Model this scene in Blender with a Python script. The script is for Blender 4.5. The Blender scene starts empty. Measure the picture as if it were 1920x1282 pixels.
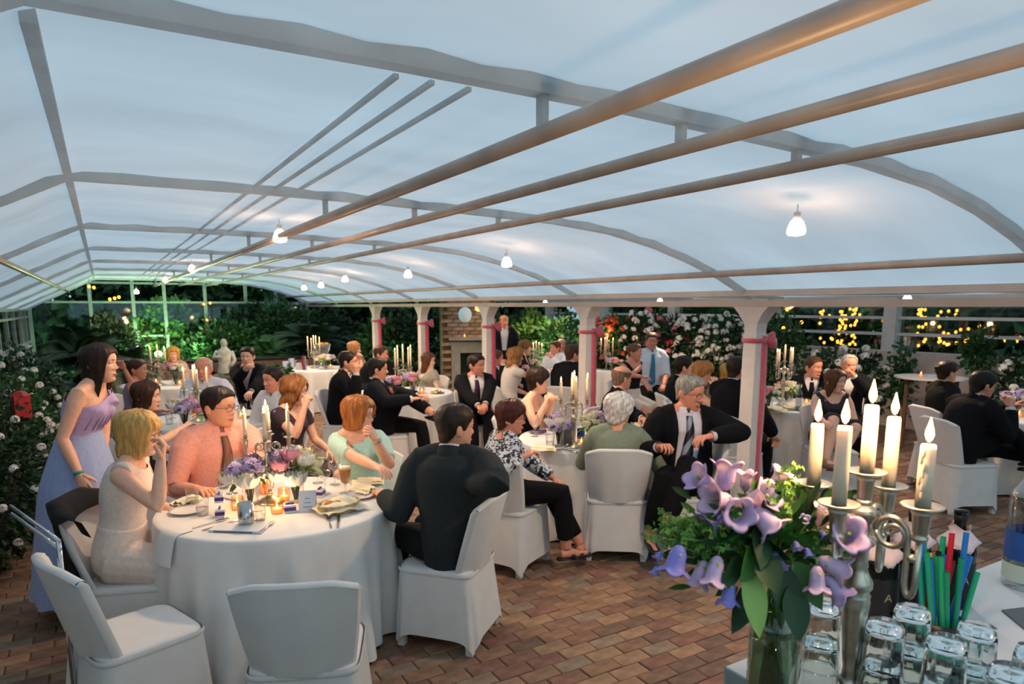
import bpy, math, random
import numpy as np
from mathutils import Vector, Matrix
R = math.radians
rng = random.Random(7)
SC = bpy.context.scene
COL = SC.collection
# ------------------------------------------------------------------ camera
F = 1280.0; PPX = 960.0; PPY = 780.0; HZ = 575.0; CAMZ = 1.85
TH = math.atan((PPY - HZ) / F)                 # pitch down
PSI = math.atan(770.0 / math.hypot(F, PPY - HZ))   # heading, clockwise from +Y (length of the hall)
cd = bpy.data.cameras.new('camera'); cam = bpy.data.objects.new('camera', cd); COL.objects.link(cam)
cd.sensor_width = 36; cd.lens = 24; cd.shift_y = (PPY - 641) / 1920
cd.clip_start = .05; cd.clip_end = 200
cam.location = (0, 0, CAMZ); cam.rotation_euler = (math.pi / 2 - TH, 0, -PSI)
cd.dof.use_dof = True; cd.dof.focus_distance = 2.1; cd.dof.aperture_fstop = 6.0
SC.camera = cam
# ------------------------------------------------------------------ world and view
w = bpy.data.worlds.new('dusk_sky'); SC.world = w; w.use_nodes = True
wn = w.node_tree.nodes; wl = w.node_tree.links
bg = wn['Background']
tc = wn.new('ShaderNodeTexCoord'); sx = wn.new('ShaderNodeSeparateXYZ'); cr = wn.new('ShaderNodeValToRGB')
wl.new(tc.outputs['Generated'], sx.inputs[0]); wl.new(sx.outputs['Z'], cr.inputs[0]); wl.new(cr.outputs[0], bg.inputs[0])
cr.color_ramp.elements[0].position = 0.0; cr.color_ramp.elements[0].color = (.40, .56, .66, 1)
cr.color_ramp.elements[1].position = .9; cr.color_ramp.elements[1].color = (.55, .655, .74, 1)
bg.inputs[1].default_value = 1.5
SC.view_settings.view_transform = 'Standard'; SC.view_settings.look = 'None'
SC.view_settings.gamma = 1; SC.view_settings.use_curve_mapping = False
SC.view_settings.exposure = 0.4
cy = SC.cycles
cy.max_bounces = 9; cy.diffuse_bounces = 4; cy.glossy_bounces = 4; cy.transmission_bounces = 8; cy.transparent_max_bounces = 16
cy.caustics_reflective = False; cy.caustics_refractive = False
cy.sample_clamp_indirect = 4.0
try:
    cy.use_denoising = True
except Exception:
    pass
FWD = Vector((math.sin(PSI), math.cos(PSI), 0)); RGT = Vector((math.cos(PSI), -math.sin(PSI), 0))
CAM = Vector((0, 0, CAMZ))
def _dirs(px, py):
    x = (px - PPX) / F; y = -(py - PPY) / F
    return RGT * x + FWD * (math.cos(TH) + y * math.sin(TH)) + Vector((0, 0, 1)) * (y * math.cos(TH) - math.sin(TH))
def W(px, py, zc):
    """measured place in the hall at picture point px,py and distance zc"""
    return CAM + _dirs(px, py) * zc
def G(px, py, z=0.0):
    d = _dirs(px, py)
    return CAM + d * ((z - CAMZ) / d.z)
def face_dir(deg):
    """0 = away from the viewer, 90 = to the right; returns world heading vector"""
    a = R(deg)
    return FWD * math.cos(a) + RGT * math.sin(a)
def heading(deg):
    v = face_dir(deg)
    return math.atan2(-v.x, v.y)           # z rotation turning +Y to v
# ------------------------------------------------------------------ materials
MATS = {}
def lin(c):
    if isinstance(c, str):
        c = [int(c[i:i + 2], 16) / 255 for i in (0, 2, 4)]
        c = [v / 12.92 if v <= .04045 else ((v + .055) / 1.055) ** 2.4 for v in c]
    return (c[0], c[1], c[2], 1)
def mat(name, col, rough=.6, metal=0, var=0, scale=20, bump=0, trans=0, sss=0, col2=None, emit=None, estr=0, coat=0, stretch=None, sheen=0, ior=1.45, spec=None, detail=3):
    if name in MATS: return MATS[name]
    m = bpy.data.materials.new(name); m.use_nodes = True
    n = m.node_tree.nodes; l = m.node_tree.links; b = n['Principled BSDF']
    b.inputs['Base Color'].default_value = lin(col); b.inputs['Roughness'].default_value = rough; b.inputs['Metallic'].default_value = metal
    b.inputs['IOR'].default_value = ior
    if spec is not None: b.inputs['Specular IOR Level'].default_value = spec
    if trans: b.inputs['Transmission Weight'].default_value = trans
    if sss:
        b.inputs['Subsurface Weight'].default_value = sss; b.inputs['Subsurface Radius'].default_value = (.012, .005, .003)
        b.inputs['Subsurface Scale'].default_value = 1.0
    if coat: b.inputs['Coat Weight'].default_value = coat
    if sheen: b.inputs['Sheen Weight'].default_value = sheen
    if emit: b.inputs['Emission Color'].default_value = lin(emit); b.inputs['Emission Strength'].default_value = estr
    if var or bump or col2:
        t = n.new('ShaderNodeTexCoord'); nz = n.new('ShaderNodeTexNoise'); nz.inputs['Scale'].default_value = scale; nz.inputs['Detail'].default_value = detail
        src = t.outputs['Object']
        if stretch:
            mp = n.new('ShaderNodeMapping'); mp.inputs['Scale'].default_value = stretch; l.new(src, mp.inputs[0]); src = mp.outputs[0]
        l.new(src, nz.inputs['Vector'])
        if var or col2:
            r = n.new('ShaderNodeValToRGB'); a = lin(col)
            c0 = [max(0, v * (1 - var)) for v in a[:3]] + [1]; c1 = lin(col2) if col2 else [min(1, v * (1 + var)) for v in a[:3]] + [1]
            r.color_ramp.elements[0].position = .35; r.color_ramp.elements[1].position = .65
            r.color_ramp.elements[0].color = c0; r.color_ramp.elements[1].color = c1
            l.new(nz.outputs['Fac'], r.inputs[0]); l.new(r.outputs[0], b.inputs['Base Color'])
        if bump:
            bp = n.new('ShaderNodeBump'); bp.inputs['Strength'].default_value = bump; bp.inputs['Distance'].default_value = .01
            l.new(nz.outputs['Fac'], bp.inputs['Height']); l.new(bp.outputs[0], b.inputs['Normal'])
    MATS[name] = m
    return m
def mat_thin_glass(name, tint=(1, 1, 1), refl=.07, rough=.02):
    if name in MATS: return MATS[name]
    m = bpy.data.materials.new(name); m.use_nodes = True; n = m.node_tree.nodes; l = m.node_tree.links
    n.remove(n['Principled BSDF']); out = n['Material Output']
    t = n.new('ShaderNodeBsdfTransparent'); t.inputs[0].default_value = (*tint, 1)
    g = n.new('ShaderNodeBsdfGlossy'); g.inputs['Roughness'].default_value = rough
    lw = n.new('ShaderNodeLayerWeight'); lw.inputs[0].default_value = .35
    mr = n.new('ShaderNodeMapRange'); mr.inputs['To Min'].default_value = refl; mr.inputs['To Max'].default_value = .75
    mx = n.new('ShaderNodeMixShader'); l.new(lw.outputs['Facing'], mr.inputs[0]); l.new(mr.outputs[0], mx.inputs[0])
    l.new(t.outputs[0], mx.inputs[1]); l.new(g.outputs[0], mx.inputs[2]); l.new(mx.outputs[0], out.inputs[0])
    MATS[name] = m
    return m
def mat_translucent(name, col, tcol, fac=.5, scale=3, var=.08, stretch=(1, 1, 1), bump=.0):
    if name in MATS: return MATS[name]
    m = bpy.data.materials.new(name); m.use_nodes = True; n = m.node_tree.nodes; l = m.node_tree.links
    n.remove(n['Principled BSDF']); out = n['Material Output']
    d = n.new('ShaderNodeBsdfDiffuse'); t = n.new('ShaderNodeBsdfTranslucent'); mx = n.new('ShaderNodeMixShader'); mx.inputs[0].default_value = fac
    tcn = n.new('ShaderNodeTexCoord'); mp = n.new('ShaderNodeMapping'); mp.inputs['Scale'].default_value = stretch
    nz = n.new('ShaderNodeTexNoise'); nz.inputs['Scale'].default_value = scale; nz.inputs['Detail'].default_value = 3
    l.new(tcn.outputs['Object'], mp.inputs[0]); l.new(mp.outputs[0], nz.inputs['Vector'])
    for sh, c in ((d, col), (t, tcol)):
        r = n.new('ShaderNodeValToRGB'); a = lin(c)
        r.color_ramp.elements[0].position = .3; r.color_ramp.elements[1].position = .7
        r.color_ramp.elements[0].color = [v * (1 - var) for v in a[:3]] + [1]; r.color_ramp.elements[1].color = [min(1, v * (1 + var)) for v in a[:3]] + [1]
        l.new(nz.outputs['Fac'], r.inputs[0]); l.new(r.outputs[0], sh.inputs[0])
    l.new(d.outputs[0], mx.inputs[1]); l.new(t.outputs[0], mx.inputs[2]); l.new(mx.outputs[0], out.inputs[0])
    MATS[name] = m
    return m
# ------------------------------------------------------------------ mesh collector
def basis(d, up=(0, 0, 1)):
    d = np.array(d, float); d /= np.linalg.norm(d) + 1e-12
    u = np.array(up, float)
    if abs(np.dot(d, u)) > .97: u = np.array((1., 0, 0)) if abs(d[0]) < .9 else np.array((0, 1., 0))
    x = np.cross(d, u); x /= np.linalg.norm(x)
    y = np.cross(x, d)
    return x, y, d
class MB:
    def __init__(s): s.v = []; s.f = []; s.m = []; s.n = 0; s.cur = 0
    def add(s, V, Fs):
        V = np.asarray(V, float).reshape(-1, 3); k = s.n
        s.v.append(V); s.f += [tuple(i + k for i in f) for f in Fs]; s.m += [s.cur] * len(Fs); s.n += len(V)
        return s
    def box(s, c, size, rz=0, M=None):
        a = np.array([(x, y, z) for x in (-.5, .5) for y in (-.5, .5) for z in (-.5, .5)]) * np.array(size)
        if rz: a = np.c_[a[:, 0] * math.cos(rz) - a[:, 1] * math.sin(rz), a[:, 0] * math.sin(rz) + a[:, 1] * math.cos(rz), a[:, 2]]
        if M is not None: a = a @ np.array(M.to_3x3()).T
        return s.add(a + np.array(c), [(0, 1, 3, 2), (4, 6, 7, 5), (0, 4, 5, 1), (2, 3, 7, 6), (0, 2, 6, 4), (1, 5, 7, 3)])
    def rings(s, Rs, cap=True, closed=True):
        """Rs: list of (n,3) rings"""
        n = len(Rs[0]); V = np.concatenate(Rs); Fs = []
        m = n if closed else n - 1
        for i in range(len(Rs) - 1):
            for j in range(m):
                a = i * n + j; b = i * n + (j + 1) % n
                Fs.append((a, b, b + n, a + n))
        if cap and closed:
            k = len(V); V = np.vstack([V, Rs[0].mean(0), Rs[-1].mean(0)]); e = (len(Rs) - 1) * n
            for j in range(n):
                Fs.append((k, (j + 1) % n, j)); Fs.append((k + 1, e + j, e + (j + 1) % n))
        return s.add(V, Fs)
    def tube(s, pts, rad, n=8, up=(0, 0, 1), ell=None, cap=True):
        """pts (k,3); rad float/list; ell = (k,2) half sizes along x,y of the frame"""
        P = np.asarray(pts, float); k = len(P)
        T = np.gradient(P, axis=0) if k > 2 else np.array([P[1] - P[0]] * 2)
        a = np.linspace(0, 2 * math.pi, n, endpoint=False); Rs = []
        ux = None
        for i in range(k):
            x, y, d = basis(T[i], up)
            if ux is not None:
                x = ux - d * np.dot(ux, d); x /= np.linalg.norm(x) + 1e-12; y = np.cross(x, d) ; y = -y if np.dot(y, uy) < 0 else y
            ux, uy = x, y
            rx, ry = (ell[i] if ell is not None else ((rad[i], rad[i]) if hasattr(rad, '__len__') else (rad, rad)))
            Rs.append(P[i] + np.outer(np.cos(a) * rx, x) + np.outer(np.sin(a) * ry, y))
        return s.rings(Rs, cap)
    def lathe(s, prof, n=16, c=(0, 0, 0), cap=True):
        a = np.linspace(0, 2 * math.pi, n, endpoint=False)
        return s.rings([np.c_[r * np.cos(a) + c[0], r * np.sin(a) + c[1], np.full(n, z + c[2])] for r, z in prof], cap)
    def ellipsoid(s, c, r, n=12, m=8, M=None):
        a = np.linspace(0, 2 * math.pi, n, endpoint=False); Rs = []
        for i in range(m + 1):
            t = math.pi * min(max(i / m, .02), .98)
            q = np.c_[np.sin(t) * np.cos(a) * r[0], np.sin(t) * np.sin(a) * r[1], np.full(n, -math.cos(t) * r[2])]
            if M is not None: q = q @ np.array(M.to_3x3()).T
            Rs.append(q + np.array(c))
        return s.rings(Rs)
    def grid(s, P):
        """P (a,b,3)"""
        A, B = P.shape[:2]
        return s.add(P.reshape(-1, 3), [(i * B + j, i * B + j + 1, (i + 1) * B + j + 1, (i + 1) * B + j) for i in range(A - 1) for j in range(B - 1)])
    def data(s, name, mats, smooth=True):
        me = bpy.data.meshes.new(name)
        V = np.concatenate(s.v) if s.v else np.zeros((0, 3))
        me.from_pydata(V.tolist(), [], s.f)
        for m in (mats if isinstance(mats, (list, tuple)) else [mats]): me.materials.append(m)
        if max(s.m, default=0): me.polygons.foreach_set('material_index', s.m)
        if smooth: me.polygons.foreach_set('use_smooth', [True] * len(me.polygons))
        return me
    def build(s, name, mats, parent=None, smooth=True, loc=None):
        return put(name, s.data(name, mats, smooth), parent, loc)
def put(name, me, parent=None, loc=None, rz=0):
    o = bpy.data.objects.new(name, me); COL.objects.link(o)
    if parent is not None: o.parent = parent
    if loc is not None: o.location = loc
    if rz: o.rotation_euler = (0, 0, rz)
    return o
def tag(o, label=None, cat=None, group=None, kind=None):
    if label: o['label'] = label
    if cat: o['category'] = cat
    if group: o['group'] = group
    if kind: o['kind'] = kind
    return o
def thing(name, loc, rz=0, label=None, cat=None, group=None):
    o = bpy.data.objects.new(name, None); COL.objects.link(o); o.location = loc; o.rotation_euler = (0, 0, rz); o.empty_display_size = .05
    return tag(o, label, cat, group)
def copy_tree(o, parent=None):
    c = o.copy(); COL.objects.link(c)
    if parent is not None: c.parent = parent
    for ch in list(KIDS.get(o.name, [])):
        copy_tree(ch, c)
    return c
KIDS = {}
def freeze(o):
    """remember the children of a finished prototype"""
    KIDS[o.name] = list(o.children)
    for c in o.children: freeze(c)
    return o
USED = set()
def inst(proto, loc, rz=0, label=None, cat=None, group=None, scale=None):
    """the first use moves the prototype itself, then copies"""
    if proto.name in USED: o = copy_tree(proto)
    else: USED.add(proto.name); o = proto
    o.location = loc; o.rotation_euler = (0, 0, rz)
    if scale: o.scale = scale if hasattr(scale, '__len__') else (scale,) * 3
    return tag(o, label, cat, group)
def struct(o): o['kind'] = 'structure'; return o
def light(name, kind, loc, energy, col, size=.05, parent=None):
    d = bpy.data.lights.new(name, kind); d.energy = energy; d.color = col
    if kind in ('POINT', 'SPOT'): d.shadow_soft_size = size
    o = bpy.data.objects.new(name, d); COL.objects.link(o); o.location = loc
    if parent is not None: o.parent = parent
    return o
def noise1(x, seed=0):
    return math.sin(x * 1.7 + seed) * .5 + math.sin(x * 3.1 + seed * 2.3) * .3 + math.sin(x * 6.7 + seed * 1.1) * .2
# ================================================================== THE HALL (a low greenhouse: length along +Y)
def proj(p):
    d = Vector(p) - CAM; zc = d.dot(FWD) * math.cos(TH) - d.z * math.sin(TH)
    if zc <= .05: return None
    return (PPX + F * d.dot(RGT) / zc, PPY - F * (d.dot(FWD) * math.sin(TH) + d.z * math.cos(TH)) / zc, zc)
YEND = 17.6; XL = -1.35; XP = 4.5; XR = 10.5; Y0 = -2.4; PSTEP = 2.23; PY0 = 3.75
m_film = mat_translucent('roof_film', 'e0dad6', 'd0e1e9', .50, 1.3, .09, (.6, 1.6, 1))
m_film2 = mat_translucent('side_roof_film', 'd8d6d6', 'dfe8ee', .4, 1.2, .10, (1.6, .35, 1))
m_pipe = mat('painted_pipe', 'b9a89c', .35, 0, .12, 6)
m_rib = mat_translucent('rib_sleeve', 'dededc', 'e6ecf0', .60, 6, .08)
m_white = mat('white_painted_wood', 'd9d2cf', .5, 0, .05, 9)
m_beam = mat('eave_beam_paint', 'c9bdb6', .5, 0, .06, 5)
m_dark = mat('dark_void', '0b1412', .9)
m_glass = mat_thin_glass('window_pane', (.82, .92, .9), .05, .03)
m_frame = mat('window_frame_grey', '8f989a', .5, 0, .1, 12)
m_mortar = mat('sandy_mortar', '64523f', .95, 0, .3, 9, .3)
m_plaster = mat('rough_white_plaster', 'd2c0b5', .9, 0, .10, 5, .35)
m_soil = mat('dark_soil', '1c1713', .95, 0, .3, 14, .5)
# --- roof: bays of film between the ribs
PROF = [(XL, 1.80), (-.9, 2.03), (-.5, 2.235), (-.08, 2.45), (.7, 2.455), (1.4, 2.45), (2.1, 2.43), (2.55, 2.415), (3.0, 2.375), (3.4, 2.30), (3.75, 2.205), (4.05, 2.105), (4.3, 2.0), (4.42, 1.945)]
ceiling = struct(thing('ceiling', (0, 0, 0)))
ribs = [PY0 + PSTEP * k if k != -1 else 1.64 for k in range(-2, 7)]
edges = [Y0 + 1.6] + [r_ for r_ in ribs if r_ > Y0 + 1.7] + [YEND]
def roof_z(x):
    for (a, b), (c, d) in zip(PROF, PROF[1:]):
        if a <= x <= c: return b + (d - b) * (x - a) / (c - a)
    return PROF[-1][1]
for i in range(len(edges) - 1):
    ya, yb = edges[i], edges[i + 1]
    P = np.array([[(x, ya + (yb - ya) * t, z + .02 * math.sin(math.pi * t) * math.sin(x * 2.2 + i) + .006 * math.sin(x * 23 + i * 2 + t * 4)) for x, z in
                   [(px, roof_z(px)) for px in np.linspace(XL, 4.42, 40)]] for t in np.linspace(0, 1, 7)])
    MB().grid(P).build('film_panel', m_film, ceiling)
for y in ribs:
    m = MB()
    pts = [(x, y, z - .02) for x, z in PROF]
    Rs = []
    for (x, yy, z) in pts: Rs.append(np.array([(x, yy - .028, z - .02), (x, yy + .028, z - .02), (x, yy + .028, z + .03), (x, yy - .028, z + .03)]))
    m.rings(Rs).build('rib', m_rib, ceiling, False)
# ridge battens between the ribs, and three thin purlin battens
for i in range(len(edges) - 1):
    ya, yb = edges[i] + .12, edges[i + 1] - .06
    MB().box((-.08, (ya + yb) / 2, 2.425), (.03, yb - ya, .03)).build('ridge_batten', m_rib, ceiling, False)
    for x in (.70, .80, .91):
        if i >= 1: MB().box((x, (ya + yb) / 2, 2.436), (.014, yb - ya, .012)).build('purlin_batten', m_rib, ceiling, False)
# hangers and pipes
for x, y in ((1.07, 0), (1.58, 0), (2.13, 0)):
    for yy in ribs[1:]:
        MB().box((x, yy, 2.385), (.022, .03, .11)).box((x, yy, 2.435), (.05, .05, .012)).build('hanger', m_rib, ceiling, False)
def pipe(name, x, z, r, y0=Y0, y1=YEND, mt=None):
    o = MB().tube([(x, y0, z), (x, (y0 + y1) / 2, z), (x, y1, z)], r, 12).build(name, mt or m_pipe)
    return struct(o)
pipe('trim_1', 1.06, 2.31, .024); pipe('trim_2', 1.57, 2.33, .022); pipe('trim_3', 2.13, 2.335, .022)
pipe('trim_4', 3.95, 2.09, .024); pipe('trim_5', -.57, 2.165, .024)
# eave board between arch and posts
struct(MB().box((4.36, (Y0 + YEND) / 2, 1.955), (.10, YEND - Y0, .045)).build('trim_6', m_beam, None, False))
struct(MB().box((4.5, (Y0 + YEND) / 2, 1.875), (.10, YEND - Y0, .05)).build('trim_7', m_beam, None, False))
# roof of the side aisle
side = struct(thing('ceiling', (0, 0, 0)))
for i in range(len(edges) - 1):
    P = np.array([[(x, y, 2.03 + .06 * math.sin((x - 4.5) / 6.0 * math.pi) + .008 * math.sin(x * 9 + i)) for x in np.linspace(4.45, XR + .15, 16)] for y in (edges[i] + .03, edges[i + 1] - .03)])
    MB().grid(P).build('film_panel', m_film2, side)
    y = edges[i]
    MB().box((7.5, y, 2.02), (6.1, .05, .05)).build('rib', m_beam, side, False)
# --- posts with a ribbon
m_ribbon = mat('pink_ribbon', 'd0566c', .5, 0, .12, 30, .2, sheen=.4)
def make_post():
    t = thing('wooden_post', (0, 0, 0))
    m = MB()
    for z0, z1, h in ((.0, .25, .085), ):
        m.box((0, 0, .125), (.17, .17, .25))
    m.rings([np.array([(sx * h, sy * h, z) for sx, sy in ((-1, -1), (1, -1), (1, 1), (-1, 1))]) for z, h in ((.25, .072), (.30, .066), (1.55, .062), (1.60, .058))])
    m.build('shaft', m_white, t, False)
    c = MB()
    c.rings([np.array([(sx * hx, sy * hy, z) for sx, sy in ((-1, -1), (1, -1), (1, 1), (-1, 1))]) for z, hx, hy in
             ((1.595, .066, .066), (1.63, .068, .068), (1.64, .058, .058), (1.72, .06, .065), (1.80, .072, .12), (1.85, .075, .17))])
    c.build('capital', m_white, t, False)
    b = MB()
    # ribbon wound along the shaft: a band on the right face and a bow near the top
    Rs = []
    for z in np.linspace(.28, 1.62, 24):
        x0 = .0668 + .0035 * math.sin(z * 9); o = .01 * math.sin(z * 4)
        Rs.append(np.array([(x0, -.062 + o, z), (x0 + .006, -.068 + o, z), (x0 + .006, .03 + o, z), (x0, .03 + o, z)]))
    b.rings(Rs)
    Rs = []
    for z in np.linspace(.28, 1.62, 24):
        y0 = -.0668 - .004 * math.sin(z * 7)
        Rs.append(np.array([(.012, y0, z), (.012, y0 - .006, z), (.074, y0 - .006, z), (.074, y0, z)]))
    b.rings(Rs)
    b.build('ribbon', m_ribbon, t)
    k = MB()
    k.rings([np.array([(sx * .073, sy * .073, z) for sx, sy in ((-1, -1), (1, -1), (1, 1), (-1, 1))]) for z in (1.565, 1.60)])
    for a in (-.5, .6):
        k.rings([np.array([(.07 + u * .09, -.07 + a * .02 - .012, 1.585 - wd + u * -.03), (.07 + u * .09, -.07 + a * .02 + .012, 1.585 - wd + u * -.03), (.07 + u * .09, -.07 + a * .02 + .012, 1.585 + wd + u * a * .05), (.07 + u * .09, -.07 + a * .02 - .012, 1.585 + wd + u * a * .05)])
                 for u, wd in ((0, .012), (.35, .035), (.8, .045), (1, .02))])
    k.ellipsoid((.078, -.078, 1.585), (.018, .018, .024), 8, 6)
    k.build('bow', m_ribbon, t)
    return freeze(t)
post = make_post()
plab = ['white post with pink ribbon rising behind the foreground bouquet', 'white post with pink ribbon behind the bald man in a dark suit', 'white post with pink ribbon beside the dark-suited man facing the room',
        'white post with pink ribbon behind the long-haired woman in pale top', 'white post with pink ribbon farthest down the hall']
for k in range(5):
    inst(post, (XP, PY0 + PSTEP * k, 0), 0, plab[k], 'post', 'ribboned posts along the aisle')
# --- floor of clay pavers
floor = struct(thing('floor', (0, 0, 0)))
MB().box(((XL + XR) / 2, (Y0 + YEND) / 2 , -.035), (XR - XL + .6, YEND - Y0 + .6, .05)).build('mortar_bed', m_mortar, floor, False)
BC = ['7b5e4c', '866751', '6c5447', '92735a', '7b584a', '82705f']
m_bricks = [mat('clay_paver_%d' % i, c, .75, 0, .22, 14, .25) for i, c in enumerate(BC)]
def paver(m, c, lx, ly, dz, tilt):
    h = .004
    x, y = c
    V = []
    for s, z in ((0, -.03), (0, -h), (h, 0)):
        for sx, sy in ((-1, -1), (1, -1), (1, 1), (-1, 1)):
            V.append((x + sx * (lx / 2 - s), y + sy * (ly / 2 - s), z + dz + (tilt[0] * sx + tilt[1] * sy if s or z > -.02 else 0)))
    Fs = [(8, 9, 10, 11)]
    for r in (0, 4):
        for j in range(4): Fs.append((r + j, r + (j + 1) % 4, r + 4 + (j + 1) % 4, r + 4 + j))
    m.add(V, Fs)
cands = []; BL, BW = .205, .103
br = random.Random(3)
for r in range(int((13.6 - .8) / BW)):
    y = .8 + (r + .5) * BW
    for q in range(int((XR - XL) / BL) + 1):
        x = XL + (q + .5 * (r % 2) + .25) * BL
        if x > XR: continue
        p = proj((x, y, 0))
        if p is None or p[0] < -120 or p[0] > 2040 or p[1] > 1420: continue
        open_ = (720 < p[0] < 1420 and 1010 < p[1] < 1300) or (p[0] < 115 and p[1] > 1030) or (1630 < p[0] < 1860 and 850 < p[1] < 1080)
        cands.append((not open_, p[2], x, y, br.randrange(6), br.uniform(-.004, .001), (br.uniform(-.0015, .0015), br.uniform(-.0015, .0015))))
cands.sort()
pv = []
for k in range(6):
    for v in range(2):
        m = MB(); paver(m, (0, 0), BL - .006, BW - .006, 0, ((-.001, .0012) if v else (.0012, .0008))); pv.append(m.data('paver', m_bricks[k], False))
for c in cands[:300]:
    put('paver', pv[c[4] * 2 + (1 if c[5] < -.002 else 0)], floor, (c[2], c[3], c[5]))
m = MB()
for c in cands[300:]:
    m.cur = c[4]; paver(m, (c[2], c[3]), BL - .006, BW - .006, c[5], c[6])
o = m.build('pavers', m_bricks, floor, False); o['kind'] = 'stuff'
# --- left wall: low rails, glazing bars, dusk planks outside
wl_ = struct(thing('wall_left', (0, 0, 0)))
MB().box((XL - .04, (Y0 + YEND) / 2, .40), (.12, YEND - Y0, .80)).build('dwarf_wall', m_plaster, wl_, False)
for z, h in ((1.13, .05), (1.64, .035), (1.80, .06)):
    MB().box((XL, (Y0 + YEND) / 2, z), (.05, YEND - Y0, h)).build('rail', m_frame, wl_, False)
for k in range(18):
    y = Y0 + .6 + k * 1.115
    MB().box((XL, y, 1.3), (.045, .045, 1.0)).build('mullion', m_frame, wl_, False)
    MB().box((XL - .01, y + .557, 1.3), (.006, 1.07, 1.0)).build('pane', m_glass, wl_, False)
m_fence = mat('dusk_fence_wood', '3a4a4c', .9, 0, .3, 5)
fence = thing('board_fence', (XL - 1.0, 0, 0), 0, 'dark vertical board fence outside the left glazing', 'fence')
for k in range(70):
    y = 1.2 + k * .24
    m = MB(); m.box((.02 * math.sin(k * 2.3), y, .95 + .03 * math.sin(k * 5)), (.025, .21, 1.9)); m.build('board', m_fence, fence, False)
# --- far gable: posts, rails, panes
we = struct(thing('wall_back', (0, 0, 0)))
for x in (-1.3, -.2, .62, 1.25, 2.1, 3.0, 3.7, 4.45):
    MB().box((x, YEND, roof_z(min(x, 4.42)) / 2 + .0), (.07, .07, roof_z(min(x, 4.42)))).build('gable_post', m_frame, we, False)
for z, xa, xb in ((2.37, -.2, 2.4), (1.2, .62, 1.3), (1.55, 2.1, 4.4), (1.95, -1.3, 4.4), (.45, -1.3, 4.4)):
    MB().box(((xa + xb) / 2, YEND, z), (xb - xa, .05, .045)).build('gable_rail', m_frame, we, False)
gx = [-1.3, -.2, .62, 1.25, 2.1, 3.0, 3.7, 4.45]
for a, b in zip(gx, gx[1:]):
    MB().box(((a + b) / 2, YEND + .02, 1.2), (b - a - .08, .006, 1.5)).build('pane', m_glass, we, False)
# --- right wall: plastered dwarf wall, rails, pillar, glazing
wr = struct(thing('wall_right', (0, 0, 0)))
MB().box((XR + .1, (Y0 + 16) / 2, .585), (.22, 16 - Y0, 1.17)).build('dwarf_wall', m_plaster, wr, False)
for z, h in ((1.43, .045), (1.68, .045), (2.0, .06)):
    MB().box((XR + .12, (Y0 + 16) / 2, z), (.05, 16 - Y0, h)).build('rail', m_white, wr, False)
pm = G(1665, 652, 1.17)
yp = (lambda d: d.y / d.x)(_dirs(1665, 610)) * XR
for k in range(-4, 5):
    y = yp + k * 2.4
    MB().box((XR + .1, y, 1.6), (.16, .2, .86)).build('pillar', m_white, wr, False)
    MB().box((XR + .15, y + 1.2, 1.6), (.006, 2.2, .86)).build('pane', m_glass, wr, False)
# --- unseen gable behind the viewer, added and glazed to admit sky light
m_added_gable = mat('added_gable_plaster', 'b9bcc0', .9, 0, .1, 2)
wn_ = struct(thing('added_wall_front', (0, 0, 0)))
MB().box((4.5, Y0 + 1.5, .35), (12.2, .14, .7)).build('dwarf_wall', m_added_gable, wn_, False)
for k in range(9):
    x = XL + 1.48 * k; MB().box((x, Y0 + 1.5, 1.25), (.06, .06, 2.5 if x < 4.4 else 2.1)).build('gable_post', m_frame, wn_, False)
    if k < 8: MB().box((x + .74, Y0 + 1.5, 1.35), (1.4, .006, 1.25)).build('pane', m_glass, wn_, False)
# ground outside
m_lawn = mat('dusk_lawn', '1d2b1c', .95, 0, .3, 3)
struct(MB().box((4, 12, -.12), (70, 70, .06)).build('ground', m_lawn, None, False))
# ================================================================== PEOPLE
def V3(*a): return np.array(a, float)
def nrm(v): v = np.asarray(v, float); return v / (np.linalg.norm(v) + 1e-12)
def rot(v, ax, deg):
    a = R(deg); ax = nrm(ax); v = np.asarray(v, float)
    return v * math.cos(a) + np.cross(ax, v) * math.sin(a) + ax * np.dot(ax, v) * (1 - math.cos(a))
JOBS = []
def job(mb, voxel, smooth, cb): JOBS.append((mb, voxel, smooth, cb))
def run_jobs():
    objs = []
    m0 = MATS.get('void') or mat('void', '808080')
    for mb, vox, sm, cb in JOBS:
        o = bpy.data.objects.new('tmp', mb.data('tmp', m0)); COL.objects.link(o)
        r = o.modifiers.new('r', 'REMESH'); r.mode = 'VOXEL'; r.voxel_size = vox; r.adaptivity = 0
        s = o.modifiers.new('s', 'SMOOTH'); s.iterations = sm; s.factor = .5
        objs.append(o)
    dg = bpy.context.evaluated_depsgraph_get(); dg.update()
    res = []
    for o in objs:
        e = o.evaluated_get(dg).data
        V = np.empty(len(e.vertices) * 3, np.float32); e.vertices.foreach_get('co', V)
        Q = np.empty(len(e.loops), np.int32); e.loops.foreach_get('vertex_index', Q)
        tot = np.empty(len(e.polygons), np.int32); e.polygons.foreach_get('loop_total', tot)
        if len(tot) and (tot == 4).all(): Q = Q.reshape(-1, 4)
        else:
            st = np.r_[0, np.cumsum(tot)[:-1]]; Q = np.array([[Q[s], Q[s + 1], Q[s + 2], Q[s + min(3, t - 1)]] for s, t in zip(st, tot) if t >= 4])
        res.append((V.reshape(-1, 3).astype(float), Q))
    for o in objs:
        me = o.data; bpy.data.objects.remove(o); bpy.data.meshes.remove(me)
    for (mb, vox, sm, cb), (V, Q) in zip(JOBS, res): cb(V, Q)
    JOBS.clear()
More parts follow.
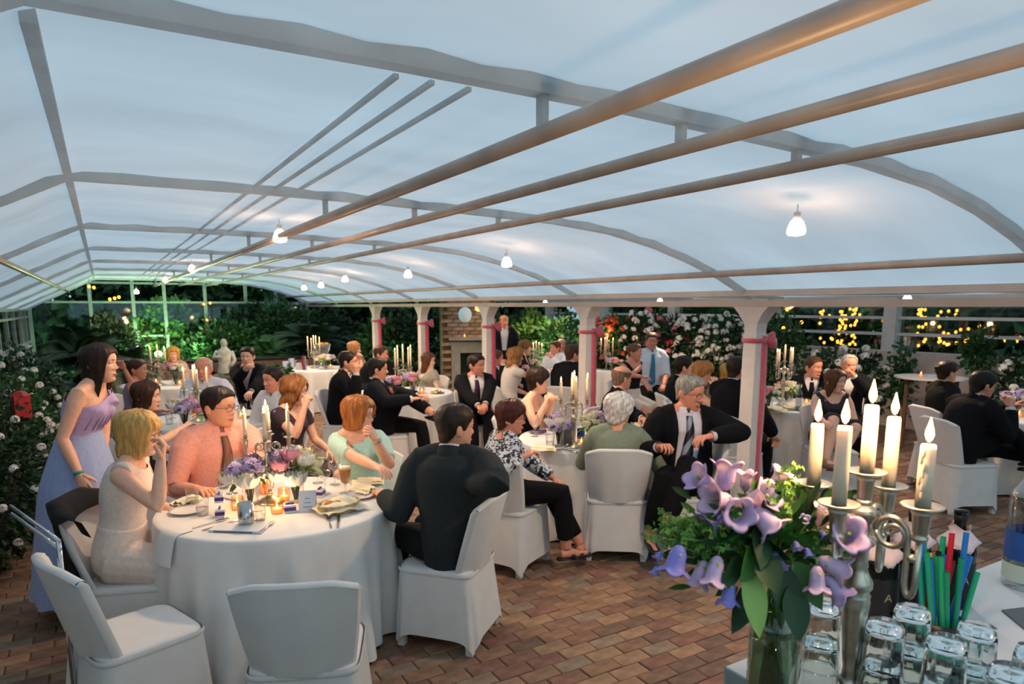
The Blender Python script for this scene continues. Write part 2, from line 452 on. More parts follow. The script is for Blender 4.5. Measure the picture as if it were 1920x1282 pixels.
def quad_mesh(name, V, Q, mats, extra=None, midx=None):
    """mesh from arrays, with an optional MB appended"""
    used = np.unique(Q); mp = np.full(len(V), -1); mp[used] = np.arange(len(used)); V = V[used]; Q = mp[Q]
    Fs = Q.tolist(); mi = [0] * len(Fs) if midx is None else list(midx)
    if extra is not None and extra.n:
        k = len(V); V = np.vstack([V] + extra.v); Fs += [[i + k for i in f] for f in extra.f]; mi += extra.m
    me = bpy.data.meshes.new(name); me.from_pydata(V.tolist(), [], Fs)
    for m in (mats if isinstance(mats, (list, tuple)) else [mats]): me.materials.append(m)
    me.polygons.foreach_set('use_smooth', [True] * len(Fs))
    if max(mi, default=0): me.polygons.foreach_set('material_index', mi)
    return me
# ---- head
HT = np.array([(-.04, .018, .058, .004), (.0, .034, .079, -.012), (.05, .045, .088, -.032), (.12, .053, .0895, -.048), (.2, .060, .0905, -.058), (.28, .066, .0905, -.068), (.36, .070, .0915, -.079), (.45, .0735, .092, -.089),
               (.53, .0755, .0915, -.096), (.60, .0765, .0945, -.100), (.70, .0775, .0945, -.102), (.80, .074, .086, -.097), (.88, .064, .069, -.084), (.94, .050, .049, -.063), (.98, .031, .027, -.037), (1.0, .008, .004, -.012)])
HZ0, HH = -.065, .225
def head_base(h, a, wide=1.0):
    w = np.interp(h, HT[:, 0], HT[:, 1]) * wide; yf = np.interp(h, HT[:, 0], HT[:, 2]); yb = np.interp(h, HT[:, 0], HT[:, 3])
    ca, sa = np.cos(a), np.sin(a); q = .88
    x = w * np.sign(sa) * np.abs(sa) ** q; mid = (yf + yb) / 2; y = mid + (yf - yb) / 2 * np.sign(ca) * np.abs(ca) ** q
    return x, y
HCACHE = {}
def head_mesh(key):
    """key = (jaw width, nose size, fullness)"""
    if key in HCACHE: return HCACHE[key]
    jaw, nose, full = key
    s = np.linspace(-1, 1, 45)[:-1]; a = math.pi * np.sign(s) * np.abs(s) ** 1.35
    hs = np.r_[-.04, -.015, .0, .025, .05, .085, .12, np.linspace(.15, .26, 8), np.linspace(.29, .62, 17), .66, .70, .75, .80, .84, .88, .91, .94, .965, .985, 1.0]
    Rs = []
    for h in hs:
        x, y = head_base(h, a); front = np.clip(np.cos(a), 0, 1)
        jw = 1 + (jaw - 1) * np.clip((.5 - h) / .4, 0, 1) + full * np.clip((.5 - h) / .3, 0, 1) * .12
        x = x * jw
        fr = (y > .02).astype(float)
        d = np.zeros_like(x)
        np_ = np.interp(h, [.325, .35, .385, .42, .48, .54, .58], [0, .016, .026, .021, .013, .005, 0]) * nose
        nw = np.interp(h, [.33, .36, .42, .5, .58], [.017, .0165, .011, .009, .010])
        d += np_ * np.exp(-(x / nw) ** 2)
        for sx in (-1, 1):
            d += .007 * nose * math.exp(-((h - .362) / .026) ** 2) * np.exp(-((x - sx * .0165) / .0075) ** 2)
            d -= .0125 * math.exp(-((h - .525) / .042) ** 2) * np.exp(-((x - sx * .031) / .017) ** 2)
            d += .005 * math.exp(-((h - .405) / .06) ** 2) * np.exp(-((x - sx * .044) / .02) ** 2)
            d += .004 * math.exp(-((h - .605) / .025) ** 2) * np.exp(-((x - sx * .030) / .022) ** 2)
        d += .0075 * math.exp(-((h - .232) / .018) ** 2) * np.exp(-(x / .021) ** 2)
        d += .0075 * math.exp(-((h - .180) / .02) ** 2) * np.exp(-(x / .018) ** 2)
        d -= .0045 * math.exp(-((h - .207) / .010) ** 2) * np.exp(-(x / .024) ** 2)
        d -= .004 * math.exp(-((h - .135) / .025) ** 2) * np.exp(-(x / .02) ** 2)
        d += .0065 * math.exp(-((h - .055) / .045) ** 2) * np.exp(-(x / .020) ** 2)
        Rs.append(np.c_[x, y + d * fr, np.full_like(x, HZ0 + HH * h)])
    m = MB(); m.rings(Rs)
    for sx in (-1, 1):                       # ears: cupped shells rooted in the head
        M = Matrix.Rotation(R(-12 * 1), 3, 'X') @ Matrix.Rotation(R(18 * sx), 3, 'Z')
        m.ellipsoid((sx * .0775, -.012, HZ0 + HH * .455), (.0085, .019, .032), 10, 8, M)
        m.ellipsoid((sx * .0795, -.018, HZ0 + HH * .475), (.006, .0165, .024), 8, 6, M)
        m.ellipsoid((sx * .0755, -.004, HZ0 + HH * .36), (.007, .010, .012), 8, 6)
    HCACHE[key] = (np.concatenate(m.v), m.f)
    return HCACHE[key]
def hair_mesh(style, vol=1.0, seed=0, length=.0, part=0):
    """hair shell in head coordinates"""
    N = 56; a = np.linspace(0, 2 * math.pi, N + 1)[:-1]; deg = np.degrees(np.where(a > math.pi, 2 * math.pi - a, a))
    ht = np.full(N, 1.0); rows = 22
    r = random.Random(seed); ph = [r.uniform(0, 6.28) for _ in range(6)]
    if style in ('short', 'crop'):
        hb = np.interp(deg, [0, 25, 42, 55, 66, 76, 84, 96, 110, 140, 180], [.83, .81, .78, .66, .62, .46, .44, .52, .34, .16, .12]); T = .011 if style == 'short' else .008
    elif style == 'receding':
        hb = np.interp(deg, [0, 20, 38, 52, 62, 76, 84, 96, 110, 140, 180], [.90, .92, .90, .78, .62, .46, .44, .52, .34, .18, .14]); T = .010
    elif style == 'fringe':
        ht = np.interp(deg, [0, 80, 180], [.74, .74, .80]); hb = np.interp(deg, [0, 60, 70, 84, 96, 110, 140, 180], [.735, .735, .58, .46, .50, .34, .2, .16]); T = .010
    elif style == 'pixie':
        hb = np.interp(deg, [0, 25, 42, 55, 66, 76, 84, 96, 110, 140, 180], [.66, .66, .64, .56, .5, .38, .36, .36, .24, .08, .04]); T = .020
    elif style == 'curly':
        hb = np.interp(deg, [0, 25, 42, 55, 66, 76, 84, 96, 110, 140, 180], [.80, .78, .74, .62, .56, .44, .36, .30, .20, .10, .06]); T = .024
    elif style == 'updo':
        hb = np.interp(deg, [0, 25, 42, 55, 66, 76, 84, 96, 110, 140, 180], [.82, .80, .74, .66, .60, .52, .50, .50, .36, .18, .14]); T = .014
    elif style == 'bob':
        hb = np.interp(deg, [0, 22, 34, 46, 56, 66, 90, 180], [.635, .64, .60, .30, .06, -.03, -.08, -.10]) - length; T = .022
    elif style == 'long':
        hb = np.interp(deg, [0, 22, 38, 52, 62, 72, 90, 180], [.80, .78, .70, .42, .0, -.45, -.72, -.85]) - length * (deg > 58); T = .017
    T *= vol
    A = np.empty((rows, N, 3)); B = np.empty((rows, N, 3))
    for i in range(rows):
        s = i / (rows - 1)
        h = ht + (hb - ht) * (s ** .85)
        hc = np.clip(h, .34, .998)
        x, y = head_base(hc, a)
        k = np.clip(.34 - h, 0, 2)
        if style == 'long': y = y - k * .02 + np.where(np.cos(a) < 0, 0, 0); x = x * (1 - .06 * k)
        if style == 'bob': x = x * (1 + .10 * np.sin(np.clip(k * 3, 0, 1.6)) - .25 * np.clip(k - .25, 0, 1)); y = y * (1 + .05 * np.sin(np.clip(k * 3, 0, 1.6)))
        z = HZ0 + HH * h
        c = V3(0, -.012, HZ0 + HH * .62)
        P = np.c_[x, y, z]
        D = P - c; D[:, 2] = np.where(h > .62, D[:, 2], D[:, 2] * .15); D /= np.linalg.norm(D, axis=1)[:, None]
        tip = (1 - s ** 7) if style not in ('bob', 'long') else (1 - .75 * s ** 10)
        wv = .10 * np.sin(a * 17 + ph[0] + h * 6) + .08 * np.sin(a * 29 + ph[1] + 9 * h) + .06 * np.sin(h * 30 + a * 5 + ph[2])
        if style == 'curly': wv = .22 * np.sin(a * 9 + ph[0]) * np.sin(h * 34 + ph[1]) + .16 * np.sin(a * 15 + h * 22 + ph[2])
        if style == 'long' and vol > 1.2: wv = wv + .28 * np.sin(h * 16 + ph[3] + 2 * np.sin(a * 3))
        th = T * (1 + wv) * tip
        if style in ('short', 'receding', 'crop', 'pixie'): th = th * (1 + .5 * np.clip((h - .72) / .25, 0, 1) * (1 + .3 * np.cos(a - .5)))
        A[i] = P + D * th[:, None]; B[i] = P - D * (.010 if style not in ('bob', 'long') else np.where(h < .34, .012, .006)[:, None])
    m = MB()
    Fs = []
    W_ = lambda i, j, o: o * rows * N + i * N + (j % N)
    for i in range(rows - 1):
        for j in range(N):
            Fs.append((W_(i, j, 0), W_(i + 1, j, 0), W_(i + 1, j + 1, 0), W_(i, j + 1, 0)))
            Fs.append((W_(i, j, 1), W_(i, j + 1, 1), W_(i + 1, j + 1, 1), W_(i + 1, j, 1)))
    for j in range(N):
        Fs.append((W_(rows - 1, j, 0), W_(rows - 1, j, 1), W_(rows - 1, j + 1, 1), W_(rows - 1, j + 1, 0)))
        Fs.append((W_(0, j, 0), W_(0, j + 1, 0), W_(0, j + 1, 1), W_(0, j, 1)))
    m.add(np.vstack([A.reshape(-1, 3), B.reshape(-1, 3)]), Fs)
    if style == 'updo':
        for k in range(7):
            an = k * .9
            m.ellipsoid((.018 * math.cos(an), -.105 - .012 * (k % 2), HZ0 + HH * .62 + .022 * math.sin(an)), (.024, .024, .02), 9, 6)
    return m
# ---- limbs
def ik(p, t, l1, l2, pole):
    d = t - p; L = np.linalg.norm(d); Lm = (l1 + l2) * .998
    if L > Lm: t = p + d / L * Lm; d = t - p; L = Lm
    if L < abs(l1 - l2) + .02: L = abs(l1 - l2) + .02
    u = nrm(d); c = (l1 * l1 + L * L - l2 * l2) / (2 * l1 * L); c = max(-1, min(1, c))
    q = pole - p; q = q - u * np.dot(q, u); q = nrm(q)
    return p + u * l1 * c + q * l1 * math.sqrt(max(0, 1 - c * c)), t
def limb_pts(a, b, c, k=5):
    """smooth joint chain a-b-c"""
    P = [a + (b - a) * t for t in np.linspace(0, .86, k)] + [b + (a - b) * .045 * 0 + nrm((a - b) + (c - b)) * -.0 ] + [b + (c - b) * t for t in np.linspace(.14, 1, k)]
    return np.array(P)
def lerp_r(rs, k):
    return np.interp(np.linspace(0, 1, k), np.linspace(0, 1, len(rs)), rs)
ARM_M = [.060, .056, .051, .047, .043, .042, .043, .040, .034, .028]; LEG_M = [.092, .088, .080, .070, .060, .055, .058, .058, .048, .038]
class Person: pass
PEOPLE = []
def person(label, head, zc, hip=90, sex='m', seat=.46, lean=4, side=0, twist=0, look=None, pitch=6, roll=0, skin='e0a07e', hair=('short', '2a1d16'), hairlen=0, vol=1.0,
           rh=None, re=None, lh=None, le=None, rcurl=.5, lcurl=.5, rn=None, ln=None, legs='std', ankles=None, outfit='suit', top='15171c', top2=None, under='d9d6da', tie=None, bow=False, bottom='121317', shoe='0c0c0d',
           belly=0., detail=2, size=1.0, glasses=None, stand=False, Lfix=None, jopen=None, knees=None, prof=(1, 1, 0), pattern=None, hem=None, bracelet=None, watch=None, beard=None, sleeve=None, strap=None, rdir=None, ldir=None):
    """head = picture point of the middle of the head; angles: 0 looks away, 90 to the right, 180 to the viewer"""
    o = Person(); fem = sex == 'f'
    hw_ = W(head[0], head[1], zc)
    hz = heading(hip); ch, sh = math.cos(hz), math.sin(hz)
    zp = (seat + .095) if not stand else .90 * size
    k = size * (.95 if fem else 1.0)
    # spine
    up = rot(rot(V3(0, 0, 1), (1, 0, 0), -lean), (0, 1, 0), side)
    hd_up = nrm(up * .55 + V3(0, 0, .45))
    look = hip if look is None else look
    ly = -(look - hip)                                    # local yaw, ccw
    hf = rot(V3(0, 1, 0), (0, 0, 1), ly); hr0 = nrm(np.cross(hf, (0, 0, 1)))
    hf = rot(hf, hr0, -pitch); hu = np.cross(hr0, hf)
    hu = rot(hu, hf, roll); hr0 = np.cross(hf, hu)
    hs = size * (.965 if fem else 1.0)
    def chain(L):
        N = V3(0, 0, zp) + up * L
        piv = N + hd_up * .085 * k + V3(*(hf * .018))
        return N, piv, piv + (hu * .048 + hf * 0) * hs
    L = .51 * k
    for _ in range(20):
        N, piv, C = chain(L); L += (hw_.z - C[2]) / max(.3, up[2])
        L = min(max(L, .40), .64)
    if Lfix: L = Lfix; N, piv, C = chain(L)
    if stand:
        N, piv, C = chain(.51 * k); dz = hw_.z - C[2]; zp += dz; N, piv, C = chain(.51 * k); L = .51 * k
    px = hw_.x - (C[0] * ch - C[1] * sh); py = hw_.y - (C[0] * sh + C[1] * ch)
    o.pos = V3(px, py, 0); o.hz = hz; o.L = L; o.zp = zp; o.hip = hip; o.dz = C[2] - hw_.z
    def toloc(p):
        q = V3(*p) - o.pos
        return V3(q[0] * ch + q[1] * sh, -q[0] * sh + q[1] * ch, q[2])
    def tgt(t):
        if t is None: return None
        if len(t) == 4: return V3(*t[:3])                  # local
        return toloc(W(*t))
    P = V3(0, 0, zp)
    rS = rot(V3(1, 0, 0), (0, 0, 1), -twist); rS = nrm(rS - up * np.dot(rS, up)); fS = np.cross(up, rS)
    # torso profile: t, half width, front, back
    if fem: TP = np.array([(-.2, .145, .11, .115), (0, .172, .118, .125), (.12, .172, .115, .118), (.3, .142, .102, .092), (.42, .136, .10, .088), (.58, .15, .108, .098), (.72, .158, .112, .105), (.86, .150, .082, .096), (.95, .10, .058, .075), (1.03, .054, .05, .056)])
    else: TP = np.array([(-.2, .145, .11, .11), (0, .170, .118, .12), (.15, .168, .122, .112), (.35, .164, .122, .105), (.55, .174, .128, .112), (.72, .182, .128, .12), (.86, .17, .10, .112), (.95, .112, .068, .086), (1.03, .062, .056, .062)])
    def frame(t):
        q = min(max((t - .1) / .7, 0), 1); q = q * q * (3 - 2 * q)
        r = nrm(V3(1, 0, 0) * (1 - q) + rS * q); r = nrm(r - up * np.dot(r, up))
        u = up if t > .35 else nrm(up * (.5 + t / .7 * .5 if t > 0 else .5) + V3(0, 0, .5))
        c = P + up * L * t if t >= 0 else P + V3(0, 0, L * t)
        c = c - np.cross(up, r) * .022 * math.sin(math.pi * min(max(t, 0), 1))
        return c, r, np.cross(up, r)
    def dims(t):
        f = [np.interp(t, TP[:, 0], TP[:, i]) * k for i in (1, 2, 3)]
        f[1] += belly * math.exp(-((t - .22) / .24) ** 2); f[0] += belly * .45 * math.exp(-((t - .2) / .28) ** 2)
        return f
    def ring(t, off, n=28):
        c, r, f = frame(t); w, df, db = dims(t); a = np.linspace(0, 2 * math.pi, n, endpoint=False)
        ca, sa = np.cos(a), np.sin(a); q = .86
        x = (w + off) * np.sign(ca) * np.abs(ca) ** q; y = np.where(sa > 0, df + off, db + off) * np.sign(sa) * np.abs(sa) ** q
        if fem:
            for sx in (-1, 1): y = y + (sa > 0) * .036 * k * math.exp(-((t - .68) / .095) ** 2) * np.exp(-((x - sx * .068) / .05) ** 2)
        else: y = y + (sa > 0) * .008 * math.exp(-((t - .74) / .1) ** 2) * np.exp(-((np.abs(x) - .07) / .06) ** 2)
        return c + np.outer(x, r) + np.outer(y, f)
    def surf(t, u, off):
        c, r, f = frame(t); w, df, db = dims(t); w += off; df += off
        e = max(0, 1 - min(1, abs(u) / w) ** (2 / .86)) ** .43
        y = df * e + (.036 * k * math.exp(-((t - .68) / .095) ** 2) * sum(math.exp(-((u - s * .068) / .05) ** 2) for s in (-1, 1)) if fem else 0)
        return c + r * u + f * y
    def tuv(Vx):
        d = Vx - P; t = d @ up / L; out = np.empty((len(Vx), 3)); out[:, 0] = t
        ts = np.linspace(-.3, 1.2, 31); fr = [frame(x) for x in ts]
        i = np.clip(np.round((t + .3) / .05).astype(int), 0, 30)
        Cs = np.array([f[0] for f in fr])[i]; Rr = np.array([f[1] for f in fr])[i]; Ff = np.array([f[2] for f in fr])[i]
        out[:, 1] = ((Vx - Cs) * Rr).sum(1); out[:, 2] = ((Vx - Cs) * Ff).sum(1)
        return out
    def torso(m, off, t0, t1, step=.07):
        ts = np.arange(t0, t1 + 1e-6, step); m.rings([ring(t, off) for t in np.linspace(t0, t1, len(ts) + 1)])
    # joints
    sw = (.158 if fem else .186) * k
    cN, rN, fN = frame(.9)
    sj = {1: cN + rN * sw - up * .012 + fN * .0, -1: cN - rN * sw - up * .012}
    la, lf = .285 * k, .255 * k
    hands = {}; arms = {}
    for s, t, e, dflt in ((1, rh, re, V3(.13, .33, zp + .125)), (-1, lh, le, V3(-.13, .33, zp + .125))):
        if stand and t is None: dflt = sj[s] + V3(.07 * s, .05, -.52)
        q = tgt(t); q = dflt if q is None else q
        p = tgt(e); p = (sj[s] + V3(.22 * s, -.15, -.35)) if p is None else p
        el, wr = ik(sj[s], q, la, lf, p); arms[s] = (sj[s], el, wr)
    o.arms = arms
    hj = {s: P + V3(.088 * s, .0, 0) * k for s in (1, -1)}
    lt, lc = .43 * k, .43 * k
    kn = {}; an = {}
    for s in (1, -1):
        if stand:
            a0 = V3(.085 * s, .02 * s, .085); pole = hj[s] + V3(0, 1, -.4)
        elif legs == 'ext': a0 = V3(.10 * s, .62, .085); pole = hj[s] + V3(.05 * s, .5, .5)
        elif legs == 'tuck': a0 = V3(.09 * s, .22, .085); pole = hj[s] + V3(0, 1, .3)
        else: a0 = V3(.10 * s, .42 + .03 * s, .085); pole = hj[s] + V3(.06 * s, 1, .4)
        if ankles and ankles.get(s) is not None: a0 = tgt(ankles[s])
        if knees and knees.get(s) is not None: pole = tgt(knees[s])
        kn[s], an[s] = ik(hj[s], a0, lt, lc, pole)
    o.kn, o.an = kn, an
    voxel = {3: .0075, 2: .009, 1: .013, 0: .016}[detail]; vc = {3: .009, 2: .011, 1: .014, 0: .017}[detail]
    af = .86 if fem else 1.0
    # -------- skin body
    b = MB(); ex = MB()
    torso(b, 0, -.2, 1.0)
    for s in (1, -1):
        a_, e_, w_ = arms[s]
        P0 = np.vstack([[frame(.84)[0] + rS * s * .07], limb_pts(a_, e_, w_)]); b.tube(P0, np.r_[.05 * k, lerp_r(ARM_M, len(P0) - 1) * af * k], 12)
        nk = N + rS * s * .03; b.tube([nk + up * .015, nk * .5 + a_ * .5 + up * .012, a_ + up * .0], [.045 * k, .046 * k, .05 * k * af], 10)
        lp = limb_pts(hj[s], kn[s], an[s]); b.tube(lp, lerp_r(LEG_M, len(lp)) * k * (1.0), 12)
        fd = nrm((kn[s] - an[s]) * V3(1, 1, 0) + V3(0, .25, 0)) if not stand else V3(.12 * s, 1, 0)
        fd = nrm(fd * V3(1, 1, 0)); 
        if ankles and ankles.get('dir'): fd = nrm(ankles['dir'][0 if s == 1 else 1])
        ft = an[s] + V3(0, 0, -.055)
        b.tube([an[s] - fd * .045 + V3(0, 0, -.04), an[s] + V3(0, 0, -.035) + fd * .03, ft + fd * .11, ft + fd * .175], [.030, .036, .028, .018], 10)
        o.fd = fd
        # hand
        d = nrm(w_ - e_)
        if (rdir if s == 1 else ldir) is not None: d = nrm(toloc(V3(*o.pos) + V3(0, 0, 0)) * 0 + V3(*(rdir if s == 1 else ldir)))
        nn = (rn if s == 1 else ln); nn = V3(*nn) if nn is not None else (V3(0, 0, -1) if abs(d[2]) < .7 else V3(-s, 0, 0))
        nn = nn - d * np.dot(nn, d); nn = nrm(nn); sd = np.cross(d, nn) * s
        H = k * (.92 if fem else 1.0); cu = rcurl if s == 1 else lcurl
        w0 = w_ - d * .012
        Rs = []
        for x_, wd, th in ((0, .027, .021), (.03, .034, .019), (.06, .041, .0165), (.088, .041, .0135), (.098, .036, .009)):
            aa = np.linspace(0, 2 * math.pi, 12, endpoint=False)
            Rs.append(w0 + d * x_ * H + np.outer(np.cos(aa) * wd * H, sd) + np.outer(np.sin(aa) * th * H, nn))
        (b if detail >= 2 else ex).rings(Rs)
        for fi, fl in enumerate((.070, .080, .074, .057)):
            base = w0 + d * .078 * H + sd * (1.5 - fi) * .0195 * H - nn * .002; dd = nrm(d + sd * (1.5 - fi) * .07); pts = [base]; cang = 0
            for gi, sg in enumerate((.16, .46, .30, .24)):
                cang += cu * (0, 1.0, 1.15, .8)[gi] * (1 + .1 * fi)
                pts.append(pts[-1] + (dd * math.cos(cang) + nn * math.sin(cang)) * fl * sg * H * 1.12)
            ex.tube(pts, [.0098 * H, .0096 * H, .0088 * H, .0080 * H, .0055 * H], 8 if detail >= 2 else 6)
        tb = w0 + d * .022 * H + sd * .026 * H; td = nrm(d * .75 + sd * .62 + nn * .3); t2 = nrm(td + d * .3 + nn * (.25 + cu * .35) - sd * cu * .3)
        ex.tube([tb - td * .01, tb + td * .03 * H, tb + td * .048 * H, tb + (td * .048 + t2 * .026) * H, tb + (td * .048 + t2 * .034) * H], [.015 * H, .0135 * H, .0115 * H, .009 * H, .0055 * H], 8)
        hands[s] = (w0, d, nn, sd)
    b.tube([N - up * .05, N + hd_up * .02, piv + hu * .01 * 0 - hf * .004], [.066 * k, .057 * k * (.9 if fem else 1.05), .053 * k * (.9 if fem else 1.05)], 14)
    # head
    Vh, Fh = head_mesh((prof[0] * (.92 if fem else 1.0), prof[1] * (.9 if fem else 1.0), prof[2]))
    Hm = np.array([hr0, hf, hu]) * hs                     # rows
    def hp(v): return np.asarray(v) @ Hm + piv
    ex.add(hp(Vh), Fh)
    skm = mat('skin_' + skin, skin, .5, 0, .05, 35, .05, sss=.12)
    root = bpy.data.objects.new('person', None); 
    def cb(V, Q, ex=ex):
        pass
    name = 'person'
    me0 = bpy.data.meshes.new('body_tmp')
    o.root = bpy.data.objects.new('person', me0); COL.objects.link(o.root)
    o.root.location = o.pos; o.root.rotation_euler = (0, 0, hz)
    tag(o.root, label, 'person')
    def cb(V, Q, ex=ex):
        o.root.data = quad_mesh('person', V, Q, skm, ex)
    job(b, voxel, 4, cb)
    def child(name, mb, m, smooth=True): 
        return mb.build(name, m, o.root, smooth)
    # face parts
    m_eye = [mat('eye_white', 'd9d0c8', .25), mat('iris_dark', '2a1c14', .2)]; hc = hair[1]
    m_lip = mat('lips_' + ('f' if fem else 'm'), 'b8675c' if fem else 'b4745f', .45)
    for sx in (-1, 1):
        e = MB(); ez = HZ0 + HH * .527
        e.ellipsoid(hp((sx * .031, .0735, ez)), V3(.0118, .0118, .0105) * hs, 10, 8)
        e.cur = 1; gd = V3(0, .0105, -.001)
        ec = V3(sx * .031, .0735, ez) + gd * .62; e.ellipsoid(hp(ec), V3(.0062, .0062, .0062) * hs, 8, 6)
        if detail >= 1: child('eye', e, m_eye)
        l = MB(); pts = [(sx * (.031 + q * .0135), .0855 - .004 * q * q - .003 * abs(q), ez + .0035 + .0045 * (1 - q * q)) for q in (-1, -.5, 0, .5, 1)]
        l.tube([hp(q) for q in pts], .0040 * hs, 6)
        if detail >= 2: child('eyelid', l, skm)
        br_ = MB(); pts = [(sx * (.012 + q * .038), .0985 - .006 * q - .022 * q * q, HZ0 + HH * (.612 + .012 * math.sin(q * 3.4))) for q in (0, .33, .66, 1)]
        br_.tube([hp(q) for q in pts], [.0022, .0027, .0024, .0012], 6)
        if detail >= 1: child('eyebrow', br_, mat('brow_' + hc, hc, .8))
    lp = MB(); lp.tube([hp((q * .021, .0995 - .010 * q * q, HZ0 + HH * (.205 + (.012 * q * q)))) for q in (-1, -.6, -.2, .2, .6, 1)], None, 8, ell=[(.001, .001)] + [(.0055 * hs, .0058 * hs)] * 4 + [(.001, .001)])
    child('lips', lp, m_lip)
    # hair
    st, hcol = hair
    hm = mat('hair_' + hcol, hcol, .5, 0, .35, 60, .15, stretch=(1, 1, .12), spec=.3)
    if st:
        g = hair_mesh(st, vol, len(PEOPLE) + 3, hairlen); gv = np.concatenate(g.v); g.v = [hp(gv)]
        child('hair', g, hm)
    if glasses:
        g = MB(); gm = mat('spectacle_' + glasses, glasses, .35)
        for sx in (-1, 1):
            a = np.linspace(0, 2 * math.pi, 15)
            g.tube([hp((sx * .032 + .0235 * math.cos(q), .106 - .006 * abs(math.cos(q) * (1 if math.cos(q) * sx > 0 else 0)), HZ0 + HH * .515 + .016 * math.sin(q))) for q in a], .0016, 5, cap=False)
            g.tube([hp((sx * .055, .101, HZ0 + HH * .535)), hp((sx * .074, .05, HZ0 + HH * .535)), hp((sx * .080, -.005, HZ0 + HH * .52))], .0015, 5)
        g.tube([hp((-.009, .108, HZ0 + HH * .53)), hp((0, .112, HZ0 + HH * .535)), hp((.009, .108, HZ0 + HH * .53))], .0015, 5)
        child('glasses', g, gm)
    # -------- clothes
    def cm(c, fab='cloth', **kw): return mat(fab + '_' + c, c, .9, 0, .06, 60, .1, sheen=.1 if sum(lin(c)[:3]) > .6 else 0, spec=.2, **kw)
    shirt_off = .009 + (.004 if outfit == 'shirt' else 0); jack = .023
    def sleeve_pts(s, upto):
        a_, e_, w_ = arms[s]; pts = limb_pts(a_, e_, w_, 6)
        dl = np.r_[0, np.cumsum(np.linalg.norm(np.diff(pts, axis=0), axis=1))]; dl /= dl[-1]
        keep = dl <= upto + 1e-6; rr = np.interp(dl, np.linspace(0, 1, len(ARM_M)), np.array(ARM_M) * af * k)
        Pk = pts[keep]; rk = rr[keep]
        if upto < 1 and not np.isclose(dl[keep][-1], upto):
            Pk = np.vstack([Pk, [[np.interp(upto, dl, pts[:, i]) for i in range(3)]]]); rk = np.r_[rk, np.interp(upto, dl, rr)]
        return Pk, rk
    def upper(m, off, t0, t1, sl, loose=1.0, sh_=True):
        torso(m, off, t0, t1, .06)
        for s in (1, -1):
            if sl > 0:
                pk, rk = sleeve_pts(s, sl); pk = np.vstack([[frame(.82)[0] + rS * s * .08], pk]); m.tube(pk, np.r_[.055 * k + off, rk * loose + off], 14)
            if sh_:
                nk = N + rS * s * .035 - up * .005; a_ = arms[s][0]; m.tube([nk, nk * .5 + a_ * .5 + up * .008, a_], [.040 * k + off, .046 * k + off, .05 * k * af + off], 12)
    def wear(name, m, vox, sm, material, cut=None, parent=None):
        def cb(V, Q):
            if cut is not None:
                c = V[Q].mean(1); keep = ~cut(c, tuv(c)); Q2 = Q[keep]
                E_ = np.sort(np.concatenate([Q2[:, [0, 1]], Q2[:, [1, 2]], Q2[:, [2, 3]], Q2[:, [3, 0]]]), axis=1)
                key, cnt = np.unique(E_[:, 0].astype(np.int64) * len(V) + E_[:, 1], return_counts=True)
                be = key[cnt == 1]; ba, bb_ = be // len(V), be % len(V)
                V = V.copy()
                for _ in range(6):                      # even out the cut edge
                    S = np.zeros_like(V); n_ = np.zeros(len(V)); np.add.at(S, ba, V[bb_]); np.add.at(S, bb_, V[ba]); np.add.at(n_, ba, 1); np.add.at(n_, bb_, 1)
                    ok = n_ >= 2; V[ok] = V[ok] * .4 + S[ok] / n_[ok, None] * .6
            else: Q2 = Q
            put(name, quad_mesh(name, V, Q2, material), parent or o.root)
        job(m, vox, sm, cb)
    def collar(col, r=.060, hgt=.040, open_=.4):
        m = MB(); Rs = []
        n_ = 26
        for zz, rr in ((-.012, r * 1.12), (hgt * .6, r * 1.0), (hgt, r * .99), (hgt * .9, r * 1.09), (-.004, r * 1.36)):
            a = np.linspace(open_ * .35, 2 * math.pi - open_ * .35, n_)
            dip = -.018 * np.cos(a)
            Rs.append(N + np.outer(np.sin(a) * rr * k, rS) + np.outer(np.cos(a) * rr * k * 1.0, fS) + np.outer(zz + dip, up))
        m.rings(Rs, False, False); child('collar', m, cm(col, 'shirt'))
    def necktie(col, stripes=None, t1=.93, t0=.2, off=.0):
        m = MB(); Rs = []
        for q in np.linspace(0, 1, 16):
            t = t1 + (t0 - t1) * q; wd = (.022 + .032 * q) if q < .93 else .054 * (1 - q) / .07 * .9
            Rs.append(np.array([surf(t, -wd, shirt_off + .008 + off), surf(t, 0, shirt_off + .015 + off), surf(t, wd, shirt_off + .008 + off), surf(t, 0, shirt_off + .004 + off)]))
        m.rings(Rs); kc = N + fS * .058 * k - up * .006
        m.tube([kc + up * .020, kc - up * .02], [.021, .014], 10)
        mt = None if stripes else cm(col, 'tie')
        if stripes and 'striped_tie' not in MATS:
            mt = bpy.data.materials.new('striped_tie'); MATS['striped_tie'] = mt; mt.use_nodes = True; n = mt.node_tree.nodes; l = mt.node_tree.links
            wv = n.new('ShaderNodeTexWave'); wv.inputs['Scale'].default_value = 5; wv.bands_direction = 'DIAGONAL'; tcx = n.new('ShaderNodeTexCoord'); cr_ = n.new('ShaderNodeValToRGB')
            l.new(tcx.outputs['Object'], wv.inputs[0]); l.new(wv.outputs[1], cr_.inputs[0]); l.new(cr_.outputs[0], n['Principled BSDF'].inputs[0])
            cr_.color_ramp.interpolation = 'CONSTANT'; cr_.color_ramp.elements[0].color = lin('23262f'); cr_.color_ramp.elements[1].color = lin('8d99a8'); cr_.color_ramp.elements[1].position = .6
        child('tie', m, MATS['striped_tie'] if stripes else mt)
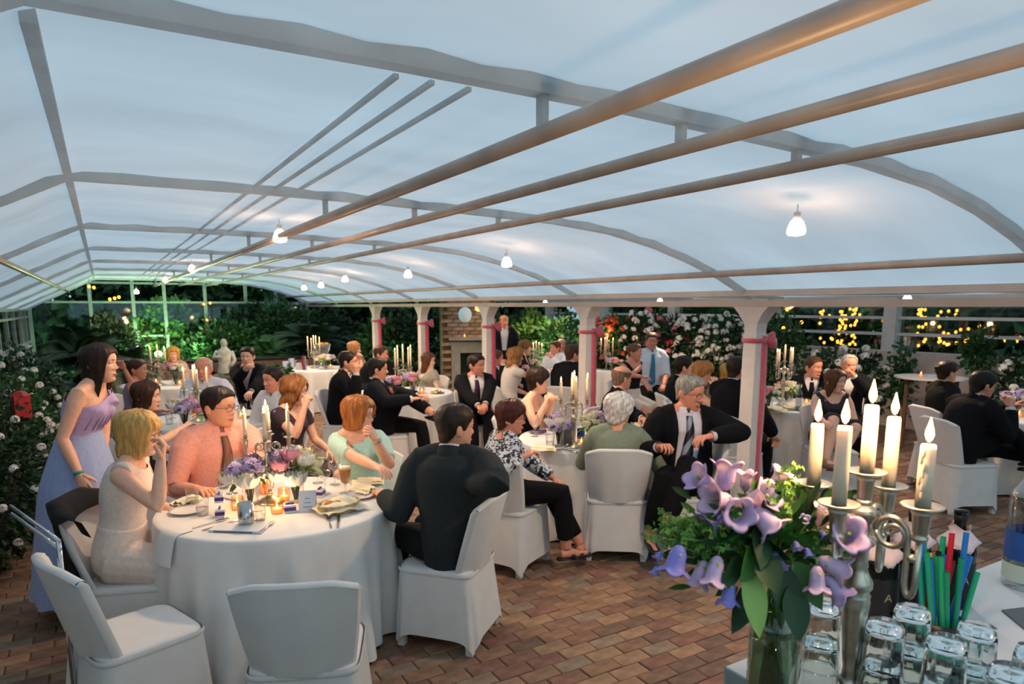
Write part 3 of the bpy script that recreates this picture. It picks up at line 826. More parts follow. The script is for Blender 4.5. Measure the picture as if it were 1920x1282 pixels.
    def trousers(col, name='trousers', off=.014, to=.97):
        m = MB(); torso(m, off, -.2, .22, .06)
        for s in (1, -1):
            lp_ = limb_pts(hj[s], kn[s], an[s], 6); rr = lerp_r(LEG_M, len(lp_)) * k + off; rr = np.maximum(rr, .058)
            kk = max(2, int(len(lp_) * to)); m.tube(np.vstack([[P + V3(.03 * s, 0, .02)], lp_[:kk]]), np.r_[.1, rr[:kk]], 14)
        wear(name, m, vc, 3, cm(col))
    def shoes(col, sandal=False):
        for s in (1, -1):
            fd = nrm((kn[s] - an[s]) * V3(1, 1, 0) + V3(0, .25, 0)) if not stand else nrm(V3(.12 * s, 1, 0))
            fd = nrm(fd * V3(1, 1, 0)); sdv = np.cross(fd, V3(0, 0, 1)); ft = an[s] * V3(1, 1, 1)
            if ankles and ankles.get('dir'): fd = nrm(ankles['dir'][0 if s == 1 else 1]); sdv = np.cross(fd, V3(0, 0, 1)); sdv = nrm(sdv)
            upv = np.cross(sdv, fd); m = MB(); Rs = []
            for x_, wd, h_ in ((-.07, .022, .05), (-.05, .034, .075), (0, .037, .085), (.06, .040, .066), (.12, .045, .05), (.17, .040, .04), (.20, .022, .028)):
                a = np.linspace(0, 2 * math.pi, 12, endpoint=False); hb = h_ / 2
                if sandal: hb = .012
                Rs.append(ft - upv * .083 + fd * x_ + np.outer(np.cos(a) * wd, sdv) + np.outer(hb + np.sin(a) * hb, upv))
            m.rings(Rs)
            if sandal:
                for x_ in (.04, .11):
                    m.tube([ft - upv * .075 + fd * x_ + sdv * q * .045 + upv * (.06 - .3 * (x_ - .04)) * (1 - q * q) for q in (-1, -.6, 0, .6, 1)], None, 6, up=fd, ell=[(.006, .017)] * 5)
            child('shoe', m, mat('shoe_' + col, col, .4))
    def skirt(col, name='skirt', off=.016, to=.55, mt=None):
        m = MB(); torso(m, off, -.12, .35, .06)
        for s in (1, -1):
            e_ = hj[s] + (kn[s] - hj[s]) * min(1, to * 1.9); m.tube([P + V3(.03 * s, 0, .02), hj[s], (hj[s] + e_) / 2, e_], [.1, .1 + off, .092 + off, .075 + off], 14)
        m.tube([P, (kn[1] + kn[-1]) / 2 * .5 + P * .5, ((hj[1] + hj[-1]) / 2 + ((kn[1] + kn[-1]) / 2 - (hj[1] + hj[-1]) / 2) * min(1, to * 1.9))], None, 14, ell=[(.13, .09), (.13, .075), (.12, .06)])
        wear(name, m, vc, 4, mt or cm(col))
    # outfit kinds
    if outfit == 'suit':
        m = MB(); torso(m, shirt_off, .05, .98, .07); wear('shirt', m, vc, 2, cm(under, 'shirt'), lambda c, q: (q[:, 2] < 0) | (q[:, 0] > 1.0))
        jo = jopen or (.40, .085, .0)
        m = MB(); upper(m, jack, -.22 if not stand else -.25, .985, .955, 1.08)
        wear('jacket', m, vc, 3, cm(top), lambda c, q, jo=jo: ((q[:, 2] > 0) & (q[:, 2] < np.interp(q[:, 0], TP[:, 0], TP[:, 2]) * k + belly + jack + .035) & (q[:, 0] > jo[0]) & (np.abs(q[:, 1]) < jo[2] + (jo[1] - jo[2]) * np.clip((q[:, 0] - jo[0]) / (.93 - jo[0]), 0, 1))) | ((np.linalg.norm((c - N) - np.outer((c - N) @ up, up), axis=1) < .05) & (q[:, 0] > .955)))
        jc = MB(); aa = np.linspace(R(62), R(298), 22); jc.rings([N + np.outer(np.sin(aa) * r_ * k, rS) + np.outer(np.cos(aa) * r_ * k, fS) + np.outer(np.full(22, z_) - .03 * np.cos(aa), up) for z_, r_ in ((-.05, .098), (-.02, .088), (.016, .074), (.022, .070), (.012, .067), (-.03, .07))], False, False); child('jacket_collar', jc, cm(top, 'lapel'))
        lap = MB()
        for s in (1, -1):
            rows = []
            for t in np.linspace(.985, jo[0], 9):
                e = jo[2] + (jo[1] - jo[2]) * min(1, max(0, (t - jo[0]) / (.93 - jo[0]))); wl2 = .045 * min(1, (t - jo[0]) / .25 + .08) if jo[2] < .03 else .04
                rows.append([surf(t, s * (e - .006), jack + .006), surf(t, s * (e + wl2 * .5), jack + .012), surf(t, s * (e + wl2), jack + .007), surf(t, s * (e + wl2 * .6), jack + .001)])
            lap.rings([np.array(r_) for r_ in rows])
        child('lapels', lap, cm(top, 'lapel'), False)
        for s in (1, -1):
            a_, e_, w_ = arms[s]; d = nrm(w_ - e_); cf = MB(); cf.tube([w_ - d * .035, w_ + d * .004], [.0345 * k, .0355 * k], 14, cap=False); child('cuff', cf, cm(under, 'shirt'))
        collar(under)
        if tie: necktie(tie, tie == 'stripe')
        if bow:
            m = MB(); kc = N + fS * .066 * k - up * .012
            for s in (1, -1): m.rings([np.array([kc + rS * s * u_ + up * w2 + fS * .004, kc + rS * s * u_ + up * w2 - fS * .012, kc + rS * s * u_ - up * w2 - fS * .012, kc + rS * s * u_ - up * w2 + fS * .004]) for u_, w2 in ((.0, .008), (.02, .016), (.05, .024))])
            m.ellipsoid(kc, (.011, .011, .011), 8, 6); child('bow_tie', m, cm('101014', 'tie'))
        trousers(bottom); shoes(shoe)
    elif outfit == 'shirt':
        m = MB(); upper(m, .016, -.1, .97, sleeve or .93, 1.1)
        wear('shirt', m, vc, 3, cm(top, 'shirt', ), lambda c, q: (np.linalg.norm((c - N) - np.outer((c - N) @ up, up), axis=1) < .06) & (q[:, 0] > .93))
        collar(top, .061, .042, .5)
        if tie: necktie(tie, off=.008)
        trousers(bottom); shoes(shoe)
        if pattern != 'plain':
            m = MB()
            for q in np.linspace(.85, .15, 6): m.ellipsoid(surf(q, .0, .019), (.006, .006, .006), 6, 5)
            if not tie: child('buttons', m, mat('shirt_button', 'c9c2bc', .4))
    elif outfit in ('blouse', 'knit'):
        m = MB(); upper(m, .018, -.16, .94 if outfit == 'blouse' else .985, sleeve if sleeve is not None else .93, 1.12)
        dp = .05 if outfit == 'blouse' else .0
        mt = pattern_mat(pattern, top, top2) if pattern else cm(top, 'knit' if outfit == 'knit' else 'blouse')
        wear('blouse' if outfit == 'blouse' else 'sweater', m, vc, 3, mt, lambda c, q: (q[:, 2] > 0) & (q[:, 0] > .74) & (np.abs(q[:, 1]) < dp + .0 + .05 * np.clip((q[:, 0] - .74) / .2, 0, 1)) if outfit == 'blouse' else (np.linalg.norm((c - N) - np.outer((c - N) @ up, up), axis=1) < .052) & (q[:, 0] > .95))
        trousers(bottom); shoes(shoe, pattern == 'bw')
    elif outfit == 'dress':
        # sleeveless or cap-sleeved dress: bodice and skirt
        m = MB(); torso(m, .011, .0, .93, .06)
        for s in (1, -1):
            nk = N + rS * s * .055 - up * .03; a_ = arms[s][0]
            if sleeve is None or sleeve > 0: m.tube([nk, nk * .45 + a_ * .55 + up * .012, a_ + up * .012 - rS * s * .008], [.040 * k, .050 * k, .058 * k], 12)
            if sleeve: pk, rk = sleeve_pts(s, sleeve); m.tube(np.vstack([[frame(.82)[0] + rS * s * .08], pk]), np.r_[.06, rk * 1.1 + .012], 14)
        mt = pattern_mat(pattern, top, top2) if pattern else cm(top, 'dress')
        nk_t = .80 if strap is None else strap
        wear('bodice', m, vc, 3, mt, lambda c, q: ((q[:, 0] > nk_t) & (np.abs(q[:, 1]) < .04 + .05 * np.clip((q[:, 0] - nk_t) / .15, 0, 1)) & (q[:, 2] > -.02)) | ((np.linalg.norm((c - N) - np.outer((c - N) @ up, up), axis=1) < .07) & (q[:, 0] > .9)))
        if not stand: skirt(bottom, mt=mt if bottom == top else None); shoes(shoe)
    elif outfit == 'strapless':
        m = MB(); torso(m, .011, .0, .76, .05); wear('bodice', m, vc, 3, cm(top, 'dress'), lambda c, q: q[:, 0] > .745); skirt(bottom); shoes(shoe)
    elif outfit == 'oneshoulder':
        m = MB(); torso(m, .012, -.05, .90, .06)
        s = -1; a_ = arms[s][0]; nk = N + rS * .05 * s - up * .02
        m.tube([surf(.75, .06 * s, 0), nk * .6 + a_ * .4, nk - fS * .06 - up * .08], [.05, .052, .05], 12)
        def cut(c, q): return (q[:, 0] > .72 + .24 * np.clip((-q[:, 1] + .17) / .3, 0, 1)) & (-q[:, 1] < .10) | (np.linalg.norm((c - N) - np.outer((c - N) @ up, up), axis=1) < .066) & (q[:, 0] > .9)
        wear('bodice', m, vc, 2, cm(top, 'dress'), cut)
        pl = MB()                                           # pleats running from the shoulder across the bust
        for q in range(7):
            u0 = .035 + q * .016; pl.tube([surf(.95 - .005 * q, -u0, .016), surf(.78, -(.02 + u0 * .9 - .012 * q), .016), surf(.62, .11 - q * .032, .015), surf(.45, .12 - q * .036, .013)], [.004, .007, .006, .003], 6)
        child('pleats', pl, cm(top, 'dress'))
        wb = MB(); wb.rings([ring(t, .02) for t in (.34, .37, .40)], False); child('waistband', wb, cm(top, 'dress'))
        sk = MB(); Rs = []
        for q in np.linspace(0, 1, 14):
            z = P[2] + L * .36 - (P[2] + L * .36 - .12) * q; c0, r0, f0 = frame(max(0, .36 - q)); cx = P * V3(1, 1, 0) * q + c0 * V3(1, 1, 0) * (1 - q)
            a = np.linspace(0, 2 * math.pi, 72, endpoint=False); w_ = .148 + .10 * math.sin(min(1, q * 2.2) * 1.4) * .5 + .14 * q; dpt = .115 + .06 * min(1, q * 3) + .12 * q
            rr = 1 + .045 * q * np.sin(a * 11 + 3 * q) + .03 * q * np.sin(a * 19 + 1)
            Rs.append(V3(cx[0], cx[1], z) + np.outer(np.cos(a) * w_ * rr, V3(1, 0, 0)) + np.outer(np.sin(a) * dpt * rr, V3(0, 1, 0)))
        sk.rings(Rs, False); child('skirt', sk, cm(bottom, 'dress'))
    if beard:
        m = MB(); m.tube([hp((q * .062, .082 - .075 * q * q, HZ0 + HH * (.12 + .30 * q * q))) for q in np.linspace(-1, 1, 11)], [.006] + [.014] * 9 + [.006], 8); child('beard', m, hm)
    for bb, nm in ((bracelet, 'bracelet'), (watch, 'wristwatch')):
        if bb:
            s, col = bb; a_, e_, w_ = arms[s]; d = nrm(w_ - e_); m = MB(); r_ = .031 * k * af
            m.tube([w_ - d * .03, w_ - d * .02, w_ - d * .012], [r_, r_ + .004, r_], 14)
            if nm == 'wristwatch': m.tube([w_ - d * .02 - hands[s][2] * (r_), w_ - d * .02 - hands[s][2] * (r_ + .008)], [.016, .015], 12)
            child(nm, m, mat(nm + '_' + col, col, .35))
    o.N, o.up, o.rS, o.fS, o.piv, o.surf, o.child, o.cm = N, up, rS, fS, piv, surf, child, cm
    PEOPLE.append(o)
    return o
def pattern_mat(kind, c1, c2):
    nm = 'print_' + kind
    if nm in MATS: return MATS[nm]
    m = bpy.data.materials.new(nm); MATS[nm] = m; m.use_nodes = True; n = m.node_tree.nodes; l = m.node_tree.links; b = n['Principled BSDF']; b.inputs['Roughness'].default_value = .8
    t = n.new('ShaderNodeTexCoord'); r = n.new('ShaderNodeValToRGB'); r.color_ramp.interpolation = 'CONSTANT'
    if kind == 'bw':
        v = n.new('ShaderNodeTexNoise'); v.inputs['Scale'].default_value = 26; v.inputs['Detail'].default_value = 3; v.inputs['Distortion'].default_value = 1.6; out = v.outputs['Fac']; pos = .50
    else:
        v = n.new('ShaderNodeTexVoronoi'); v.inputs['Scale'].default_value = 16; out = v.outputs['Distance']; pos = .2
    l.new(t.outputs['Object'], v.inputs['Vector']); l.new(out, r.inputs[0]); l.new(r.outputs[0], b.inputs[0])
    r.color_ramp.elements[0].color = lin(c2); r.color_ramp.elements[1].color = lin(c1); r.color_ramp.elements[1].position = pos
    return m
# ================================================================== FURNITURE AND TABLEWARE
m_cloth = mat('white_cotton', 'dfe0e0', .9, 0, .03, 8, .08, sheen=.1)
m_cover = mat('white_chair_cover', 'd9d8d8', .9, 0, .03, 9, .08, sheen=.1)
m_cream = mat('cream_napkin', 'e6dfc4', .9, 0, .04, 30, .1)
m_plastic = mat('white_plastic', 'd6d6d6', .4)
m_wax = mat('cream_wax', 'f9e2c6', .5, 0, .01, 20, 0, sss=.12)
m_flame = mat('candle_flame', 'ffb050', .5, emit='ffc070', estr=16)
m_flame_c = mat('candle_flame_core', 'fff0d0', .5, emit='ffe6b0', estr=34)
m_wick = mat('burnt_wick', '14100c', .9)
m_silver = mat('aged_silver', 'c4bcac', .32, 1.0, .15, 30, .03)
m_pewter = mat('tarnished_silver', 'cfc6b6', .36, 1.0, .14, 40, .04)
m_glass_t = mat_thin_glass('clear_tableware_glass', (.97, .98, .97), .06, .02)
m_water = mat_thin_glass('still_water', (.93, .97, .97), .04, .0)
m_green = mat('leaf_green', '3d6b2c', .55, 0, .3, 12)
m_green2 = mat('pale_leaf_green', '8fae5a', .55, 0, .25, 14)
m_green3 = mat('deep_leaf_green', '1f4020', .5, 0, .3, 12)
m_purple = mat('purple_ribbon', '4b2e80', .45, 0, .08, 20)
m_stain = mat('steel_cutlery', 'b9b9b9', .2, 1.0)
m_paper = mat('white_paper', 'd8dce2', .85)
m_bread = mat('bread_crust', 'b07a40', .8, 0, .25, 25, .3)
m_wicker = mat('pale_wicker', 'bda57c', .8, 0, .25, 50, .4)
def flower_mat(n, c): return mat('petal_' + n, c, .6, 0, .08, 30, sss=.15)
m_white_p = flower_mat('white', 'ece8e0'); m_pink_p = flower_mat('pink', 'e59aae'); m_lilac_p = flower_mat('lilac', 'b9a6d8'); m_cream_p = flower_mat('cream', 'efe6c8'); m_blush_p = flower_mat('blush', 'efcfc8'); m_yel_p = flower_mat('yellow', 'e0b030')
# ---- covered chair (seat faces +Y)
def make_chair():
    t = thing('banquet_chair', (0, 0, 0))
    # back: a shell that curls forward at its sides and leans back; cloth over both faces
    m = MB(); nu, nv = 25, 15
    def back(u, v, off):
        w = .212 + .022 * v - .02 * (1 - v) ** 2
        tpr = 1 - max(0, abs(u) - .80) ** 2 * 2.2 if v > .9 else 1
        x = w * u; z = .445 + .40 * v * (1 - .05 * abs(u) ** 3)
        y = -.20 - .10 * v + .075 * abs(u) ** 2.2 * (1 - .25 * v) + off
        if v > .93: z -= .022 * max(0, abs(u) - .62) * 2
        return (x, y, z)
    A = np.array([[back(u, v, -.022 - .004 * math.sin(u * 9) * (1 - v)) for u in np.linspace(-1, 1, nu)] for v in np.linspace(0, 1, nv)])
    B = np.array([[back(u, v, .016) for u in np.linspace(-1, 1, nu)] for v in np.linspace(0, 1, nv)])
    ridge = (A[-1] + B[-1]) / 2 + np.array([0, 0, .016])
    m.grid(A[:, ::-1]); m.grid(B)
    m.grid(np.array([A[-1], A[-1] * .7 + ridge * .3 + [0, -.004, .004], ridge, B[-1] * .7 + ridge * .3 + [0, .004, .004], B[-1]])[:, ::-1])
    for j in (0, -1):
        mid = (A[:, j] + B[:, j]) / 2 + np.array([(-.010 if j == 0 else .010), 0, 0]); rj = ridge[j][None]; g = np.array([np.vstack([A[:, j], rj]), np.vstack([mid, rj]), np.vstack([B[:, j], rj])]); m.grid(g if j == -1 else g[::-1])
    m.build('back_cover', m_cover, t)
    # seat top
    m = MB(); a = np.linspace(0, 2 * math.pi, 41)[:-1]
    def sq(a, hx, hy, cy=0): return np.c_[hx * np.sign(np.cos(a)) * np.abs(np.cos(a)) ** .3, cy + hy * np.sign(np.sin(a)) * np.abs(np.sin(a)) ** .3]
    Rs = []
    for q, z in ((.05, .452), (.5, .452), (.85, .456), (.97, .45), (1.0, .436)):
        p = sq(a, .215 * q, .215 * q, .015); Rs.append(np.c_[p, np.full(len(p), z)])
    m.rings(Rs[::-1]).build('seat_cover', m_cover, t)
    # skirt
    m = MB(); Rs = []; a = np.linspace(0, 2 * math.pi, 97)[:-1]
    for q in np.linspace(0, 1, 9):
        p = sq(a, .217 + .028 * q, .217 + .035 * q, .015 - .012 * q); fold = 1 + q * (.014 * np.sin(a * 12) + .012 * np.sin(a * 7 + 1))
        zb = .44 - .37 * q + .03 * q * np.abs(np.sin(2 * a)) ** 4 * -1 + .018 * q * np.cos(4 * a)
        Rs.append(np.c_[p * fold[:, None], zb])
    m.rings(Rs, False).build('skirt', m_cover, t)
    m = MB(); Rs = []
    for z, o in ((.425, .0), (.437, .006), (.45, .0)):
        p = sq(a, .219 + o, .22 + o, .013); Rs.append(np.c_[p, np.full(len(p), z)])
    m.rings(Rs, False).build('seam', m_cover, t)
    for sx in (-1, 1):
        for sy in (-1, 1):
            l = MB(); x, y = sx * .182, sy * .186 + .005
            l.rings([np.array([(x + ax * h + sx * dx, y + ay * h + sy * dx, z) for ax, ay in ((-1, -1), (1, -1), (1, 1), (-1, 1))]) for z, h, dx in ((0, .019, .016), (.02, .019, .015), (.30, .017, -.01))])
            l.build('leg', m_plastic, t, False)
    return freeze(t)
CHAIR = make_chair()
def chair(pos, rz, label, group='white covered chairs'):
    return inst(CHAIR, (pos[0], pos[1], 0), rz, label, 'chair', group)
# ---- round table under a floor-length cloth
def make_table(n=11, seed=0, rad=.625, hem=.02):
    t = thing('round_table', (0, 0, 0))
    m = MB(); m.lathe([(.01, .735), (rad * .99, .735), (rad * .995, .728), (rad * .99, .712), (.01, .712)], 48); m.build('table_top', mat('table_ply', '8a6b4a', .6), t)
    m = MB(); m.lathe([(.26, 0), (.26, .02), (.05, .06), (.04, .2), (.04, .66), (.12, .71)], 20); m.build('pedestal', mat('table_iron', '2a2a2a', .5, 1), t)
    m = MB(); N = 240; a = np.linspace(0, 2 * math.pi, N, endpoint=False); Rs = []
    r = random.Random(seed)
    k1, k2, k3 = n, n * 2 + 3, n - 4; p1, p2, p3 = (r.uniform(0, 6.28) for _ in range(3))
    for q in (.02, .3, .6, .85, .96): Rs.append(np.c_[rad * q * np.cos(a), rad * q * np.sin(a), np.full(N, .742)])
    for rr, z in ((rad + .002, .741), (rad + .008, .734), (rad + .011, .72)): Rs.append(np.c_[rr * np.cos(a), rr * np.sin(a), np.full(N, z)])
    for q in np.linspace(.08, 1, 14):
        w = (np.sin(k1 * a + p1 + .5 * np.sin(3 * a + p3)) * .6 + .4 * np.sin(k2 * a + p2) + .35 * np.sin(k3 * a + p3)); w = np.sign(w) * np.abs(w) ** .8
        rr = rad + .012 + .045 * q + .062 * q ** 1.1 * w
        Rs.append(np.c_[rr * np.cos(a), rr * np.sin(a), np.full(N, .72 - (.72 - hem) * q) + (.012 * q * np.sin(5 * a + p2) if hem > .05 else 0)])
    m.rings(Rs, False); m.add(np.array([(0, 0, .742)]), []); m.build('tablecloth', m_cloth, t)
    return freeze(t)
TABLES = [make_table(11, 1), make_table(13, 5)]
# ---- candelabrum with five arms: cups at known places
def make_candelabrum(H=.40, armr=.145, base_r=.075, mt=None, arms=4, detail=24, rise=.0):
    mt = mt or m_silver; t = thing('candelabrum', (0, 0, 0)); n = detail; k = H / .40
    MB().lathe([(.001, 0), (base_r, 0), (base_r, .006), (base_r * .93, .012), (base_r * .8, .016), (base_r * .72, .024), (base_r * .4, .034), (.018, .045), (.013, .055), (.019, .062), (.013, .07)], n).build('base', mt, t)
    MB().lathe([(.013, .068), (.011, .085), (.014, .11), (.0175, .155 * k), (.0195, .185 * k), (.0205, .198 * k), (.0195, .203 * k), (.0205, .208 * k), (.017, .213 * k), (.022, .221 * k), (.022, .230 * k), (.0155, .243 * k), (.0125, .25 * k), (.0135, .256 * k), (.0125, .262 * k),
                (.0125, .285 * k), (.020, .29 * k), (.021, .297 * k), (.014, .302 * k), (.012, .322 * k), (.018, .335 * k), (.0205, .341 * k), (.017, .347 * k), (.0105, .353 * k), (.0105, .36 * k)], n).build('stem', mt, t)
    cups = []
    def cup(x, y, z, name='candle_cup', parent=t):
        o = MB().lathe([(.006, z - .05), (.0105, z - .048), (.0115, z - .043), (.009, z - .04), (.0105, z - .036), (.0125, z - .01), (.0145, z - .006), (.012, z - .003), (.02, z - .001), (.0275, z + .0025), (.029, z + .0045), (.0275, z + .0055), (.014, z + .002), (.001, z + .002)], n, (x, y, 0)).build(name, mt, parent)
        return o
    cup(0, 0, H); cups.append((0, 0, H))
    for i in range(arms):
        a = 2 * math.pi * i / arms; m = MB(); ca, sa = math.cos(a), math.sin(a)
        q = np.linspace(0, 1, 26); prof = []
        zc0 = .318 * k
        for u in np.linspace(0, 1, 12): an = math.pi * (1.0 - 1.0 * u); prof.append((.043 + .023 * math.cos(an), zc0 + .024 * math.sin(an)))
        xa = .066; zl = zc0 - .075 * (.6 + armr * 3)
        for u in np.linspace(0, 1, 10): an = math.pi * (1 + u); prof.append((max(xa, (xa + armr) / 2 + (armr - xa) / 2 * math.cos(an)) if u < .5 else (xa + armr) / 2 + (armr - xa) / 2 * math.cos(an), zl + .026 * math.sin(an)))
        prof.append((armr, H - .085 * k))
        m.tube([(x * ca, x * sa, z) for x, z in prof], .0046, 8)
        sp = [(.045 + (.024 - .016 * u) * math.cos(math.pi * (1 + 2.2 * u)), zc0 + (.024 - .016 * u) * math.sin(math.pi * (1 + 2.2 * u))) for u in np.linspace(0, 1, 18)]
        m.tube([(x * ca, x * sa, z) for x, z in sp], .0042, 8)
        m.ellipsoid((.074 * ca, .074 * sa, zc0 - .03), (.008, .008, .006), 10, 6)
        o = m.build('arm', mt, t)
        z = H - .035 * k
        cup(armr * ca, armr * sa, z, 'candle_cup', o); cups.append((armr * ca, armr * sa, z))
    return freeze(t), cups
def make_candle(h, r=.0105, flame=.032):
    t = thing('taper_candle', (0, 0, 0))
    MB().lathe([(.001, 0), (r, 0), (r * 1.0, h * .5), (r * .97, h - .006), (r * .85, h - .001), (r * .6, h - .004), (.001, h - .005)], 16).build('wax', m_wax, t)
    MB().tube([(0, 0, h - .006), (.0005, 0, h + .004), (.0015, 0, h + .009)], .0009, 6).build('wick', m_wick, t)
    f = MB().lathe([(.0005, h + .003), (.0035, h + .006), (.0058, h + .013), (.0052, h + .019), (.0034, h + flame * .8), (.0004, h + .006 + flame)], 10).build('flame', m_flame, t)
    MB().lathe([(.0005, h + .0025), (.0038, h + .0055), (.0062, h + .0135), (.0054, h + .020), (.003, h + flame * .82), (.0004, h + .004 + flame)], 10)
    return freeze(t)
CANDLES = {}
def candle(pos, h, label, group, rz=0, lean=None):
    key = round(h, 3)
    if key not in CANDLES: CANDLES[key] = make_candle(h)
    o = inst(CANDLES[key], pos, rz, label, 'candle', group)
    if lean: o.rotation_euler = (lean[0], lean[1], rz)
    return o
def glow(pos, e, col=(1, .62, .30), size=.03):
    return light('candle_glow', 'POINT', pos, e, col, size)
CLAB = {}
def candelabrum(pos, H, rz, label, clabel, group, energy=2.2, ch=.14, arms=4, key=None, armr=.145, var=(0,)):
    key = (round(H, 3), arms, armr)
    if key not in CLAB: CLAB[key] = make_candelabrum(H, arms=arms, armr=armr, detail=14)
    p, cups = CLAB[key]
    inst(p, pos, rz, label, 'candelabrum', 'table candelabra')
    outs = sorted(range(1, len(cups)), key=lambda i: (cups[i][0] * math.cos(rz) - cups[i][1] * math.sin(rz)) * RGT.x + (cups[i][0] * math.sin(rz) + cups[i][1] * math.cos(rz)) * RGT.y)
    words_ = {0: 'centre'}
    for i, w_ in zip(outs, ('leftmost', 'inner left', 'inner right', 'rightmost')): words_[i] = w_
    for i, (x, y, z) in enumerate(cups):
        X = pos[0] + x * math.cos(rz) - y * math.sin(rz); Y = pos[1] + x * math.sin(rz) + y * math.cos(rz)
        candle((X, Y, pos[2] + z + .002), ch + .012 * var[i % len(var)], words_[i] + ' ' + clabel, group)
    glow((pos[0], pos[1], pos[2] + H + ch + .10), energy, size=.05)
# ---- glasses
def make_glass(kind):
    if kind == 'wine':
        t = thing('wine_glass', (0, 0, 0)); MB().lathe([(.001, 0), (.034, 0), (.034, .002), (.006, .006), (.0038, .02), (.0038, .085)], 16).build('foot', m_glass_t, t)
        MB().lathe([(.004, .085), (.022, .098), (.034, .118), (.037, .14), (.034, .17), (.031, .19)], 18, cap=False).build('bowl', m_glass_t, t)
    elif kind == 'tumbler':
        t = thing('water_glass', (0, 0, 0)); MB().lathe([(.001, .004), (.029, .0), (.030, .004), (.033, .05), (.036, .10)], 18, cap=False).build('bowl', m_glass_t, t)
        MB().lathe([(.001, .005), (.029, .005), (.031, .045), (.001, .045)], 14).build('water', m_water, t)
    elif kind == 'beer':
        t = thing('beer_glass', (0, 0, 0)); MB().lathe([(.001, 0), (.036, 0), (.036, .003), (.008, .008), (.006, .03), (.008, .05)], 18).build('foot', m_glass_t, t)
        MB().lathe([(.008, .05), (.024, .065), (.034, .10), (.038, .15), (.036, .185)], 20, cap=False).build('bowl', m_glass_t, t)
        MB().lathe([(.004, .055), (.0225, .068), (.0325, .10), (.0365, .148), (.001, .1485)], 18).build('beer', mat('golden_beer', 'd98a1c', .1, trans=.55, ior=1.33), t)
        MB().lathe([(.036, .149), (.0365, .158), (.030, .164), (.001, .166)], 18).build('foam', mat('beer_foam', 'f1e6cf', .9), t)
    elif kind == 'votive':
        t = thing('votive_jar', (0, 0, 0)); MB().lathe([(.001, .003), (.030, .0), (.034, .01), (.036, .04), (.032, .06), (.031, .075)], 18, cap=False).build('jar', mat_thin_glass('amber_votive_glass', (.98, .72, .52), .06, .05), t)
        MB().lathe([(.001, .004), (.025, .004), (.025, .028), (.001, .028)], 14).build('wax', mat('votive_wax', 'f0c8a0', .5, emit='ff9a50', estr=.9), t)
        MB().lathe([(.0005, .029), (.005, .036), (.0045, .046), (.0004, .060)], 8).build('flame', m_flame, t)
    elif kind == 'carafe':
        t = thing('carafe', (0, 0, 0)); MB().lathe([(.001, .003), (.042, 0), (.044, .01), (.044, .13), (.030, .16), (.024, .185), (.028, .215)], 20, cap=False).build('body', m_glass_t, t)
        MB().lathe([(.001, .004), (.041, .004), (.042, .1), (.001, .1)], 16).build('water', m_water, t)
    return freeze(t)
GL = {}
GNAME = {'wine': ('wine glass', 'wine glass'), 'tumbler': ('water glass', 'glass'), 'beer': ('beer glass', 'glass'), 'votive': ('votive', 'votive'), 'carafe': ('carafe', 'carafe')}
def glass(kind, pos, label, group=None):
    if kind not in GL: GL[kind] = make_glass(kind)
    return inst(GL[kind], pos, rng.uniform(0, 6), label, GNAME[kind][1], group)
# ---- plates, cutlery, napkins, favours
def make_plate():
    return freeze(MB().lathe([(.001, .003), (.055, .002), (.085, .008), (.105, .016), (.106, .018), (.085, .011), (.055, .005), (.001, .005)], 28).build('plate', mat('white_china', 'e9e6e2', .25)))
def make_napkin():
    m = MB(); P = []
    for i in np.linspace(-1, 1, 9):
        P.append([(.065 * j * (1 - .25 * abs(i)) + .02 * i, .10 * i, .012 + .014 * (1 - abs(j)) + .006 * math.sin(j * 9 + i * 3)) for j in np.linspace(-1, 1, 13)])
    m.grid(np.array(P)); Q = np.array(P); Q[:, :, 2] = .003; m.grid(Q[:, ::-1])
    t = m.build('folded_napkin', m_cream)
    m2 = MB(); P2 = np.array(P) * [.8, .75, 1] + [.015, -.01, .012]; m2.grid(P2); m2.build('upper_fold', m_cream, t)
    return freeze(t)
def make_fork():
    m = MB(); m.tube([(0, -.095, .004), (0, -.02, .003), (0, .03, .008)], None, 6, ell=[(.006, .0018), (.0035, .0018), (.004, .0016)]); m.box((0, .045, .008), (.022, .03, .002))
    for q in (-.009, -.003, .003, .009): m.box((q, .078, .007), (.003, .042, .0018))
    return freeze(m.build('fork', m_stain, None, False))
def make_knife():
    m = MB(); m.box((0, -.06, .003), (.011, .09, .004)); m.box((.002, .05, .003), (.015, .13, .0016)); return freeze(m.build('knife', m_stain, None, False))
def make_favor():
    t = thing('favour_box', (0, 0, 0)); MB().box((0, 0, .022), (.06, .045, .042)).build('box', m_paper, t, False); MB().box((0, 0, .022), (.062, .047, .02)).build('band', m_purple, t, False)
    m = MB()
    for s in (-1, 1): m.ellipsoid((s * .012, 0, .048), (.013, .006, .008), 8, 6)
    m.build('bow', m_purple, t); return freeze(t)
PR = {}
def prop(kind, fn, pos, rz, label, cat, group=None, scale=None):
    if kind not in PR: PR[kind] = fn()
    return inst(PR[kind], pos, rz, label, cat, group, scale)
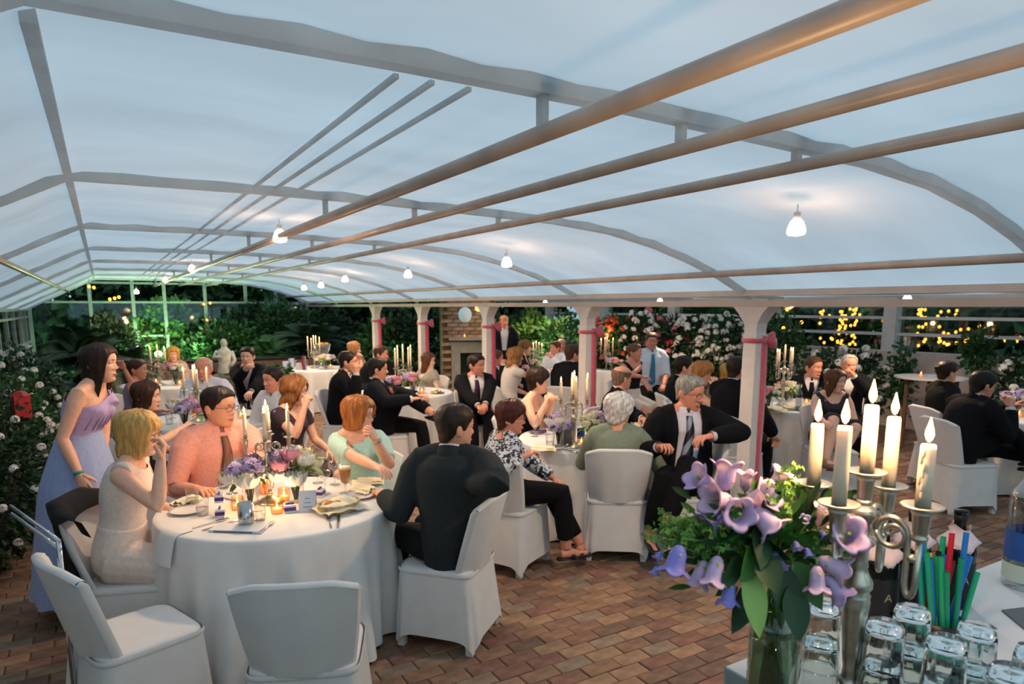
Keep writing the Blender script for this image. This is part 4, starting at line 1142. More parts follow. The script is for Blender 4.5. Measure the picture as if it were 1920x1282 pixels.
# ---- flowers for table bouquets
def petal_ball(m, c, r, n=14, cup=.6, seed=0, ruffle=.12):
    """a full bloom from overlapping cupped petals"""
    rr = random.Random(seed); c = np.array(c)
    for layer, (rad, tilt, cnt) in enumerate(((.45, .2, 4), (.75, .55, 6), (1.0, .95, 7))):
        for k in range(cnt):
            a = 2 * math.pi * (k + .5 * layer) / cnt + rr.uniform(-.15, .15); el = math.pi / 2 - tilt + rr.uniform(-.1, .1)
            P = []
            for u in np.linspace(0, 1, 4):
                row = []
                for v in np.linspace(-1, 1, 5):
                    wd = math.sin(math.pi * (.18 + .62 * u)) * .62; e = (-.35 + (el + .35) * u ** .8)
                    rad2 = r * rad * (.55 + .45 * u) * (1 + ruffle * math.sin(v * 4 + k) * u)
                    an = a + v * wd
                    row.append(c + np.array([math.cos(an) * math.cos(e) * rad2, math.sin(an) * math.cos(e) * rad2, math.sin(e) * rad2]))
                P.append(row)
            m.grid(np.array(P))
def florets(m, c, r, n, fr, seed=0):
    rr = random.Random(seed)
    for k in range(n):
        z = rr.uniform(-.35, 1); a = rr.uniform(0, 6.28); q = math.sqrt(max(0, 1 - z * z)); d = np.array([q * math.cos(a), q * math.sin(a), z]); x, y, d = basis(d); p = np.array(c) + d * r
        for j in range(4):
            b = j * math.pi / 2 + a; u = x * math.cos(b) + y * math.sin(b); v = -x * math.sin(b) + y * math.cos(b)
            m.add([p, p + u * fr * .6 + v * fr * .4 + d * .003, p + u * fr + d * .001, p + u * fr * .6 - v * fr * .4 + d * .003], [(0, 1, 2, 3)])
def leaf(m, p, d, L, wd, up=(0, 0, 1), fold=.25, droop=.3, n=5):
    x, y, d = basis(d, up); P = []
    for u in np.linspace(0, 1, n):
        w2 = wd * math.sin(math.pi * min(1, u * .95 + .05)) ** .8; c = np.array(p) + d * L * u - np.array([0, 0, 1]) * droop * L * u * u
        P.append([c + x * w2 + y * fold * w2, c, c - x * w2 + y * fold * w2])
    m.grid(np.array(P))
def make_bouquet(seed, H=.17, spread=.11, kinds='whitepink'):
    rr = random.Random(seed); t = thing('flower_bouquet', (0, 0, 0))
    MB().lathe([(.001, .003), (.034, 0), (.036, .004), (.033, .06), (.040, .12)], 16, cap=False).build('vase', m_glass_t, t)
    m = MB()
    for k in range(26):
        a = rr.uniform(0, 6.28); q = rr.uniform(.3, 1) * spread; tip = (q * math.cos(a), q * math.sin(a), H * rr.uniform(.72, 1.25))
        m.tube([(q * .1 * math.cos(a), q * .1 * math.sin(a), .01), (q * .35 * math.cos(a), q * .35 * math.sin(a), .11), tip], .0016, 5)
    m.build('stems', m_green3, t)
    m = MB()
    for k in range(44):
        a = rr.uniform(0, 6.28); q = rr.uniform(.2, .9) * spread; e = rr.uniform(-.3, .9)
        leaf(m, (q * math.cos(a), q * math.sin(a), H * rr.uniform(.65, 1.0)), (math.cos(a + rr.uniform(-.7, .7)), math.sin(a + rr.uniform(-.7, .7)), e), rr.uniform(.04, .08), rr.uniform(.009, .016))
    m.build('leaves', m_green if seed % 2 else m_green2, t)
    cols = {'whitepink': [m_white_p, m_pink_p, m_cream_p, m_lilac_p, m_white_p], 'lilac': [m_lilac_p, m_white_p, m_lilac_p, m_cream_p], 'blush': [m_blush_p, m_white_p, m_pink_p, m_cream_p, m_lilac_p]}[kinds]
    n = 9
    for k in range(n):
        a = k * 2.4 + rr.uniform(-.2, .2); q = spread * math.sqrt((k + .3) / n); c = (q * math.cos(a), q * math.sin(a), H * (1.12 - .35 * (q / spread) ** 2))
        m = MB(); mt = cols[k % len(cols)]
        if mt is m_lilac_p: florets(m, c, .042, 70, .014, seed * 9 + k)
        else: petal_ball(m, c, rr.uniform(.036, .052), seed=seed * 7 + k)
        m.build('bloom', mt, t)
    return freeze(t)
BQ = {}
def bouquet(pos, rz, label, seed=0, kinds='whitepink', H=.17, spread=.11, scale=None):
    key = (seed, kinds, H, spread)
    if key not in BQ: BQ[key] = make_bouquet(seed, H, spread, kinds)
    return inst(BQ[key], pos, rz, label, 'bouquet', None, scale or 1.32)
def make_bottle(glassm, H=.30, r=.037, label=None, cap=None, neck=.013):
    t = thing('bottle', (0, 0, 0)); MB().lathe([(.001, .004), (r * .9, 0), (r, .006), (r, H * .58), (r * .92, H * .64), (neck * 1.1, H * .76), (neck, H * .8), (neck, H * .95), (neck * 1.15, H * .955), (neck * 1.15, H)], 24, cap=False).build('glass_body', glassm, t)
    if label: MB().lathe([(r + .0006, H * .18), (r + .0008, H * .19), (r + .0008, H * .47), (r + .0006, H * .48)], 24, cap=False).build('label', label, t)
    if cap: MB().lathe([(neck * 1.2, H * .86), (neck * 1.25, H * .87), (neck * 1.25, H * 1.0), (.001, H * 1.004)], 18).build('cap', cap, t)
    return freeze(t)
# ================================================================== THE BAR COUNTER IN FRONT
CZ = 1.20
A_ = G(1361, 1249, CZ); B_ = G(1925, 1032, CZ); cdir = (B_ - A_).normalized(); cnrm = Vector((cdir.y, -cdir.x, 0))
if cnrm.dot(CAM - A_) < 0: cnrm = -cnrm
B2 = A_ + cdir * 1.5
ct = thing('bar_counter', (0, 0, 0), 0, 'white-covered bar counter carrying the large candelabrum and upturned glasses', 'counter')
def slab(name, pts, z0, z1, m, parent, smooth=False):
    n = len(pts); b = MB(); b.rings([np.array([(p.x, p.y, z) for p in pts]) for z in (z0, z1)]); return b.build(name, m, parent, smooth)
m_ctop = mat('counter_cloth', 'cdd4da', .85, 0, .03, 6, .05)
slab('counter_top', [A_, B2, B2 + cnrm * .46, A_ + cnrm * .46], CZ - .03, CZ, m_ctop, ct)
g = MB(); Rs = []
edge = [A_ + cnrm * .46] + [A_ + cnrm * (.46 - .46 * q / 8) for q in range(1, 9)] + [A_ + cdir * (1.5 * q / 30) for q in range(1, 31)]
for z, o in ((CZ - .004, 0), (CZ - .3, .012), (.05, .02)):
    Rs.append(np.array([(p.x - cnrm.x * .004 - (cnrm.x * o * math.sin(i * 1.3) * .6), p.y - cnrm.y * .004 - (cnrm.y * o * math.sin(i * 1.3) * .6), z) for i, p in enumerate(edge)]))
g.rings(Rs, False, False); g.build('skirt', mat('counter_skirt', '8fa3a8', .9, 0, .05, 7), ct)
for q in (.06, 1.44):
    for e in (.05, .41):
        p = A_ + cdir * q + cnrm * e; MB().box((p.x, p.y, (CZ - .03) / 2), (.05, .05, CZ - .03)).build('leg', m_dark, ct, False)
# grey tray added where bare table shows through the cloth
p = G(1935, 1160, CZ); q_ = [G(1878, 1146, CZ), G(2010, 1130, CZ), G(2010, 1230, CZ), G(1925, 1185, CZ)]
slab('table_patch', q_, CZ, CZ + .004, mat('slate_grey', '55646c', .6), None); tag(bpy.data.objects['table_patch'], 'dark grey tray standing for bare table on the white bar counter', 'tray')
# the large candelabrum
big, bc = make_candelabrum(.40, .081, .07, m_pewter, 4, 32); big.name = 'candelabrum'
bp = W(1621, 932, 1.04); bp = Vector((bp.x, bp.y, CZ)); ax = W(1730, 955, .977) - W(1524, 912, 1.103); brz = math.atan2(ax.y, ax.x)
big.location = bp; big.rotation_euler = (0, 0, brz)
tag(big, 'tall five-armed silver candelabrum standing on the bar counter', 'candelabrum')
pos_name = {}
hs_ = [(0, .104, 'tall lit candle in the raised centre cup of the bar candelabrum'), (1, .092, 'dripping lit candle on the right front arm of the bar candelabrum'), (2, .113, 'lit candle on the back right arm of the bar candelabrum'),
       (3, .100, 'lit candle on the back left arm of the bar candelabrum'), (4, .116, 'lit candle on the left front arm of the bar candelabrum')]
for i, h, lb in hs_:
    x, y, z = bc[i]; wp = Vector((bp.x + x * math.cos(brz) - y * math.sin(brz), bp.y + x * math.sin(brz) + y * math.cos(brz), CZ + z + .002))
    o = candle(wp, h, lb, 'candles of the bar candelabrum')
    if i == 1:
        d = MB()
        for k in range(7): d.ellipsoid((-.0103, .003 * math.sin(k * 2), h - .012 - k * .010), (.0016 + .0008 * (k % 3), .002, .007), 8, 6)
        d.build('wax_drip', m_wax, o)
    glow(wp + Vector((0, 0, h + .026)), 2.0, (1, .60, .28), .012)
# upturned faceted tumblers, stacked two and two
m_tg = mat('pressed_glass', 'f2f8f6', .03, trans=1.0, ior=1.48)
def make_tumbler():
    t = thing('tumbler', (0, 0, 0)); N = 40; a = np.linspace(0, 2 * math.pi, N, endpoint=False); nf = 10
    def ringr(r, z, fac):
        k = (a * nf / (2 * math.pi)) % 1 - .5; pol = math.cos(math.pi / nf) / np.cos(k * 2 * math.pi / nf)
        rr = r * (1 - fac + fac * pol); return np.c_[rr * np.cos(a), rr * np.sin(a), np.full(N, z)]
    m = MB()
    out = [(.0395, 0, .0), (.0400, .006, 0), (.0390, .03, .2), (.0365, .045, 1), (.0340, .085, 1), (.0325, .107, 1), (.0300, .1135, 1), (.024, .115, .5), (.001, .113, 0)]
    inn = [(.001, .099, 0), (.024, .0985, 0), (.0285, .094, .3), (.0315, .07, .5), (.034, .04, .2), (.0372, .006, 0), (.0383, 0, 0)]
    m.rings([ringr(*q) for q in out] , False); V1 = m.n
    m.rings([ringr(*q) for q in inn], False)
    nO = len(out) * N
    m.add(np.zeros((0, 3)), []); m.f += [(j, (nO + (len(inn) - 1) * N) + j, (nO + (len(inn) - 1) * N) + (j + 1) % N, (j + 1) % N) for j in range(N)]; m.m += [0] * N
    m.build('glass_body', m_tg, t)
    return freeze(t)
TUMB = make_tumbler()
tl = [((1544, 1127), 'left of the row, beside the flower vase'), ((1660, 1166), 'in front of the candelabrum stem'), ((1712, 1139), 'behind the others, nearest the straws'),
      ((1776, 1196), 'front of the touching pair right of the candelabrum'), ((1834, 1172), 'back of the touching pair right of the candelabrum'), ((1898, 1252), 'at the lower right edge'), ((1946, 1216), 'cut by the right edge')]
for (px, py), lb in tl:
    p = G(px, py, CZ + .062 + .115)
    inst(TUMB, (p.x, p.y, CZ + .0005), rng.uniform(0, 1), 'lower upturned faceted tumbler of the stack ' + lb, 'glass', 'upturned tumblers on the bar', (.82, .82, 1))
    inst(TUMB, (p.x, p.y, CZ + .0625), rng.uniform(0, 1), 'upper upturned faceted tumbler of the stack ' + lb, 'glass', 'upturned tumblers on the bar', (.82, .82, 1))
# straws in a black cup
sc_ = W(1772, 1080, 1.33); sc_ = Vector((sc_.x, sc_.y, CZ))
MBc = MB().lathe([(.001, .003), (.040, 0), (.043, .004), (.045, .045), (.043, .045), (.041, .006), (.001, .005)], 24, cap=False)
cupo = MBc.build('straw_cup', mat('black_plastic', '0d0e10', .35)); cupo.location = sc_; tag(cupo, 'black cup holding coloured straws on the bar', 'cup')
stl = [(1723, 1040, '0f9c8a'), (1733, 1004, '1a9c86'), (1738, 1036, '1d9f7c'), (1744, 1046, '2a74c4'), (1748, 1046, 'b02a2e'), (1756, 1044, '1fa070'), (1764, 1044, '22a874'), (1769, 1006, '17a07a'), (1771, 1040, '2a6cc0'),
       (1775, 1072, '188f70'), (1785, 1000, 'cc1f38'), (1786, 1050, 'a8202e'), (1803, 1046, '138f74'), (1812, 999, '1f74cc'), (1820, 1042, '1f7fd0'), (1833, 1073, '14a078'), (1742, 1036, 'd8c83a'), (1728, 1012, '2277c4'), (1760, 1034, '16181c')]
cn = {'0f9c8a': 'teal', '1a9c86': 'teal', '1d9f7c': 'green', '2a74c4': 'blue', 'b02a2e': 'red', '1fa070': 'green', '22a874': 'green', '17a07a': 'green', '2a6cc0': 'blue', '188f70': 'green', 'cc1f38': 'red', 'a8202e': 'red', '138f74': 'green', '1f74cc': 'blue', '1f7fd0': 'blue', '14a078': 'green', 'd8c83a': 'yellow', '2277c4': 'blue', '16181c': 'black'}
cnt = {}
for i, (px, py, c) in enumerate(stl):
    an = i * 2.4; dep = 1.33 + .028 * math.sin(i * 1.9) if c != 'd8c83a' else 1.372; top = W(px, py, dep)
    off = RGT * ((px - 1772) / 1280 * 1.33 * .55) + FWD * (.022 * math.sin(i * 1.9)); base = sc_ + Vector((off.x, off.y, .008))
    m = MB(); m.tube([tuple(base), tuple(base.lerp(top, .5)), tuple(top)], (.0052), 10, cap=False); m.tube([tuple(top), tuple(base.lerp(top, .5))], .0044, 10, cap=False)
    o = m.build('drinking_straw', mat('straw_' + c, c, .4))
    nm = cn[c]; cnt[nm] = cnt.get(nm, 0) + 1
    ordn = ['first', 'second', 'third', 'fourth', 'fifth', 'sixth', 'seventh', 'eighth'][cnt[nm] - 1]
    tag(o, '%s drinking straw in the black cup, %s %s one from the left' % (nm, ordn, nm) if nm not in ('yellow', 'black') else '%s drinking straw standing in the black cup' % nm, 'straw', 'straws in the black cup')
# dark bottles with paper collars, and a water bottle
m_dkb = mat('black_bottle_glass', '0a0c0b', .12)
m_lab = mat('black_label', '131416', .5); m_tissue = mat('pinkish_tissue', 'd6c4cc', .9, 0, .06, 40, .2)
def dark_bottle(px, py, zc, H, label, text):
    p = W(px, py, zc); b = make_bottle(m_dkb, H, .036, m_lab, None, .012); b.location = (p.x, p.y, CZ); tag(b, label, 'bottle', 'dark bottles behind the candelabrum'); b.rotation_euler = (0, 0, heading(180))
    m = MB(); N = 22; Rs = []
    for z, r in ((H * .60, .030), (H * .66, .040), (H * .70, .030), (H * .76, .020), (H * .80, .017), (H * .84, .021)):
        a = np.linspace(0, 2 * math.pi, N, endpoint=False); rr = r * (1 + .12 * np.sin(a * 5 + z * 90)); Rs.append(np.c_[rr * np.cos(a), rr * np.sin(a), z + .006 * np.sin(a * 3)])
    m.rings(Rs, False); m.build('paper_collar', m_tissue, b)
    MB().lathe([(.013, H * .9), (.0135, H * .91), (.0135, H), (.001, H * 1.002)], 16).build('capsule', m_lab, b)
    fc = bpy.data.curves.new('lettering', 'FONT'); fc.body = text; fc.size = .024; fc.align_x = 'CENTER'; fc.extrude = .0004
    tmp = bpy.data.objects.new('tmpf', fc); me = bpy.data.meshes.new_from_object(tmp); bpy.data.objects.remove(tmp)
    co = np.array([v.co[:] for v in me.vertices]); an = co[:, 0] / .0368
    for v, x, y, z, q in zip(me.vertices, np.sin(an) * .0372, np.cos(an) * .0372, co[:, 1] + H * .28, co[:, 2]): v.co = (-x, y, z)
    me.materials.append(mat('label_print', 'c9bfae', .5)); o = put('lettering', me, b)
    return b
dark_bottle(1652, 1060, 1.40, .225, 'dark bottle with paper collar right behind the candelabrum stem', 'A')
dark_bottle(1707, 1060, 1.47, .235, 'dark bottle with paper collar between candelabrum and straws', 'AZ')
dark_bottle(1792, 1060, 1.50, .215, 'dark bottle with black capsule behind the straws', 'A')
p = W(1926, 1050, 1.60)
wb = make_bottle(mat_thin_glass('bottle_glass_clear', (.9, .95, .95), .08, .02), .36, .047, mat('blue_label', '1f4f9a', .5, 0, .1, 30), None, .014); wb.location = (p.x, p.y, CZ)
tag(wb, 'clear mineral water bottle with blue label at the right edge of the bar', 'bottle')
MB().lathe([(.0476, .02), (.0478, .022), (.0478, .055), (.0476, .06)], 24, cap=False).build('lower_label', mat('pale_green_label', 'b9c9bd', .5), wb)
for c in wb.children:
    if c.name.startswith('label'): c.scale = (1, 1, .62); c.location = (0, 0, .03)
# ---- the flower vase
vz = W(1455, 1150, 1.08); vz = Vector((vz.x, vz.y, CZ))
vs = thing('flower_vase', vz, 0, 'glass vase of lilac bellflowers and green sprays on the bar counter', 'vase')
MB().lathe([(.001, .004), (.036, 0), (.039, .004), (.039, .14), (.0425, .19), (.040, .19), (.0365, .14), (.0355, .010), (.001, .010)], 32, cap=False).build('vase', mat_thin_glass('vase_glass', (.74, .84, .74), .08, .02), vs)
MB().lathe([(.001, .011), (.035, .011), (.0358, .12), (.001, .12)], 28).build('water', mat_thin_glass('vase_water', (.72, .82, .68), .05, .0), vs)
def vl(px, py, zc): 
    q = W(px, py, zc) - vz; return np.array([q.x, q.y, q.z])
toward = -np.array(FWD); rgt = np.array(RGT); upv = np.array((0, 0, 1.))
m_bell = mat('bellflower_lilac', 'c3a3da', .55, 0, .10, 40, sss=.2, col2='d9b6dc'); m_bell2 = mat('bellflower_blue', '8d86d8', .55, 0, .10, 40, sss=.2); m_bell3 = mat('bellflower_mauve', 'd9b4d6', .55, 0, .08, 40, sss=.2)
m_styl = mat('pale_stigma', 'e6e2a8', .6)
def bell(c, d, L, r, mt, name='bellflower', open_=1.0, seed=0):
    """c = stem end, d = direction the mouth points to"""
    x, y, d = basis(d, upv if abs(np.dot(nrm_(d), upv)) < .9 else rgt); N = 40; a = np.linspace(0, 2 * math.pi, N, endpoint=False)
    lob = np.abs(np.cos(a * 2.5 + seed)) ; m = MB(); Rs = []
    prof = [(0, .22), (.08, .48), (.25, .70), (.5, .74), (.7, .80), (.85, .95), (.95, 1.12), (1.0, 1.3)]
    for layer in (0, 1):
        for u, q in (prof if layer == 0 else prof[::-1]):
            f = max(0, (u - .62) / .38); rr = r * q * (1 + .22 * open_ * f * (lob - .4)) * (1 if layer == 0 else .94); ax_ = L * (u - .05 * layer) + L * .16 * f * (lob - .5) - L * .12 * open_ * f * f
            Rs.append(c + np.outer(np.cos(a) * rr, x) + np.outer(np.sin(a) * rr, y) + np.outer(np.full(N, 1.) * ax_, d))
    m.rings(Rs, False); o = m.build(name, mt, vs)
    k = MB()
    for j in range(5):
        an = j * 1.2566; s = x * math.cos(an) + y * math.sin(an); leaf(k, c + s * r * .2, d * .8 + s * .75, L * .38, r * .22, up=d, droop=0, n=4)
    k.tube([c + d * L * .1, c + d * L * .62, c + d * L * .8], [.0012, .0014, .003], 6)
    k.build('calyx', m_green2, o)
    return o
def nrm_(v): v = np.asarray(v, float); return v / np.linalg.norm(v)
mouth = vl(1455, 1090, 1.08)
blooms = [(1362, 888, 1.04, (.1, -.15, 1.0), .046, .0185, 0), (1318, 903, 1.06, (-.75, .2, .55), .046, .018, 0), (1347, 938, 1.03, (-.75, .35, .15), .046, .019, 2), (1425, 935, 1.02, (.55, .5, .5), .046, .020, 2), (1382, 962, 1.0, (.1, .97, .15), .030, .019, 0),
          (1437, 978, 1.0, (.55, .45, -.6), .044, .020, 2), (1462, 902, 1.06, (.4, .1, .7), .04, .018, 0), (1338, 978, 1.04, (-.7, .3, -.3), .044, .017, 1), (1545, 968, 1.05, (.2, .2, .9), .034, .015, 0), (1582, 1004, 1.0, (.25, .75, .5), .040, .023, 0),
          (1268, 1052, 1.0, (-.25, .2, -.9), .044, .018, 1), (1312, 1078, 1.02, (-.35, .2, -.9), .042, .014, 2), (1340, 1074, 1.0, (-.25, .3, -.9), .046, .016, 2), (1366, 1112, 1.0, (-.1, .2, -1), .040, .013, 1), (1532, 1088, .98, (.0, .2, -1), .038, .014, 2), (1562, 1062, 1.0, (.7, .2, -.3), .044, .017, 2), (1566, 1104, 1.0, (.55, .3, -.6), .042, .016, 0), (1398, 900, 1.1, (.0, .0, 1), .034, .012, 0)]
sm = MB()
for i, (px, py, zc, dd, L, r, mi) in enumerate(blooms):
    d = nrm_(rgt * dd[0] + toward * dd[1] + upv * dd[2]); c = vl(px, py, zc) - d * L * .5
    bell(c, d, L, r, (m_bell, m_bell2, m_bell3)[mi], seed=i)
    mid = mouth + (c - mouth) * .55 + upv * .03
    sm.tube([mouth * np.array([.15, .15, 0]) + np.array([.016 * math.sin(i * 2.1), .016 * math.cos(i * 1.7), .02]), mouth + np.array([.012 * math.sin(i * 2), .012 * math.cos(i * 2), 0]), mid, c - d * .012, c], .0018, 6)
rr_ = random.Random(5)
for i in range(16):
    px, py = rr_.uniform(1300, 1580), rr_.uniform(900, 1060); q = vl(px, py, rr_.uniform(1.02, 1.14)); sm.tube([mouth * np.array([.3, .3, .1]) + np.array([.02 * math.sin(i), .02 * math.cos(i), 0]), mouth, (mouth + q) / 2 + upv * .01, q], .0014, 5)
sm.build('stems', mat('stem_green', '5f8a3c', .5, 0, .2, 20), vs)
# leaves: each broad leaf by itself, small ones together
for px, py, zc, dd, L, wd, mt in [(1408, 1040, 1.0, (-.5, .55, -.25), .06, .021, m_green), (1412, 1105, .99, (.15, .5, -1), .075, .018, m_green2), (1400, 1115, 1.02, (-.55, .3, -.75), .07, .020, m_green3), (1470, 1090, 1.0, (.25, .4, -.7), .07, .022, m_green3), (1385, 1000, 1.03, (-.8, .3, .2), .055, .014, m_green),
                                  (1500, 1010, 1.02, (.7, .4, .1), .06, .013, m_green), (1455, 1020, 1.0, (.3, .8, .2), .055, .016, m_green3), (1530, 1040, 1.03, (.9, .2, -.1), .06, .012, m_green), (1425, 1010, 1.0, (-.2, .8, -.4), .06, .017, m_green3), (1480, 950, 1.05, (.3, .2, .9), .07, .010, m_green2), (1460, 960, 1.03, (-.25, .2, .9), .06, .009, m_green2),
                                  (1510, 1080, 1.0, (.5, .5, -.6), .06, .018, m_green), (1350, 1020, 1.05, (-.9, .2, -.1), .06, .011, m_green), (1490, 1130, .99, (.1, .5, -.9), .06, .02, m_green3), (1375, 1060, 1.0, (-.6, .5, -.3), .055, .016, m_green3), (1440, 1060, .98, (.1, .8, -.3), .055, .02, m_green3)]:
    m = MB(); d = rgt * dd[0] + toward * dd[1] + upv * dd[2]; d = nrm_(d); leaf(m, vl(px, py, zc) - d * L * .4, d, L, wd, up=toward, fold=.3, droop=.35, n=8); m.build('leaf', mt, vs)
m = MB(); m2 = MB()
for i in range(420):
    px = min(max(rr_.gauss(1440, 62), 1295), 1575); py = min(max(rr_.gauss(1015, 42), 935), 1100); p = vl(px, py, 1.07 + rr_.uniform(-.06, .07)); d = nrm_(p - mouth + rr_.uniform(-1, 1) * .05 * upv + rr_.uniform(-1, 1) * .06 * rgt + .02 * toward)
    leaf(m if i % 3 else m2, p, d, rr_.uniform(.022, .042), rr_.uniform(.004, .008), up=toward, droop=.2, n=4)
o = m.build('small_leaves', m_green, vs); o['kind'] = 'stuff'; o = m2.build('small_leaves', m_green3, vs); o['kind'] = 'stuff'
m = MB()                                                   # frothy yellow-green sprays
def spray(cx, cy, zc, sx, sy, n):
    for i in range(n):
        px, py = rr_.gauss(cx, sx), rr_.gauss(cy, sy); p = vl(px, py, zc + rr_.uniform(-.04, .04)); florets(m, p, .004, 3, .0055, i)
        if i % 4 == 0: m.tube([p, p * .8 + mouth * .2, p * .3 + mouth * .7], .0008, 4)
spray(1278, 1002, 1.06, 26, 16, 130); spray(1330, 1020, 1.05, 26, 16, 90); spray(1470, 925, 1.04, 16, 26, 60); spray(1525, 1050, 1.05, 26, 20, 50); spray(1310, 985, 1.07, 30, 8, 60)
o = m.build('green_sprays', mat('lime_spray', '7fae4a', .6, 0, .2, 20), vs); o['kind'] = 'stuff'
for px, py, zc, dd in [(1490, 1015, 1.0, (.1, .5, -.5)), (1512, 1028, 1.0, (.2, .5, -.8)), (1505, 980, 1.03, (0, .5, .5)), (1455, 1035, 1.0, (-.3, .6, -.4)), (1462, 1052, .99, (.2, .7, -.5)), (1537, 995, 1.03, (.3, .5, -.4)), (1240, 1035, 1.03, (-.5, .3, -.6)), (1233, 1062, 1.03, (-.4, .2, -.9))]:
    d = nrm_(rgt * dd[0] + toward * dd[1] + upv * dd[2]); c = vl(px, py, zc); bell(c, d, .014, .0065, m_bell2, 'small_flower', 1.0)
# ================================================================== TABLES AND WHAT STANDS ON THEM
TZ = .743
def tpos(px, py): return G(px, py, TZ - .001)
T1 = RGT * -1.33 + FWD * 3.76; T2 = RGT * .69 + FWD * 5.75
T1.z = T2.z = 0
TB = {'one': T1, 'two': T2, 'three': G(757, 735, TZ), 'four': G(592, 690, TZ), 'five': G(398, 785, TZ), 'six': G(312, 720, TZ), 'seven': G(1010, 695, TZ), 'eight': G(1138, 690, TZ), 'nine': G(1465, 757, TZ), 'ten': G(1965, 782, TZ)}
tl = {'one': 'nearest round table under a white cloth, laid before the pink-shirted man', 'two': 'round table under a white cloth between the printed-blouse woman and the striped-tie man', 'three': 'round table under a white cloth beside the bow-tied man',
      'four': 'farthest round table with gifts under a white cloth, before the palms', 'five': 'round table under a white cloth behind the pink-shirted man', 'six': 'round table under a white cloth far behind the standing girl in lilac', 'seven': 'round table under a white cloth before the standing dark-suited man',
      'eight': 'round table under a white cloth behind the second ribboned post', 'nine': 'round table under a white cloth right of the nearest ribboned post', 'ten': 'round table under a white cloth cut by the right edge'}
for i, (k, p) in enumerate(TB.items()):
    o = inst(TABLES[i % 2], (p.x, p.y, 0), i * .83, tl[k], 'table', 'round tables under floor-length cloths')
    if k == 'one': o.scale = (1.008, 1.008, 1)
DSC = {'one': 'nearest table', 'two': 'striped-tie man\'s table', 'three': 'bow-tied man\'s table', 'four': 'gift table', 'five': 'table behind the pink-shirted man', 'six': 'far left table', 'seven': 'standing man\'s table',
       'eight': 'table behind the second post', 'nine': 'table right of the nearest post', 'ten': 'table at the right edge'}
def on(k, dx, dy):
    """a place on table k: dx to the viewer's right, dy away"""
    p = TB[k]; q = RGT * dx + FWD * dy; return Vector((p.x + q.x, p.y + q.y, TZ + .0005))
# --- candelabra: place by their stems
cl = {'one': ((508, 942), .41, .145, .115, 7.0), 'two': ((1075, 838), .42, .155, .105, 3.2), 'three': ((757, 738), .36, .24, .12, 3.2), 'four': ((590, 690), .36, .20, .11, 3), 'five': ((372, 790), .34, .18, .105, 3.2), 'six': ((300, 722), .36, .18, .13, 3), 'seven': ((1005, 698), .36, .14, .11, 2.4), 'eight': ((1137, 693), .36, .19, .11, 3), 'nine': ((1466, 760), .50, .15, .10, 3), 'ten': ((1978, 780), .36, .13, .11, 2.4)}
for i, (k, (pp, H, ch, ar, en)) in enumerate(cl.items()):
    p = tpos(*pp); candelabrum((p.x, p.y, TZ), H, .4 + i * .7 if k != 'one' else -PSI + .25, 'small silver candelabrum on the ' + DSC[k], 'candle of the candelabrum on the ' + DSC[k], 'candles on the ' + DSC[k], en, ch, 4, None, ar, (0, 1, -1, 0, 1.5))
# --- bouquets
for i, (k, pp, kind, H, sp, lab) in enumerate([
    ('one', (470, 945), 'lilac', .16, .085, 'lilac hydrangea and white bouquet left of the candelabrum on the nearest table'), ('one', (556, 940), 'whitepink', .19, .10, 'pink rose and white peony bouquet right of the candelabrum on the nearest table'),
    ('two', (1047, 836), 'lilac', .15, .06, 'small lilac bouquet on the table of the striped-tie man'), ('two', (1112, 845), 'whitepink', .19, .06, 'pink sweet-pea bouquet beside the white-haired person'), ('three', (735, 742), 'blush', .15, .11, 'blush and white bouquet left on the table beside the bow-tied man'),
    ('three', (775, 740), 'whitepink', .17, .11, 'white and green bouquet right on the table beside the bow-tied man'), ('five', (348, 800), 'whitepink', .16, .10, 'pink and white bouquet behind the brunette at the second table'), ('five', (392, 800), 'blush', .14, .09, 'cream bouquet under the candelabrum behind the pink-shirted man'),
    ('six', (330, 722), 'whitepink', .19, .11, 'cream and pink bouquet on the table far behind the girl in lilac'), ('four', (612, 692), 'blush', .16, .13, 'blush bouquet on the gift table before the palms'), ('seven', (1000, 700), 'blush', .14, .10, 'pale bouquet on the table before the standing suited man'),
    ('eight', (1150, 694), 'blush', .13, .12, 'pale bouquet on the table behind the second ribboned post'), ('nine', (1440, 768), 'whitepink', .15, .07, 'pink rose bouquet on the table right of the nearest post'), ('nine', (1474, 752), 'blush', .14, .10, 'white bouquet under the candelabrum right of the nearest post'), ('ten', (1905, 778), 'lilac', .15, .11, 'lilac and white bouquet on the table at the right edge')]):
    p = tpos(*pp); o = bouquet((p.x, p.y, TZ), i * 1.7, lab, 1 + i % 4, kind, H, sp)
    if i < 2:                                             # the full white peonies that lean over the front of the two bouquets
        for q, (dx, dz, r_) in enumerate([(.02, .105, .062), (-.05, .12, .05)]):
            v = RGT * dx - FWD * .075; a_ = -i * 1.7; m = MB(); petal_ball(m, (0, 0, 0), r_, seed=31 + q + i * 5, ruffle=.2); o2 = m.build('bloom', m_white_p, o); o2.location = ((v.x * math.cos(a_) - v.y * math.sin(a_)), (v.x * math.sin(a_) + v.y * math.cos(a_)), dz)
